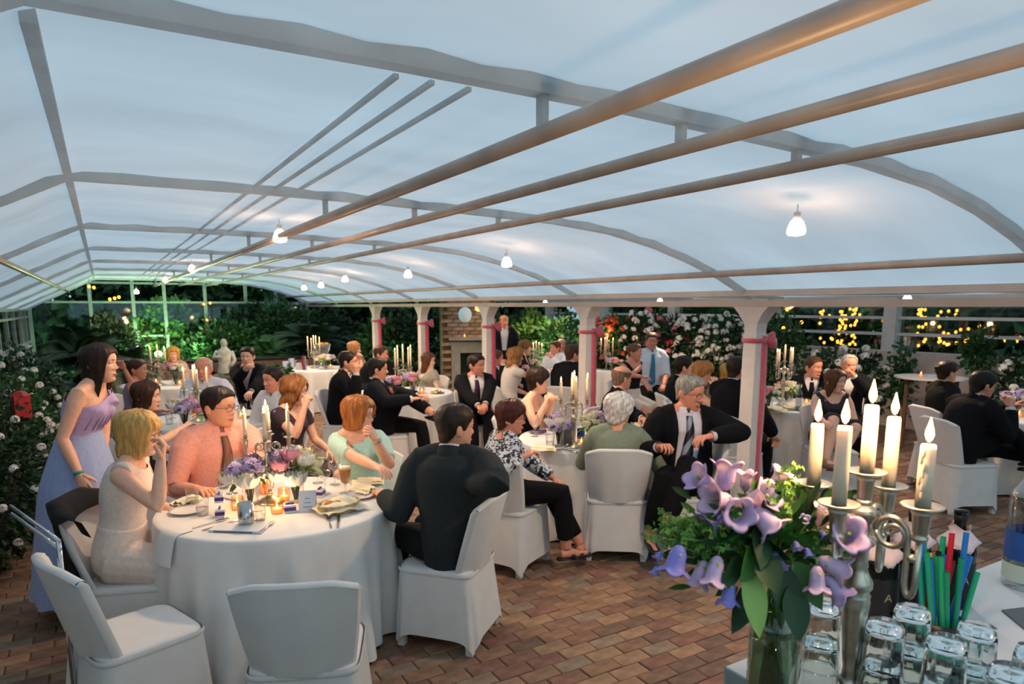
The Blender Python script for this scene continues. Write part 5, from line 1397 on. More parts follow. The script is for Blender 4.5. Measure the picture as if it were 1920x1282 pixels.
# --- nearest table
def put_t1(fn, px, py, *a, **k):
    p = tpos(px, py); return fn((p.x, p.y, TZ), *a, **k)
for px, py, lb in [(362, 948, 'clear tumbler by the blonde woman\'s elbow'), (420, 915, 'clear tumbler before the pink-shirted man'), (487, 975, 'clear water tumbler in front of the lilac bouquet'), (380, 966, 'clear tumbler near the left rim of the nearest table')]: put_t1(lambda p, l: glass('tumbler', p, l), px, py, lb)
for px, py, lb in [(435, 925, 'tall wine glass before the pink-shirted man'), (610, 926, 'wine glass left of the beer on the nearest table'), (628, 908, 'wine glass behind the beer on the nearest table'), (446, 905, 'wine glass close to the pink-shirted man\'s tie'), (596, 905, 'wine glass before the woman in mint')]: put_t1(lambda p, l: glass('wine', p, l, 'wine glasses on the nearest table'), px, py, lb)
put_t1(lambda p, l: glass('beer', p, l), 648, 924, 'footed glass of golden beer in front of the woman in mint')
for px, py, lb in [(446, 955, 'glowing amber votive left of the candelabrum on the nearest table'), (520, 962, 'glowing amber votive right of the steel tumbler on the nearest table'), (533, 938, 'glowing votive behind the menu card'), (498, 925, 'glowing votive under the candelabrum on the nearest table')]:
    o = put_t1(lambda p, l: glass('votive', p, l, 'votives on the nearest table'), px, py, lb)
    p = tpos(px, py); glow((p.x, p.y, TZ + .10), 1.1, (1, .55, .25), .02)
for (px, py), n in zip([(413, 968), (413, 958), (544, 960), (600, 930)], ['lower white favour box with purple band left of the votive', 'upper favour box with purple band left of the votive', 'favour box with purple band under the menu card', 'favour box with purple band behind the bread basket']):
    p = tpos(px, py); prop('favour', make_favor, (p.x, p.y, TZ + (.052 if n.startswith('upper') else 0)), .3 * px, n, 'gift box', 'favours on the nearest table')
o = MB().lathe([(.001, .003), (.036, 0), (.037, .002), (.04, .12), (.039, .12), (.0355, .004), (.001, .004)], 24, cap=False).build('steel_tumbler', m_stain); p = tpos(462, 985); o.location = (p.x, p.y, TZ); tag(o, 'brushed steel tumbler at the front of the nearest table', 'cup')
# bread basket
bk = thing('bread_basket', (0, 0, 0), .3, 'oval wicker bread basket covered with cream napkins', 'basket'); p = tpos(636, 958); bk.location = (p.x, p.y, TZ)
m = MB(); N = 48; a = np.linspace(0, 2 * math.pi, N, endpoint=False)
for z, q in ((.004, .86), (.013, .93), (.022, .98), (.031, 1.02), (.040, 1.05), (.048, 1.06)):
    m.tube(np.c_[.115 * q * np.cos(np.r_[a, a[:1]]), .08 * q * np.sin(np.r_[a, a[:1]]), z + .0015 * np.sin(np.r_[a, a[:1]] * 16 + z * 300)], .0055, 6, cap=False)
m.lathe([(.001, .002), (.07, .002)], 24); m.build('weave', m_wicker, bk)
for q in range(4):
    MB().ellipsoid((-.05 + .035 * q, .012 * (-1) ** q, .045), (.03, .038, .022), 12, 8).build('bread_roll', m_bread, bk)
P = np.array([[(.13 * u, .10 * v, .058 + .018 * math.sin(u * 2.2 + 1) * math.cos(v * 2.4) - .022 * (u * u + v * v) ** 1.2 + .006 * math.sin(u * 7 + v * 5)) for v in np.linspace(-1, 1, 15)] for u in np.linspace(-1, 1, 19)])
m = MB(); m.grid(P); m.build('napkin', m_cream, bk)
for px, py, rz, lb in [(680, 922, .4, 'cream folded napkin on a plate at the right rim of the nearest table'), (690, 908, 1.2, 'cream folded napkin behind the right-hand plate of the nearest table'), (345, 945, -.5, 'cream folded napkin before the blonde woman')]:
    put_t1(lambda p, l: prop('napkin', make_napkin, p, rz, l, 'napkin', 'napkins on the nearest table'), px, py, lb)
for px, py, lb in [(672, 932, 'white plate at the right rim of the nearest table'), (352, 960, 'white plate before the blonde woman')]: put_t1(lambda p, l: prop('plate', make_plate, p, 0, l, 'plate', None, .9), px, py, lb)
for px, py, kind, rz, lb in [(618, 980, 'fork', -.2, 'fork lying right of the bread basket'), (634, 978, 'knife', -.3, 'knife lying right of the bread basket'), (415, 985, 'knife', -1.1, 'knife before the blonde woman'), (395, 982, 'fork', -1.2, 'fork before the blonde woman'), (500, 990, 'fork', -PSI, 'fork right of the steel tumbler'), (420, 935, 'knife', .5, 'knife before the pink-shirted man')]:
    put_t1(lambda p, l: prop(kind, make_fork if kind == 'fork' else make_knife, p, rz, l, 'cutlery'), px, py, lb)
# place napkin hanging over the rim, napkin band, menu card
def rim_cloth(px0, px1, pyrim, drop, label):
    a, b = tpos(px0, pyrim - 22), tpos(px1, pyrim - 26); P = []
    for u in np.linspace(0, 1, 11):
        q = a.lerp(b, u); dirv = (Vector((q.x - T1.x, q.y - T1.y, 0))).normalized(); row = []; base = T1 + dirv * .643
        for z_, r_ in ((TZ + .003, .54), (TZ + .004, .6), (TZ + .002, .634), (TZ - .02, .652), (TZ - drop * .5, .668), (TZ - drop, .685)): row.append((T1.x + dirv.x * r_, T1.y + dirv.y * r_, z_))
        P.append(row)
    m = MB(); m.grid(np.array(P)); m.grid(np.array(P)[::-1] * 1.0 + [0, 0, -.0015]); return tag(m.build('place_napkin', m_cloth), label, 'napkin')
rim_cloth(322, 392, 1012, .15, 'white place napkin hanging over the front rim of the nearest table')
p = tpos(448, 992); o = MB().box((0, 0, .006), (.26, .12, .010)).build('menu_folder', m_paper, None, False); MB().box((0, -.061, .005), (.2, .002, .008)).build('spine', mat('grey_spine', '6b7783', .6), o, False); o.location = (p.x, p.y, TZ); o.rotation_euler = (0, 0, -PSI - .1); tag(o, 'white menu folder lying at the front rim of the nearest table', 'menu')
p = tpos(578, 958); o = thing('menu_card', (p.x, p.y, TZ), -PSI + .15, 'white folded menu card standing left of the bread basket', 'card')
for s in (-1, 1):
    m = MB(); m.add([(-.045, s * .03, 0), (.045, s * .03, 0), (.045, 0, .115), (-.045, 0, .115), (-.045, s * .03 + .001, 0), (.045, s * .03 + .001, 0), (.045, .001, .115), (-.045, .001, .115)], [(0, 1, 2, 3), (4, 7, 6, 5), (0, 4, 5, 1)]); m.build('leaf', mat('menu_card_paper', 'c9d2de', .8), o, False)
m = MB()
for q in range(3): m.box((0, -.024 + q * .006, .03 + q * .022), (.05 - .012 * q, .001, .004), M=Matrix.Rotation(R(-14), 3, 'X'))
m.build('handwriting', mat('ink_blue', '7f8fae', .8), o, False)
# --- table two
for px, py, kind, lb in [(1031, 838, 'tumbler', 'water tumbler before the printed-blouse woman'), (1060, 826, 'carafe', 'water carafe on the table of the striped-tie man'), (1090, 836, 'votive', 'votive on the table of the striped-tie man'), (1002, 818, 'wine', 'wine glass at the left rim of the striped-tie man\'s table'), (1215, 815, 'votive', 'votive before the striped-tie man')]: put_t1(lambda p, l: glass(kind, p, l), px, py, lb)
b = make_bottle(mat_thin_glass('bottle_glass_clear', (.9, .95, .95), .08, .02), .26, .032, MATS['blue_label'], None, .012); p = tpos(1089, 832); b.location = (p.x, p.y, TZ); tag(b, 'water bottle with blue label beside the white-haired person', 'bottle')
o = MB().lathe([(.001, .004), (.062, 0), (.066, .004), (.078, .16), (.081, .165), (.076, .16), (.064, .008), (.001, .008)], 28, cap=False).build('wine_cooler', mat('frosted_grey_plastic', '8f979e', .4, 0, .05, 9)); p = tpos(1063, 832); o.location = (p.x, p.y, TZ); tag(o, 'grey wine cooler bucket on the table of the striped-tie man', 'bucket')
for px, py, rz, lb in [(1020, 845, .8, 'cream napkin at the front rim of the striped-tie man\'s table'), (1205, 800, .2, 'cream napkin before the striped-tie man')]: put_t1(lambda p, l: prop('napkin', make_napkin, p, rz, l, 'napkin'), px, py, lb)
for px, py, kind, rz, lb in [(1060, 846, 'fork', .5, 'fork at the front of the striped-tie man\'s table'), (1072, 846, 'knife', .2, 'knife at the front of the striped-tie man\'s table'), (1094, 846, 'knife', -PSI, 'knife left of the white-haired person')]: put_t1(lambda p, l: prop(kind, make_fork if kind == 'fork' else make_knife, p, rz, l, 'cutlery'), px, py, lb)
p = tpos(1010, 812); o = thing('gift_bag', (p.x, p.y, TZ), .3, 'small printed paper packet before the strapless woman', 'packet'); MB().box((0, 0, .014), (.14, .07, .028)).build('packet_body', mat('packet_red_white', 'b9a0b0', .6, 0, .1, 20, col2='7a2f4a'), o, False); MB().box((.0, .0, .0285), (.05, .072, .002)).build('label', MATS['blue_label'], o, False)
# --- other tables: glasses, votives, napkins, plates
r = random.Random(11)
def side_word(a): return ('right rim', 'far right rim', 'far rim', 'far left rim', 'left rim', 'near left rim', 'near rim', 'near right rim')[int(round(math.degrees(a) / 45)) % 8]
for k, n in (('three', 6), ('five', 6), ('six', 4), ('seven', 4), ('eight', 4), ('nine', 6), ('ten', 4), ('four', 4)):
    for q in range(n):
        a = q * 2 * math.pi / n + r.uniform(-.2, .2); p = on(k, .42 * math.cos(a), .42 * math.sin(a)); kind = ('wine', 'tumbler', 'wine')[q % 3]
        glass(kind, p, '%s at the %s of the %s' % ({'wine': 'wine glass', 'tumbler': 'water tumbler'}[kind], side_word(a), DSC[k]), {'wine': 'wine glasses', 'tumbler': 'water tumblers'}[kind] + ' on the ' + DSC[k])
    for q in range(2):
        a = r.uniform(-.6, .6) + math.pi * q; p = on(k, .27 * math.cos(a), .27 * math.sin(a)); glass('votive', p, ('right', 'left')[q] + ' glowing votive on the ' + DSC[k], 'votives on the ' + DSC[k])
for k, px, py, lb in [('three', 820, 737, 'cream napkin at the right rim of the bow-tied man\'s table'), ('five', 472, 782, 'cream napkin on the plate behind the pink-shirted man'), ('nine', 1490, 768, 'cream napkin on the table right of the nearest post'), ('nine', 1455, 773, 'cream napkin beside the pink rose bouquet right of the nearest post')]:
    p = tpos(px, py); prop('napkin', make_napkin, (p.x, p.y, TZ + .012), px, lb, 'napkin', None, 1.2)
    prop('plate', make_plate, (p.x, p.y, TZ), 0, 'white plate under the ' + lb, 'plate')
b = make_bottle(mat_thin_glass('bottle_green', (.35, .45, .35), .08, .02), .30, .037, m_paper, None, .013); p = tpos(1497, 770); b.location = (p.x, p.y, TZ); tag(b, 'green wine bottle with white label before the smiling man', 'bottle')
# gift table: cards, boxes, yellow wrapped bunch, gauze
for q, (px, w_, h_, c, nm) in enumerate([(536, .10, .15, 'aebbd0', 'pale blue gift box at the left of the gift table'), (547, .08, .20, '9fb0cc', 'tall pale blue gift bag on the gift table'), (560, .09, .12, 'c6c2c8', 'grey gift box left of the gift table candelabrum'), (571, .07, .24, '6e2f45', 'dark red wrapped bottle on the gift table')]):
    p = G(px, 693, TZ); o = thing('gift_box', (p.x, p.y, TZ), q * .3, nm, 'gift'); MB().box((0, 0, h_ / 2), (w_, w_ * .7, h_)).build('wrapping', mat('wrap_' + c, c, .5), o, False); MB().box((0, 0, h_ / 2), (.018, w_ * .7 + .004, h_ + .003)).build('ribbon', m_lilac_p, o, False)
p = G(606, 688, TZ); o = thing('sunflower_bunch', (p.x, p.y, TZ), 0, 'yellow flower bunch in gauze wrapping on the gift table', 'bouquet')
m = MB(); m.lathe([(.02, 0), (.03, .1), (.12, .3), (.16, .42), (.15, .43), (.02, .12)], 18, cap=False); m.build('gauze', mat_thin_glass('gauze_wrap', (.75, .75, .78), .1, .4), o)
m = MB()
for q in range(16): petal_ball(m, (.09 * math.cos(q * 2.4) * math.sqrt(q / 16), .09 * math.sin(q * 2.4) * math.sqrt(q / 16), .40 + .03 * math.cos(q)), .04, seed=q)
m.build('bloom', m_yel_p, o)
# ================================================================== THE GUESTS
def seat_for(o, lab, deg=None, back=.05, shift=(0, 0)):
    d = face_dir(o.hip if deg is None else deg); p = Vector(o.pos) + face_dir(o.hip) * back + RGT * shift[0] + FWD * shift[1]
    c = chair((p.x, p.y), heading(o.hip if deg is None else deg), 'white covered chair under the ' + lab); return c
SK = {'a': 'e2a88a', 'b': 'ecb79c', 'c': 'dea082', 'd': 'd8937a', 'e': 'e8b399'}
P_ = {}
P_['girl'] = person('standing girl with long dark hair in a one-shoulder lilac dress', (186, 680), 4.06, hip=74, look=84, sex='f', stand=True, lean=16, pitch=4, outfit='oneshoulder', top='b3a0cc', bottom='9fb0dc', hair=('long', '2b1d17'), skin=SK['e'], detail=3, size=.98,
    rh=(150, 893, 3.92), re=(112, 840, 3.9), lh=(185, 892, 4.1), le=(225, 870, 4.25), rcurl=.35, lcurl=.5, bracelet=(1, '1f8f86'), vol=1.0, twist=12)
P_['blonde'] = person('blonde bobbed woman in a cream sleeveless dress, cheek on her hand', (258, 812), 3.52, hip=78, look=80, sex='f', lean=10, pitch=8, outfit='dress', top='e3d2c8', bottom='e3d2c8', hair=('bob', 'c99d5c'), skin=SK['b'], detail=3, rh=(302, 858, 3.38), re=(338, 945, 3.32), rcurl=.75, rdir=(-.10, .16, .62), rn=(0, -.8, .2), glasses='5b3a30', strap=.9)
P_['pink'] = person('man in a pink shirt and brown tie with glasses at the nearest table', (410, 762), 4.42, hip=148, look=106, twist=-14, lean=4, outfit='shirt', top='eda898', tie='8d6658', bottom='2b2b30', hair=('short', '221813'), skin=SK['c'], detail=3, belly=.07, glasses='23201f', size=1.06, sleeve=.55, rh=(372, 918, 4.1), lh=(500, 900, 4.1), prof=(1.1, 1.0, .6))
P_['mint'] = person('ginger-haired woman with glasses in a mint dress, hand at her mouth', (672, 776), 4.5, hip=192, look=104, twist=-22, lean=6, sex='f', outfit='dress', top='b9e0d6', bottom='b9e0d6', sleeve=.42, hair=('bob', '9a5f2e'), hairlen=-.12, vol=1.15, skin=SK['b'], detail=3, glasses='8a6a5a', lh=(702, 822, 4.22), le=(735, 885, 4.25), rh=(715, 880, 4.15), re=(630, 900, 4.3), lcurl=1.0, rcurl=.4, ldir=None, watch=(-1, 'b9b4a8'), strap=.88)
P_['grey'] = person('man in a charcoal suit seen from behind, arm over his chair back', (853, 800), 3.72, hip=-42, look=58, twist=58, lean=2, outfit='suit', top='2c3133', bottom='16181a', hair=('crop', '2e211a'), skin=SK['c'], detail=3, size=1.04, rh=(884, 908, 3.62), re=(985, 905, 3.2), lh=(720, 930, 3.95), prof=(1.08, 1, .4), vol=1.3, tie='3a3a44')
P_['blouse'] = person('auburn-haired woman with glasses in a black and white printed blouse', (957, 783), 4.82, hip=74, look=92, twist=-6, lean=6, sex='f', outfit='blouse', pattern='bw', top='17171b', top2='c9ced8', bottom='111114', hair=('pixie', '45201a'), skin=SK['d'], detail=3, glasses='7a4a3a', rh=(985, 855, 4.62), re=(905, 870, 4.6), lh=(1050, 905, 4.85), le=(1000, 880, 5.0), ankles={1: (1062, 1028, 4.86), -1: (1088, 1020, 5.0)}, knees={1: (1030, 890, 4.8), -1: (1055, 890, 5.1)}, shoe='101010', rcurl=.6, belly=.03)
P_['olive'] = person('white-haired person in an olive sweater seen from behind', (1160, 776), 5.08, hip=4, look=40, lean=5, sex='f', outfit='knit', top='7d8876', bottom='6d6a58', hair=('curly', 'cfcac8'), skin=SK['c'], detail=3, rh=(1215, 835, 5.3), lh=(1110, 850, 5.5), size=1.08)
P_['stripe'] = person('grey-haired man in a black suit and striped tie, elbow on a chair back', (1293, 735), 5.12, hip=192, look=138, twist=-16, lean=-3, pitch=14, outfit='suit', top='101115', bottom='0e0f12', tie='stripe', hair=('short', '8d8986'), skin=SK['d'], detail=3, glasses='3a2f2c', size=1.06, jopen=(-.1, .10, .07), under='d2cbd8',
    lh=(1334, 818, 4.85), le=(1392, 806, 5.0), rh=(1236, 838, 4.85), re=(1205, 845, 5.1), rcurl=.8, lcurl=.5, ankles={1: (1218, 1005, 4.95), -1: (1250, 985, 4.75)}, knees={1: (1250, 875, 4.7), -1: (1275, 870, 4.6)}, belly=.04, watch=(-1, '2a2a2e'))
P_['strapless'] = person('short-haired woman in a black strapless dress, hands clasped under her chin', (1008, 714), 6.25, hip=128, look=78, twist=-18, lean=12, sex='f', outfit='strapless', top='15151a', bottom='15151a', hair=('pixie', '2a1c16'), vol=.9, skin=SK['b'], detail=2, rh=(1026, 752, 6.0), re=(1000, 812, 5.95), lh=(1036, 750, 6.0), le=(1050, 800, 6.0), rcurl=1.0, lcurl=1.0)
P_['bald'] = person('bald man in a dark suit seen from behind at the striped-tie man\'s table', (1166, 708), 6.6, hip=140, look=62, twist=-40, lean=6, outfit='suit', top='14161b', bottom='101115', hair=('fringe', '6b5548'), skin=SK['c'], detail=2, lh=(1205, 785, 6.4), rh=(1160, 800, 6.3))
P_['behindpost'] = person('dark-haired man in a black suit seen from behind the nearest post', (1382, 692), 6.55, hip=52, look=64, lean=3, outfit='suit', top='0f1014', bottom='0f1014', hair=('crop', '2a1f18'), skin=SK['c'], detail=2, size=1.05, lh=(1440, 800, 6.9), rh=(1450, 815, 6.4), re=(1440, 800, 6.2))
P_['profile'] = person('dark-haired man in profile wearing a black suit, behind the striped-tie man', (1282, 688), 7.9, hip=86, look=90, lean=2, outfit='suit', top='0f1116', bottom='0f1116', hair=('short', '1f1713'), skin=SK['c'], detail=1, size=1.06)
P_['beige'] = person('short ginger-haired woman in a beige top, hand at her cheek', (1316, 700), 7.2, hip=104, look=112, lean=10, pitch=16, sex='f', outfit='dress', top='d2b39a', bottom='9a8a7c', hair=('pixie', 'a8743e'), vol=1.2, skin=SK['b'], detail=1, rh=(1340, 722, 7.0), re=(1345, 770, 6.95), rcurl=.8)
P_['longblonde'] = person('long-haired blonde woman in a white top beside the nearest post', (1366, 700), 7.2, hip=40, look=30, sex='f', outfit='blouse', top='d9cfc6', bottom='3a3a3a', hair=('long', 'b48a4c'), skin=SK['b'], detail=0)
P_['bluetie'] = person('man in a white shirt and blue tie by the flower hedge', (1222, 638), 10.4, hip=176, look=186, outfit='shirt', top='d8e2ee', tie='3a86b0', bottom='121418', hair=('short', '3a2a20'), skin=SK['d'], detail=1, sleeve=.6, size=1.06)
P_['arms'] = person('woman with folded bare arms in a dark sleeveless top', (1190, 660), 9.3, hip=150, look=122, sex='f', outfit='dress', top='17181c', bottom='cfc6bd', hair=('updo', '6b4a35'), skin=SK['d'], detail=1, rh=(1205, 706, 9.0), lh=(1180, 704, 9.0), re=(1170, 705, 9.0), le=(1218, 705, 9.1))
P_['facing'] = person('man in a black suit and purple tie facing the room, hands clasped', (893, 684), 8.2, hip=170, look=124, twist=-6, lean=0, outfit='suit', top='101216', bottom='0e0f13', tie='4a2f45', hair=('short', '241a15'), skin=SK['d'], detail=2, size=1.06, rh=(900, 765, 7.75), lh=(908, 765, 7.75), rcurl=.9, lcurl=.9, ankles={1: (890, 850, 7.7), -1: (918, 850, 7.7)}, jopen=(.2, .10, .03))
P_['standing'] = person('standing man in a dark jacket and open white shirt at the far end', (945, 602), 13.2, hip=172, look=166, stand=True, outfit='suit', top='151922', bottom='15171c', hair=('fringe', '7a685c'), skin=SK['d'], detail=1, size=1.03, jopen=(.1, .09, .04))
P_['fist'] = person('man resting his face on his fist beside the third post', (931, 672), 10.3, hip=110, look=88, outfit='suit', top='14161b', bottom='14161b', hair=('short', '5a3f2c'), skin=SK['d'], detail=1, rh=(944, 684, 10.1), re=(942, 720, 10.0), rcurl=1.2)
P_['wavy'] = person('woman with long wavy light hair in a white top, far middle table', (966, 668), 9.0, hip=70, look=84, lean=8, sex='f', outfit='dress', top='dcd5cc', bottom='dcd5cc', sleeve=.2, hair=('long', '9a6a3c'), vol=1.4, skin=SK['b'], detail=1, rh=(990, 690, 9.1), re=(985, 710, 8.8))
P_['behindwavy'] = person('person with light brown hair half hidden behind the wavy-haired woman', (984, 652), 11.0, hip=100, look=84, sex='f', outfit='blouse', top='1b1b20', bottom='1b1b20', hair=('pixie', '8a6038'), skin=SK['b'], detail=0)
P_['whiteshirt'] = person('flushed man in a white shirt, hand at his face, far middle table', (1041, 652), 12.4, hip=214, look=236, outfit='shirt', top='dfe0ea', bottom='2b2b30', hair=('crop', '4a3428'), skin=SK['d'], detail=1, lh=(1032, 668, 12.15), le=(1042, 690, 12.05), lcurl=1.0)
P_['behindwhite'] = person('balding man behind the flushed man in a white shirt', (1053, 646), 13.1, hip=200, look=170, outfit='shirt', top='d8dce6', bottom='2b2b30', hair=('fringe', '6a5648'), skin=SK['d'], detail=0)
P_['darkback'] = person('brown-haired man in a dark jacket left of the second post, seen from behind', (1074, 664), 8.8, hip=30, look=64, outfit='suit', top='17181c', bottom='17181c', hair=('short', '4a3222'), skin=SK['c'], detail=1, size=1.05)
P_['tux'] = person('man in a black dinner jacket and bow tie, hand at his chin', (652, 678), 8.2, hip=96, look=84, twist=-6, lean=10, outfit='suit', top='0f1116', bottom='0f1116', bow=True, under='ded8d6', hair=('crop', '20170f'), skin=SK['c'], detail=2, size=1.06, rh=(668, 700, 7.95), re=(690, 742, 7.85), rcurl=1.0, beard=True, jopen=(.3, .10, .0), vol=1.2)
P_['legscrossed'] = person('dark-haired man in a navy suit leaning back with crossed legs', (708, 692), 7.5, hip=82, look=76, lean=-6, outfit='suit', top='0f131b', bottom='0e1015', hair=('short', '1f1611'), skin=SK['c'], detail=2, size=1.04, rh=(772, 748, 7.25), re=(740, 760, 7.1), lh=(785, 742, 7.5), ankles={1: (812, 775, 7.25), -1: (800, 870, 7.5)}, knees={1: (790, 735, 7.3), -1: (800, 770, 7.7)}, tie='22242c')
P_['redlit'] = person('brown-haired man behind the table candelabrum beside the bow-tied man', (714, 664), 9.7, hip=170, look=96, outfit='suit', top='17181c', bottom='17181c', hair=('short', '4a2f20'), skin=SK['d'], detail=1)
P_['greytop'] = person('brown-haired woman in a pale grey top behind the blush bouquet', (803, 676), 9.75, hip=205, look=112, twist=20, sex='f', outfit='dress', top='a89e92', bottom='55504c', sleeve=.2, hair=('long', '5a3824'), hairlen=-.45, skin=SK['b'], detail=1)
P_['behindtux'] = person('fair-haired woman behind the man in the dinner jacket', (664, 654), 10.6, hip=140, look=96, sex='f', outfit='dress', top='caa38c', bottom='6a5a54', hair=('long', '9a6f48'), hairlen=-.4, skin=SK['b'], detail=0, lh=(680, 672, 10.4), le=(690, 695, 10.4))
P_['wavybrown'] = person('wavy light brown haired woman in a dark flowered dress, hand over her mouth', (552, 732), 5.5, hip=112, look=92, lean=8, pitch=10, sex='f', outfit='dress', pattern='floral', top='35232c', top2='8d7680', bottom='35232c', sleeve=.25, hair=('long', '8a5a34'), hairlen=-.42, vol=1.5, skin=SK['b'], detail=2, rh=(572, 760, 5.3), re=(588, 815, 5.2), rcurl=1.0)
P_['leftof'] = person('dark-haired man half hidden behind the wavy-haired woman', (513, 712), 6.5, hip=206, look=214, outfit='shirt', top='c9ccd2', bottom='26262a', hair=('short', '1f1713'), skin=SK['d'], detail=1)
P_['chin'] = person('young man in a dark suit with his hand at his mouth, far left', (464, 668), 8.8, hip=180, look=176, lean=4, outfit='suit', top='10131a', bottom='10131a', under='b8a8b4', hair=('short', '18120f'), skin=SK['b'], detail=1, rh=(462, 690, 8.5), re=(445, 730, 8.5), lh=(470, 735, 8.4), rcurl=1.0)
P_['oldwhite'] = person('bald old man in a white shirt behind the candles of the second table', (382, 690), 7.5, hip=182, look=176, outfit='shirt', top='d0d4de', bottom='3a3a40', hair=('fringe', 'b9b3b0'), skin=SK['d'], detail=1, size=1.06, rh=(350, 765, 7.2), lh=(415, 765, 7.2))
P_['brunette'] = person('long-haired brunette in black reaching an arm along the table', (274, 742), 5.25, hip=70, look=82, lean=10, sex='f', outfit='dress', top='17161a', bottom='17161a', hair=('long', '3a241a'), hairlen=-.3, skin=SK['b'], detail=2, rh=(345, 800, 5.25), re=(300, 815, 5.1))
P_['updo'] = person('woman with pinned-up brown hair at the far left table', (258, 692), 7.8, hip=80, look=86, sex='f', outfit='dress', top='8d7f96', bottom='6a607a', hair=('updo', '3e281c'), skin=SK['d'], detail=1, lh=(232, 690, 7.6), le=(240, 730, 7.5))
P_['yellow'] = person('fair-haired person behind the far left candelabrum', (325, 664), 10.6, hip=186, look=150, sex='f', outfit='blouse', top='b99a90', bottom='55504c', hair=('bob', 'c99640'), hairlen=-.1, skin=SK['b'], detail=0)
P_['smiling'] = person('smiling man in a black suit behind the table right of the nearest post', (1525, 688), 8.3, hip=196, look=158, outfit='suit', top='0f1115', bottom='0f1115', tie='18181d', hair=('crop', '4a3325'), skin=SK['d'], detail=1, size=1.08)
P_['printdress'] = person('brown-haired woman with a fringe in a dark printed dress, bare arms', (1566, 714), 6.75, hip=186, look=150, lean=2, sex='f', outfit='dress', pattern='floral2', top='2a2026', top2='8d8288', bottom='2a2026', hair=('long', '5b3620'), hairlen=-.4, skin=SK['b'], detail=2, ankles={1: (1548, 862, 6.4), -1: (1566, 868, 6.4)}, rh=(1545, 790, 6.4), lh=(1600, 800, 6.5), shoe='8a6a58')
P_['oldhand'] = person('grey-haired old man in black holding a hand over his mouth', (1592, 684), 8.0, hip=196, look=190, outfit='suit', top='101216', bottom='101216', hair=('receding', 'a9a2a0'), skin=SK['d'], detail=1, lh=(1600, 704, 7.75), le=(1622, 748, 7.6), lcurl=1.1)
P_['rightwoman'] = person('dark-haired woman in a black jacket beyond the bar straws', (1776, 698), 6.9, hip=86, look=82, lean=-2, sex='f', outfit='suit', top='17181a', bottom='b98f6e', hair=('updo', '2a1a14'), skin=SK['c'], detail=2, jopen=(.2, .09, .03), under='c99a7c', rh=(1815, 790, 6.8))
P_['leaning'] = person('man in a black suit leaning forward at the right edge', (1842, 722), 6.2, hip=84, look=88, lean=18, pitch=14, outfit='suit', top='101116', bottom='0e0f13', hair=('short', '1a120e'), skin=SK['d'], detail=2, size=1.06, rh=(1895, 765, 6.1), lh=(1900, 760, 6.3), re=(1860, 810, 6.0), rcurl=.9, lcurl=.9, tie='6a7a8a', ankles={1: (1960, 870, 6.2), -1: (1975, 860, 6.4)})
run_jobs()
for k, o in P_.items(): print(k, 'L=%.2f dz=%.3f zp=%.2f' % (o.L, o.dz, o.zp))
nm = {'blonde': 'blonde woman in cream', 'pink': 'man in the pink shirt', 'mint': 'ginger-haired woman in mint', 'olive': 'white-haired person in olive', 'strapless': 'woman in the strapless dress', 'bald': 'bald man seen from behind', 'profile': 'dark-haired man in profile',
      'behindpost': 'man in black behind the nearest post', 'beige': 'woman in the beige top', 'bluetie': 'man with the blue tie', 'arms': 'woman with folded arms', 'facing': 'man with the purple tie', 'fist': 'man resting his face on his fist', 'wavy': 'woman with wavy light hair', 'darkback': 'man in a dark jacket left of the second post',
      'tux': 'man in the dinner jacket', 'legscrossed': 'man with crossed legs', 'greytop': 'woman in the pale grey top', 'wavybrown': 'woman in the dark flowered dress', 'leftof': 'man behind the wavy-haired woman', 'chin': 'young man with his hand at his mouth', 'oldwhite': 'bald old man in the white shirt', 'brunette': 'brunette in black',
      'smiling': 'smiling man right of the nearest post', 'printdress': 'woman in the dark printed dress', 'oldhand': 'old man covering his mouth', 'rightwoman': 'woman in the black jacket', 'leaning': 'man leaning at the right edge', 'redlit': 'man behind the candelabrum', 'updo': 'woman with pinned-up hair', 'whiteshirt': 'flushed man in white', 'longblonde': 'long-haired blonde woman',
      'behindtux': 'fair-haired woman behind the dinner jacket', 'yellow': 'fair-haired person far left', 'behindwhite': 'balding man behind the flushed man', 'behindwavy': 'person behind the wavy-haired woman'}
for k, n_ in nm.items(): seat_for(P_[k], n_)
seat_for(P_['grey'], 'man in the charcoal suit', -72); seat_for(P_['blouse'], 'woman in the printed blouse', 30, .06); seat_for(P_['stripe'], 'man with the striped tie', -92, .02)
p = G(92, 1056, .845) + face_dir(40) * .28; chair((p.x, p.y), heading(40), 'empty white covered chair in the near left corner')
p = G(548, 1096, .845) + face_dir(-8) * .28; chair((p.x, p.y), heading(-8), 'empty white covered chair with its back to the viewer before the nearest table')
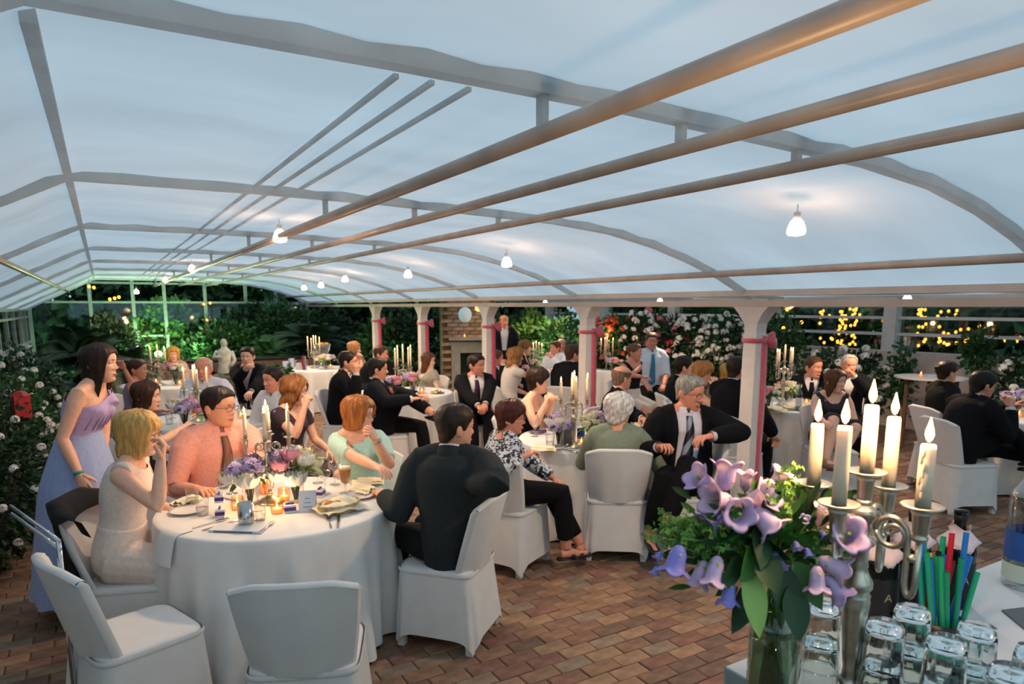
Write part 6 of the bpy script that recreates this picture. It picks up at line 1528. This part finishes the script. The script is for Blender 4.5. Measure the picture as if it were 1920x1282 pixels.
# ================================================================== PLANTS, GARDEN, LAMPS
m_dkleaf = mat('night_foliage', '1d3a20', .6, 0, .35, 6); m_midleaf = mat('garden_foliage', '2f5a2c', .6, 0, .35, 6); m_litleaf = mat('lit_foliage', '55803a', .6, 0, .3, 6); m_bark = mat('bark', '3a2c22', .9, 0, .3, 12, .4)  # lightest leaf colour carries the lamp light on the lamp-lit shrubs
m_terra = mat('terracotta', '9a5a3c', .8, 0, .15, 10, .1); m_oldwood = mat('weathered_wood', '6b5140', .85, 0, .2, 6, .2)
def leaf_cloud(n, rx, ry, rz, c, size, seed, flat=.3, shell=.55):
    r = np.random.RandomState(seed); u = r.normal(size=(n, 3)); u /= np.linalg.norm(u, axis=1)[:, None]
    q = (shell + (1 - shell) * r.rand(n)) * (1 + .16 * np.sin(u[:, 0] * 5 + seed) * np.sin(u[:, 2] * 6 + seed * 2))
    P = u * q[:, None] * [rx, ry, rz] + c
    d = u + r.normal(size=(n, 3)) * .55; d /= np.linalg.norm(d, axis=1)[:, None]
    s = np.cross(d, r.normal(size=(n, 3))); s /= np.linalg.norm(s, axis=1)[:, None]; nn = np.cross(s, d)
    L = size * r.uniform(.7, 1.3, n)[:, None]; w = L * .33
    V = np.stack([P, P + d * L * .5 + s * w + nn * w * .3, P + d * L, P + d * L * .5 - s * w + nn * w * .3], 1).reshape(-1, 3)
    F_ = [(4 * i, 4 * i + 1, 4 * i + 2, 4 * i + 3) for i in range(n)]
    return V, F_
def shrub(name, pos, rx, ry, rz, n, size, mt, label, cat='shrub', group=None, seed=0, flowers=(), pot=None, trunk=.05):
    t = thing(name, pos, 0, label, cat, group); base = pot[1] if pot else 0
    m = MB(); V, F_ = leaf_cloud(n, rx, ry, rz, np.array([0, 0, base + rz * 1.0]), size, seed); m.add(V, F_); o = m.build('foliage', mt, t, False); o['kind'] = 'stuff'
    m = MB()
    for k in range(5):
        a = k * 1.256 + seed; m.tube([(.02 * math.cos(a), .02 * math.sin(a), base * .5), (.2 * rx * math.cos(a), .2 * rx * math.sin(a), base + rz * .5), (.6 * rx * math.cos(a), .6 * rx * math.sin(a), base + rz * 1.2)], [trunk * .4, trunk * .3, trunk * .12], 6)
    m.build('stem', m_bark, t)
    if pot:
        r_, h_ = pot[0], pot[1]; MB().lathe([(.001, 0), (r_ * .72, 0), (r_ * .95, h_ * .85), (r_ * 1.06, h_ * .86), (r_ * 1.06, h_), (r_ * .9, h_), (.001, h_ * .9)], 20).build('pot', m_terra, t)
    rr = random.Random(seed + 5)
    for fm, cnt, fr in flowers:
        for q in range(cnt):
            for _ in range(30):
                z = rr.uniform(-.5, .95); a = rr.uniform(0, 6.28); u = math.sqrt(1 - z * z); d = np.array([u * math.cos(a), u * math.sin(a), z])
                if d @ toward3 > -.1: break
            c = d * np.array([rx, ry, rz]) * rr.uniform(.98, 1.12) + np.array([0, 0, base + rz]); m = MB(); florets(m, c, fr, 22, fr * .62, q); m.build('flower_head', fm, t)
    return t
toward3 = -np.array(FWD)
# --- flowering shrubs along the left glazing
for i, (x, y, top, rr_x, ry_, n, nf, lb) in enumerate([
    (-.79, 5.75, 1.30, .44, .55, 1900, 22, 'white-flowered shrub at the left edge around the red lantern'), (-.78, 6.7, 1.46, .46, .6, 2000, 34, 'tall white-flowered shrub left of the standing girl'), (-.79, 7.8, 1.50, .46, .65, 1800, 30, 'white-flowered shrub just left of the standing girl\'s head'),
    (-.78, 9.0, 1.42, .46, .7, 1400, 16, 'farther white-flowered shrub along the left glazing')]):
    shrub('flowering_shrub', (x, y, 0), rr_x, ry_, top / 2, int(n * 1.7), .052, (m_dkleaf, m_midleaf)[i % 2], lb, 'shrub', 'white-flowered shrubs along the left side', i + 3, ((m_white_p, nf * 2, .024),))
rl = thing('chrome_handrail', (0, 0, 0), 0, 'short double chrome handrail slanting beside the left shrubs', 'handrail')
for dz in (0, -.035):
    a, b = W(20, 948, 2.95), W(112, 1014, 2.75); m = MB(); m.tube([tuple(a + Vector((0, 0, dz))), tuple((a + b) / 2 + Vector((0, 0, dz))), tuple(b + Vector((0, 0, dz)))], .007, 10); m.build('rail', mat('chrome', 'c8ccd0', .12, 1.0), rl)
for q in (.97,):
    a = W(20, 948, 2.95).lerp(W(112, 1014, 2.75), q); m = MB(); m.tube([(a.x, a.y, 0), (a.x, a.y, a.z * .5), (a.x, a.y, a.z)], .010, 8); m.build('rail_post', MATS['chrome'], rl)
p = W(40, 762, 4.75); lt = thing('red_lantern', p, .4, 'red metal lantern hanging among the left shrubs', 'lantern'); lt.scale = (1.4, 1.4, 1.4); MB().box((0, 0, 0), (.07, .05, .11)).build('case', mat('red_enamel', 'a01c20', .4), lt, False); MB().lathe([(.045, .055), (.02, .075), (.004, .08)], 4).build('lid', MATS['red_enamel'], lt, False)
MB().tube([(0, 0, .08), (0, 0, .2), (-.05, 0, .3)], .002, 5).build('hook', m_bark, lt); 
# --- palms and cycads
def palm(name, pos, H, n, L, mt, label, seed=0, droop=.9, wd=.035, cat='palm'):
    t = thing(name, pos, 0, label, cat); r = random.Random(seed)
    m = MB(); m.tube([(0, 0, 0), (.02, 0, H * .5), (0, .02, H)], [.10, .09, .08], 10); m.build('trunk', m_bark, t)
    for k in range(n):
        a = 2.4 * k; el = R(r.uniform(5, 80)); LL = L * r.uniform(.75, 1.1); d = np.array([math.cos(a) * math.cos(el), math.sin(a) * math.cos(el), math.sin(el)]); x = np.array([-math.sin(a), math.cos(a), 0]); m = MB(); pts = []
        for u in np.linspace(0, 1, 12): pts.append(np.array([0, 0, H]) + d * LL * u - np.array([0, 0, 1]) * droop * LL * u * u * .6)
        m.tube(pts, list(np.linspace(.012, .003, 12)), 5)
        for i in range(1, 12):
            tdir = nrm(pts[i] - pts[i - 1])
            for q in (0, .33, .66):
                pp = pts[i - 1] * (1 - q) + pts[i] * q; ll = LL * .34 * math.sin(math.pi * min(1, .12 + (i + q) / 13.5))
                for s in (-1, 1):
                    dd = nrm(x * s + tdir * .55 - np.array([0, 0, .22])); m.add([pp, pp + dd * ll * .5 + tdir * wd * .5, pp + dd * ll, pp + dd * ll * .5 - tdir * wd * .5], [(0, 1, 2, 3)])
        m.build('frond', mt, t)
    return t
p = W(150, 640, 8.6); palm('cycad', (p.x, p.y, 0), 1.15, 22, .95, m_dkleaf, 'dark spreading cycad palm above the standing girl', 1)
p = W(232, 640, 10.5); palm('cycad', (p.x, p.y, 0), .9, 16, .8, m_dkleaf, 'low dark cycad behind the far left table', 2)
p = W(585, 640, 14.5); palm('cycad', (p.x, p.y, 0), 1.1, 20, 1.1, m_dkleaf, 'broad palm behind the gift table', 3)
p = W(505, 640, 14.8); palm('cycad', (p.x, p.y, 0), .8, 16, 1.0, m_midleaf, 'palm left of the gift table candles', 4)
p = W(668, 650, 15.5); palm('cycad', (p.x, p.y, 0), .9, 16, .9, m_dkleaf, 'palm left of the farthest ribboned post', 6)
for i, (px, zc, top, rx, mt, lb) in enumerate([(290, 16.0, 1.9, .7, m_litleaf, 'lamp-lit bright green shrub before the back glazing'), (330, 16.6, 2.1, .6, m_litleaf, 'lamp-lit tall green shrub right of the far lamp row'), (365, 15.8, 1.2, .5, m_dkleaf, 'dark shrub behind the bald old man'), (430, 15.6, 1.6, .75, m_midleaf, 'rounded shrub behind the white statue'), (480, 16.6, 1.9, .7, m_dkleaf, 'dark shrub at the back glazing above the palm'), (540, 16.6, 2.0, .9, m_midleaf, 'large dark green shrub at the back above the palm'), (620, 16.4, 1.85, .9, m_dkleaf, 'large shrub at the back left of the posts'),
                                               (715, 15.0, 1.9, .55, m_midleaf, 'shrub between the two farthest posts'), (750, 14.8, 1.75, .5, m_dkleaf, 'dark shrub behind the table candelabrum and posts'), (812, 15.4, 1.9, .6, m_dkleaf, 'dark shrub left of the brick chimney'), (960, 15.2, 2.0, .7, m_midleaf, 'leafy shrub behind the standing man'), (1005, 15.0, 1.95, .7, m_litleaf, 'lamp-lit shrub right of the standing man'), (1055, 14.6, 1.95, .7, m_midleaf, 'shrub left of the second ribboned post'), (200, 14.2, 1.7, .7, m_dkleaf, 'dark shrub above the pinned-up haired woman')]):
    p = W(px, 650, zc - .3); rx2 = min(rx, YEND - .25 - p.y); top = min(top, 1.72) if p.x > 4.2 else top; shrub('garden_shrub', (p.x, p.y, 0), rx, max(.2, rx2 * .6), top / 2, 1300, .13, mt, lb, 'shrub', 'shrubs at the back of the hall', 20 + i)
# --- flower terrace behind the white-shirted man
tr = thing('flower_trough', (0, 0, 0), 0, 'long weathered wooden trough under the flower hedge', 'planter'); a, b = W(1105, 690, 12.6), W(1400, 690, 12.2); mid = (a + b) / 2; L_ = (b - a).length; az = math.atan2((b - a).y, (b - a).x)
for q in range(4): o = MB().box((0, 0, .10 + .2 * q), (L_, .05, .185)).build('plank', m_oldwood, tr, False)
for q in range(4): MB().box((0, .45, .10 + .2 * q), (L_, .05, .185)).build('plank', m_oldwood, tr, False)
MB().box((0, .22, .74), (L_ - .05, .42, .04)).build('soil', m_soil, tr, False); tr.location = (mid.x, mid.y, 0); tr.rotation_euler = (0, 0, az)
m_red_p = flower_mat('red', 'd0403a'); m_pink2 = flower_mat('rose', 'e0708a'); m_mag = flower_mat('magenta', 'c86ac0'); m_org = flower_mat('orange', 'd9603a')
for i, (px, zc, zb, top, rx, mt, fl, lb) in enumerate([(1130, 12.4, .75, 1.65, .30, m_midleaf, ((m_org, 14, .05), (m_red_p, 6, .05)), 'orange and red geranium right of the second post'), (1162, 12.4, .75, 1.75, .32, m_midleaf, ((m_red_p, 10, .05), (m_org, 10, .05)), 'red geranium in the flower hedge'), (1200, 12.3, .75, 1.78, .36, m_dkleaf, ((m_white_p, 34, .045),), 'white-flowered shrub left of the man with the blue tie'),
        (1228, 12.6, .8, 1.84, .28, m_midleaf, ((m_pink2, 14, .06), (m_mag, 10, .055)), 'rose and magenta flowers above the man with the blue tie'), (1262, 12.3, .75, 1.7, .32, m_dkleaf, ((m_pink2, 6, .05), (m_red_p, 4, .05)), 'rose-flowered shrub right of the man with the blue tie'), (1300, 12.2, .75, 1.74, .40, m_dkleaf, ((m_white_p, 36, .045),), 'white-flowered shrub in the middle of the flower hedge'), (1345, 12.1, .7, 1.74, .42, m_midleaf, ((m_white_p, 40, .045),), 'large white-flowered shrub left of the nearest post'), (1388, 12.0, .6, 1.72, .36, m_dkleaf, ((m_white_p, 24, .045),), 'white-flowered shrub behind the nearest post')]):
    p = W(px, 640, zc); h = top - zb; shrub('flowering_plant', (p.x, p.y, zb - .03), rx, rx * .7, h / 2, 700, .09, mt, lb, 'plant', 'plants of the flower hedge', 60 + i, fl)
for i, (px, zc, top, rx, mt, fl, lb) in enumerate([(1550, 9.6, 1.28, .42, m_dkleaf, ((m_white_p, 16, .05),), 'white hydrangea behind the smiling man'), (1470, 11.1, 1.72, .40, m_midleaf, (), 'leafy shrub right of the nearest post top'), (1435, 11.5, 1.8, .40, m_dkleaf, (), 'dark shrub beside the nearest post top'), (1612, 9.9, 1.25, .35, m_dkleaf, ((m_white_p, 8, .05),), 'white-flowered shrub behind the old man'), (1915, 8.4, 1.35, .38, m_dkleaf, ((m_white_p, 16, .045),), 'white-flowered shrub at the right edge')]):
    p = W(px, 700, zc); shrub('flowering_plant', (p.x, p.y, 0), rx, rx, top / 2, 800, .10, mt, lb, 'plant', None, 80 + i, fl)
# climbers on the right wall
for i, (px, y0, y1, lb) in enumerate([(1692, 640, 790, 'climbing plant on the white wall left of the black-jacketed woman'), (1835, 620, 700, 'climbing plant hanging above the leaning man')]):
    d = _dirs(px, (y0 + y1) / 2); k = (XR - .26) / d.x; zc_ = k; m = MB(); t = thing('climber', W(px, (y0 + y1) / 2, zc_), 0, lb, 'climber'); hh = (y1 - y0) / 1280 * zc_
    V, F_ = leaf_cloud(420, .10, .22, hh * .55, np.array([-.02, 0, 0]), .09, 90 + i, shell=.2); m.add(V, F_); o = m.build('foliage', m_midleaf, t, False); o['kind'] = 'stuff'; MB().tube([(0, 0, -hh * .6), (.01, .03, 0), (0, 0, hh * .4)], .008, 5).build('stem', m_bark, t)
p = W(1745, 706, 8.9); cs = thing('console_table', (p.x, p.y, 0), 0, 'white half-round console table against the right wall', 'table')
MB().lathe([(.001, p.z - .02), (.42, p.z - .02), (.42, p.z), (.001, p.z)], 32).build('table_top', m_white, cs, False)
for a in (0.5, 2.6, 4.2, 5.4): MB().box((.3 * math.cos(a), .3 * math.sin(a), p.z / 2), (.04, .04, p.z - .03)).build('leg', m_oldwood, cs, False)
q = W(1727, 700, 8.9); glass('votive', (q.x, q.y, p.z + .001), 'small votive on the white console table by the wall')
# --- chimney with fireplace
cp = W(880, 640, 13.7); ch_ = thing('brick_chimney', (cp.x, cp.y, 0), 0, 'old brick chimney breast behind the purple-tied man', 'fireplace')
cz = math.radians(-8); ch_.rotation_euler = (0, 0, -PSI * .6)
m_brk = mat('old_wall_brick', '94755f', .85, 0, .25, 9, .4); m_brk2 = mat('old_wall_brick_pale', 'ad947e', .85, 0, .2, 9, .4); m_grey = mat('grey_stone_surround', '9a9690', .7, 0, .08, 8)
MB().box((0, .3, 1.02), (1.06, .52, 2.04)).build('core', m_mortar, ch_, False)
bm_ = [MB().box((0, 0, 0), (.21, .06, .066)).data('brick', m_brk, False), MB().box((0, 0, 0), (.21, .06, .066)).data('brick', m_brk2, False), MB().box((0, 0, 0), (.10, .06, .066)).data('brick', m_brk, False)]
r = random.Random(2)
for j in range(26):
    for i in range(5):
        x = -.44 + .22 * i + (.11 if j % 2 else 0)
        if x > .48: continue
        z = .04 + .0765 * j
        if abs(x - .05) < .42 and z < 1.25: continue
        put('brick', bm_[r.randrange(2)], ch_, (x, .03 + r.uniform(-.006, .006), z))
for sx in (-1, 1): MB().box((.05 + sx * .33, .0, .58), (.17, .14, 1.16)).build('jamb', m_grey, ch_, False)
MB().box((.05, .0, 1.05), (.5, .14, .22)).build('lintel', m_grey, ch_, False); MB().box((.05, -.04, 1.22), (.92, .26, .06)).build('mantel_shelf', m_grey, ch_, False); MB().box((.05, .02, .47), (.5, .04, .94)).build('firebox', m_dark, ch_, False)
q = W(871, 619, 13.5); glass('votive', (q.x, q.y, 1.251), 'votive burning on the fireplace mantel')
q = W(872, 590, 13.3); lg = thing('paper_lantern', q, 0, 'pale blue round paper lantern above the mantel', 'lantern'); MB().ellipsoid((0, 0, 0), (.13, .13, .15), 16, 12).build('shade', mat('pale_blue_paper', 'b9cfd8', .8, emit='b9d8e6', estr=.18), lg); MB().tube([(0, 0, .15), (0, 0, .3), (0, 0, .42)], .003, 5).build('cord', m_dark, lg)
q = W(898, 578, 13.0); wlmp = thing('wall_lamp', q, 0, 'warm glowing wall lamp beside the third post', 'lamp'); MB().lathe([(.03, -.06), (.08, -.03), (.07, .05), (.02, .07)], 14).build('shade', mat('warm_lamp_shade', 'ffc890', .6, emit='ff9c50', estr=1.6), wlmp); MB().box((0, .09, 0), (.04, .12, .04)).build('bracket', m_dark, wlmp); glow(q + Vector((0, -.15, 0)), 4, (1, .55, .25), .06)
# statue, pots, raised bed, bench
q = G(425, 722, .45); st = thing('garden_statue', (q.x, q.y, 0), heading(170), 'white weathered garden statue on a stone plinth', 'statue'); m_st = mat('weathered_stone', 'b9bcb4', .9, 0, .2, 12, .3)
MB().box((0, 0, .3), (.34, .34, .6)).box((0, 0, .62), (.40, .40, .05)).build('plinth', mat('plinth_stone', '6f6f68', .9, 0, .2, 8, .3), st, False)
m = MB(); m.lathe([(.12, .64), (.14, .7), (.11, .85), (.12, .95), (.13, 1.05), (.06, 1.12), (.045, 1.15)], 16); m.ellipsoid((0, .01, 1.21), (.06, .07, .08), 12, 10); m.tube([(.12, 0, 1.06), (.17, .06, .95), (.05, .14, .98)], [.04, .035, .025], 8); m.tube([(-.12, 0, 1.06), (-.17, .03, .9), (-.12, .12, .8)], [.04, .035, .025], 8); m.build('figure', m_st, st)
for px, zc, r_, h_, lb in [(520, 11.6, .22, .42, 'terracotta pot with a low plant right of the young man'), (448, 12.4, .18, .34, 'terracotta pot behind the young man covering his mouth')]:
    q = W(px, 700, zc); shrub('potted_plant', (q.x, q.y, 0), .28, .28, .22, 260, .09, m_midleaf, lb, 'plant', None, int(px), (), (r_, h_))
q = W(400, 700, 13.0); rb = thing('raised_bed', (q.x, q.y, 0), 0, 'brown wooden raised bed along the back of the hall', 'planter')
for j in range(4):
    for i in range(2): MB().box((-1.1 + 2.2 * i, 0, .11 + .2 * j), (2.16, .06, .18)).build('plank', m_oldwood, rb, False)
MB().box((0, .35, .42), (4.3, .6, .84)).build('soil', m_soil, rb, False)
# --- trees outside
def tree(pos, H, r, label, mt, seed):
    t = thing('garden_tree', pos, 0, label, 'tree', 'trees outside the glazing'); m = MB(); m.tube([(0, 0, 0), (.1, 0, H * .3), (0, .1, H * .6)], [.16, .12, .07], 8)
    m.build('trunk', m_bark, t); m = MB(); V, F_ = leaf_cloud(3000, r * 1.0, r * 1.0, H * .5, np.array([0, 0, H * .5]), .36, seed, shell=.3); m.add(V, F_); o = m.build('crown', mt, t, False); o['kind'] = 'stuff'
    return t
for i, (x, y, H, r) in enumerate([(-3.2, 20.5, 5.5, 1.7), (-.6, 21, 5.0, 1.7), (1.6, 20.2, 4.6, 1.6), (3.6, 20.8, 5.2, 1.8), (6.0, 19.8, 5.0, 1.8), (8.6, 20.2, 5.2, 1.9), (11.5, 19.5, 5.5, 2.0)]):
    tree((x, y, -.1), H, r, 'dark garden tree outside the back glazing, %s from the left' % ['first', 'second', 'third', 'fourth', 'fifth', 'sixth', 'seventh'][i], (m_dkleaf, m_midleaf)[i % 2], 100 + i)
for i, (y, x) in enumerate([(2.0, 14.6), (5.0, 14.2), (7.6, 14.8), (10.2, 14.2), (12.8, 14.6), (15.6, 14.2)]):
    tree((x, y, -.1), 5.2, 1.9, 'dark garden tree outside the right glazing, %s from the right' % ['first', 'second', 'third', 'fourth', 'fifth', 'sixth'][i], (m_midleaf, m_dkleaf)[i % 2], 120 + i)
for i, (x, y) in enumerate([(-4.4, 3), (-4.6, 6.5), (-4.4, 10), (-4.6, 14)]):
    tree((x, y, -.1), 4.6, 1.6, 'dark garden tree beyond the left fence, %s along' % ['first', 'second', 'third', 'fourth'][i], m_dkleaf, 140 + i)
# --- fairy lights
m_fairy = mat('fairy_bulb', 'ffb860', .4, emit='ff9a34', estr=3.2)
fb = MB().ellipsoid((0, 0, 0), (.026, .026, .030), 8, 6).data('bulb', m_fairy)
def fairy(label, pts, zc):
    p0 = W(pts[0][0], pts[0][1], zc); t = thing('fairy_light_string', p0, 0, label, 'string lights', 'fairy lights outside the right glazing' if pts[0][0] > 1400 else None); m = MB(); pl = []
    for px, py in pts:
        q = W(px, py, zc + .05 * math.sin(px)) - p0; put('bulb', fb, t, q); pl.append(tuple(q + Vector((0, 0, .03))))
    pl = [(pl[0][0], pl[0][1], pl[0][2] + .12)] + pl
    m.tube(pl, .003, 4); m.build('wire', m_dark, t)
r = random.Random(4)
for i, (cx, n) in enumerate([(1541, 8), (1557, 4), (1575, 13), (1583, 11), (1596, 9), (1607, 9), (1723, 7), (1731, 10), (1760, 7), (1774, 7), (1797, 6), (1812, 4), (1836, 3), (1888, 6), (1899, 6), (1910, 7)]):
    ys = sorted(r.uniform(578, 648) for _ in range(n)); fairy('hanging string of warm fairy lights, %s from the left outside the right glazing' % ['first', 'second', 'third', 'fourth', 'fifth', 'sixth', 'seventh', 'eighth', 'ninth', 'tenth', 'eleventh', 'twelfth', 'thirteenth', 'fourteenth', 'fifteenth', 'sixteenth'][i], [(cx + r.uniform(-5, 5), y) for y in ys], 13.2 if cx < 1650 else 12.2)
fairy('pair of warm fairy lights high in the left palms', [(167, 537), (176, 539)], 12.5); fairy('row of three warm fairy lights above the cycad', [(206, 561), (215, 559), (223, 557)], 12.5); fairy('two warm fairy lights on the back gable post', [(382, 570), (394, 568)], 15.8); fairy('single warm fairy light low on the gable post', [(388, 600), (388, 620)], 15.8); fairy('few warm fairy lights in the shrub right of the nearest post', [(1476, 580), (1503, 604), (1469, 615)], 10.8)
# --- pendant lamps under the roof
m_shade = mat('opal_lamp_glass', 'fff3e2', .4, emit='ffe2bc', estr=9.0)
def make_pendant():
    t = thing('pendant_lamp', (0, 0, 0)); MB().lathe([(.018, .055), (.030, .045), (.043, .012), (.046, -.01), (.038, -.022), (.001, -.028)], 18).build('shade', m_shade, t)
    MB().lathe([(.014, .05), (.018, .055), (.018, .085), (.010, .092), (.001, .093)], 12).build('socket', m_white, t); MB().tube([(0, 0, .09), (.001, 0, .10), (0, 0, .125)], .003, 6).build('cord', m_white, t)
    return freeze(t)
PEND = make_pendant()
def lamp_light(p, e):
    l = light('pendant_light', 'SPOT', (p.x, p.y, p.z - .05), e, (1, .66, .38), .05); l.data.spot_size = R(160); l.data.spot_blend = .35
    light('pendant_glow', 'POINT', (p.x, p.y, p.z - .06), 5, (1, .62, .40), .05)
def pend(px, py, X, e, lb):
    d = _dirs(px, py); k = X / d.x; p = CAM + d * k; inst(PEND, p, 0, lb, 'lamp', 'opal pendant lamps'); lamp_light(p, e)
E1, E2 = 50, 50
o_ = ['first', 'second', 'third', 'fourth', 'fifth', 'sixth']
for i, (px, py) in enumerate([(525, 447), (360, 505), (310, 525), (256, 548)]): pend(px, py, 1.06 if i < 3 else .62, E1, 'opal pendant lamp under the main ceiling pipe, %s from the viewer' % o_[i])
for i, (px, py) in enumerate([(1493, 432), (950, 495), (765, 516), (647, 525), (602, 536), (570, 541)]): pend(px, py, 3.0, E2, 'opal pendant lamp of the row nearer the posts, %s from the viewer' % o_[i])
for x, y in ((7.4, 4.2), (7.4, 8.0), (7.6, 11.5)): p = Vector((x, y, 1.98)); inst(PEND, p - Vector((0, 0, .06)), 0, 'added pendant lamp brightening the side aisle, %s from the viewer' % {4.2: 'first', 8.0: 'second', 11.5: 'third'}[y], 'lamp', 'opal pendant lamps'); lamp_light(p - Vector((0, 0, .06)), 60)  # aisle lamps added to brighten the right wall
# garden spots
def spot(px, py, zc, e, col, lb):
    p = W(px, py, zc); t = thing('garden_spotlight', (p.x, p.y, .05), 0, lb, 'lamp'); MB().lathe([(.03, -.05), (.05, .0), (.055, .06), (.001, .05)], 12).build('housing', m_dark, t); light('garden_light', 'POINT', (p.x, p.y - .45, .7), e, col, .08)
spot(312, 690, 15.0, 170, (.55, 1, .45), 'green-tinted garden spotlight under the lit shrubs at the back'); spot(1010, 690, 14.2, 30, (.75, 1, .45), 'garden spotlight under the shrub right of the standing man')
spot(720, 690, 14.4, 14, (.7, 1, .55), 'garden spotlight between the farthest posts')
# --- coats and bags
bc_ = Vector(P_['blonde'].pos) + face_dir(P_['blonde'].hip) * .05; brz_ = heading(P_['blonde'].hip); P = []
def coat_pt(u, z, off):
    v = (z - .445) / .4; y = -.20 - .10 * min(v, 1) + .085 * min(abs(u), 1.0) ** 2.2 + max(0, abs(u) - 1) * .22 - off; x = (.238 + .02 * v) * (u if abs(u) < 1 else math.copysign(1 + (abs(u) - 1) * .25, u)) 
    return (bc_.x + x * math.cos(brz_) - y * math.sin(brz_), bc_.y + x * math.sin(brz_) + y * math.cos(brz_), z)
for u in np.linspace(-1.16, 1.16, 25):
    low = .30 + .07 * math.sin(u * 2 + .5); top = .885 - .10 * max(0, abs(u) - .6)
    P.append([coat_pt(u, top - .085, -.065), coat_pt(u, top - .01, -.05), coat_pt(u, top + .012, .0)] + [coat_pt(u, top + (low - top) * q, .045 + .03 * q + .010 * math.sin(u * 6 + q * 4)) for q in np.linspace(.02, 1, 12)])
m = MB(); m.grid(np.array(P)); m.grid((np.array(P) + np.array([0, 0, .004]))[:, ::-1]); tag(m.build('black_coat', mat('black_wool', '0c0c0e', .9, 0, .1, 50, .2)), 'black coat draped over the chair back of the blonde woman', 'coat')
def bag(px, py, zc, s, lb, onfloor=True):
    p = G(px, py, 0) if onfloor else W(px, py, zc); t = thing('handbag', (p.x, p.y, p.z), .5, lb, 'bag'); m = MB(); m.rings([np.array([(s * w_ * math.cos(a), s * .45 * w_ * math.sin(a), s * z) for a in np.linspace(0, 6.28, 17)[:-1]]) for z, w_ in ((0, .9), (.03, 1), (.5, 1.02), (.85, .8), (.95, .5))]); m.build('body', mat('black_leather', '0d0d10', .4), t)
    MB().tube([(-s * .6, 0, s * .9), (-s * .45, 0, s * 1.4), (0, 0, s * 1.6), (s * .45, 0, s * 1.4), (s * .6, 0, s * .9)], s * .04, 6).build('strap', MATS['black_leather'], t)
bag(1792, 905, 0, .16, 'black bag standing on the floor beside the leaning man\'s chair'); bag(1450, 912, 0, .16, 'black handbag beside the chair behind the nearest post')
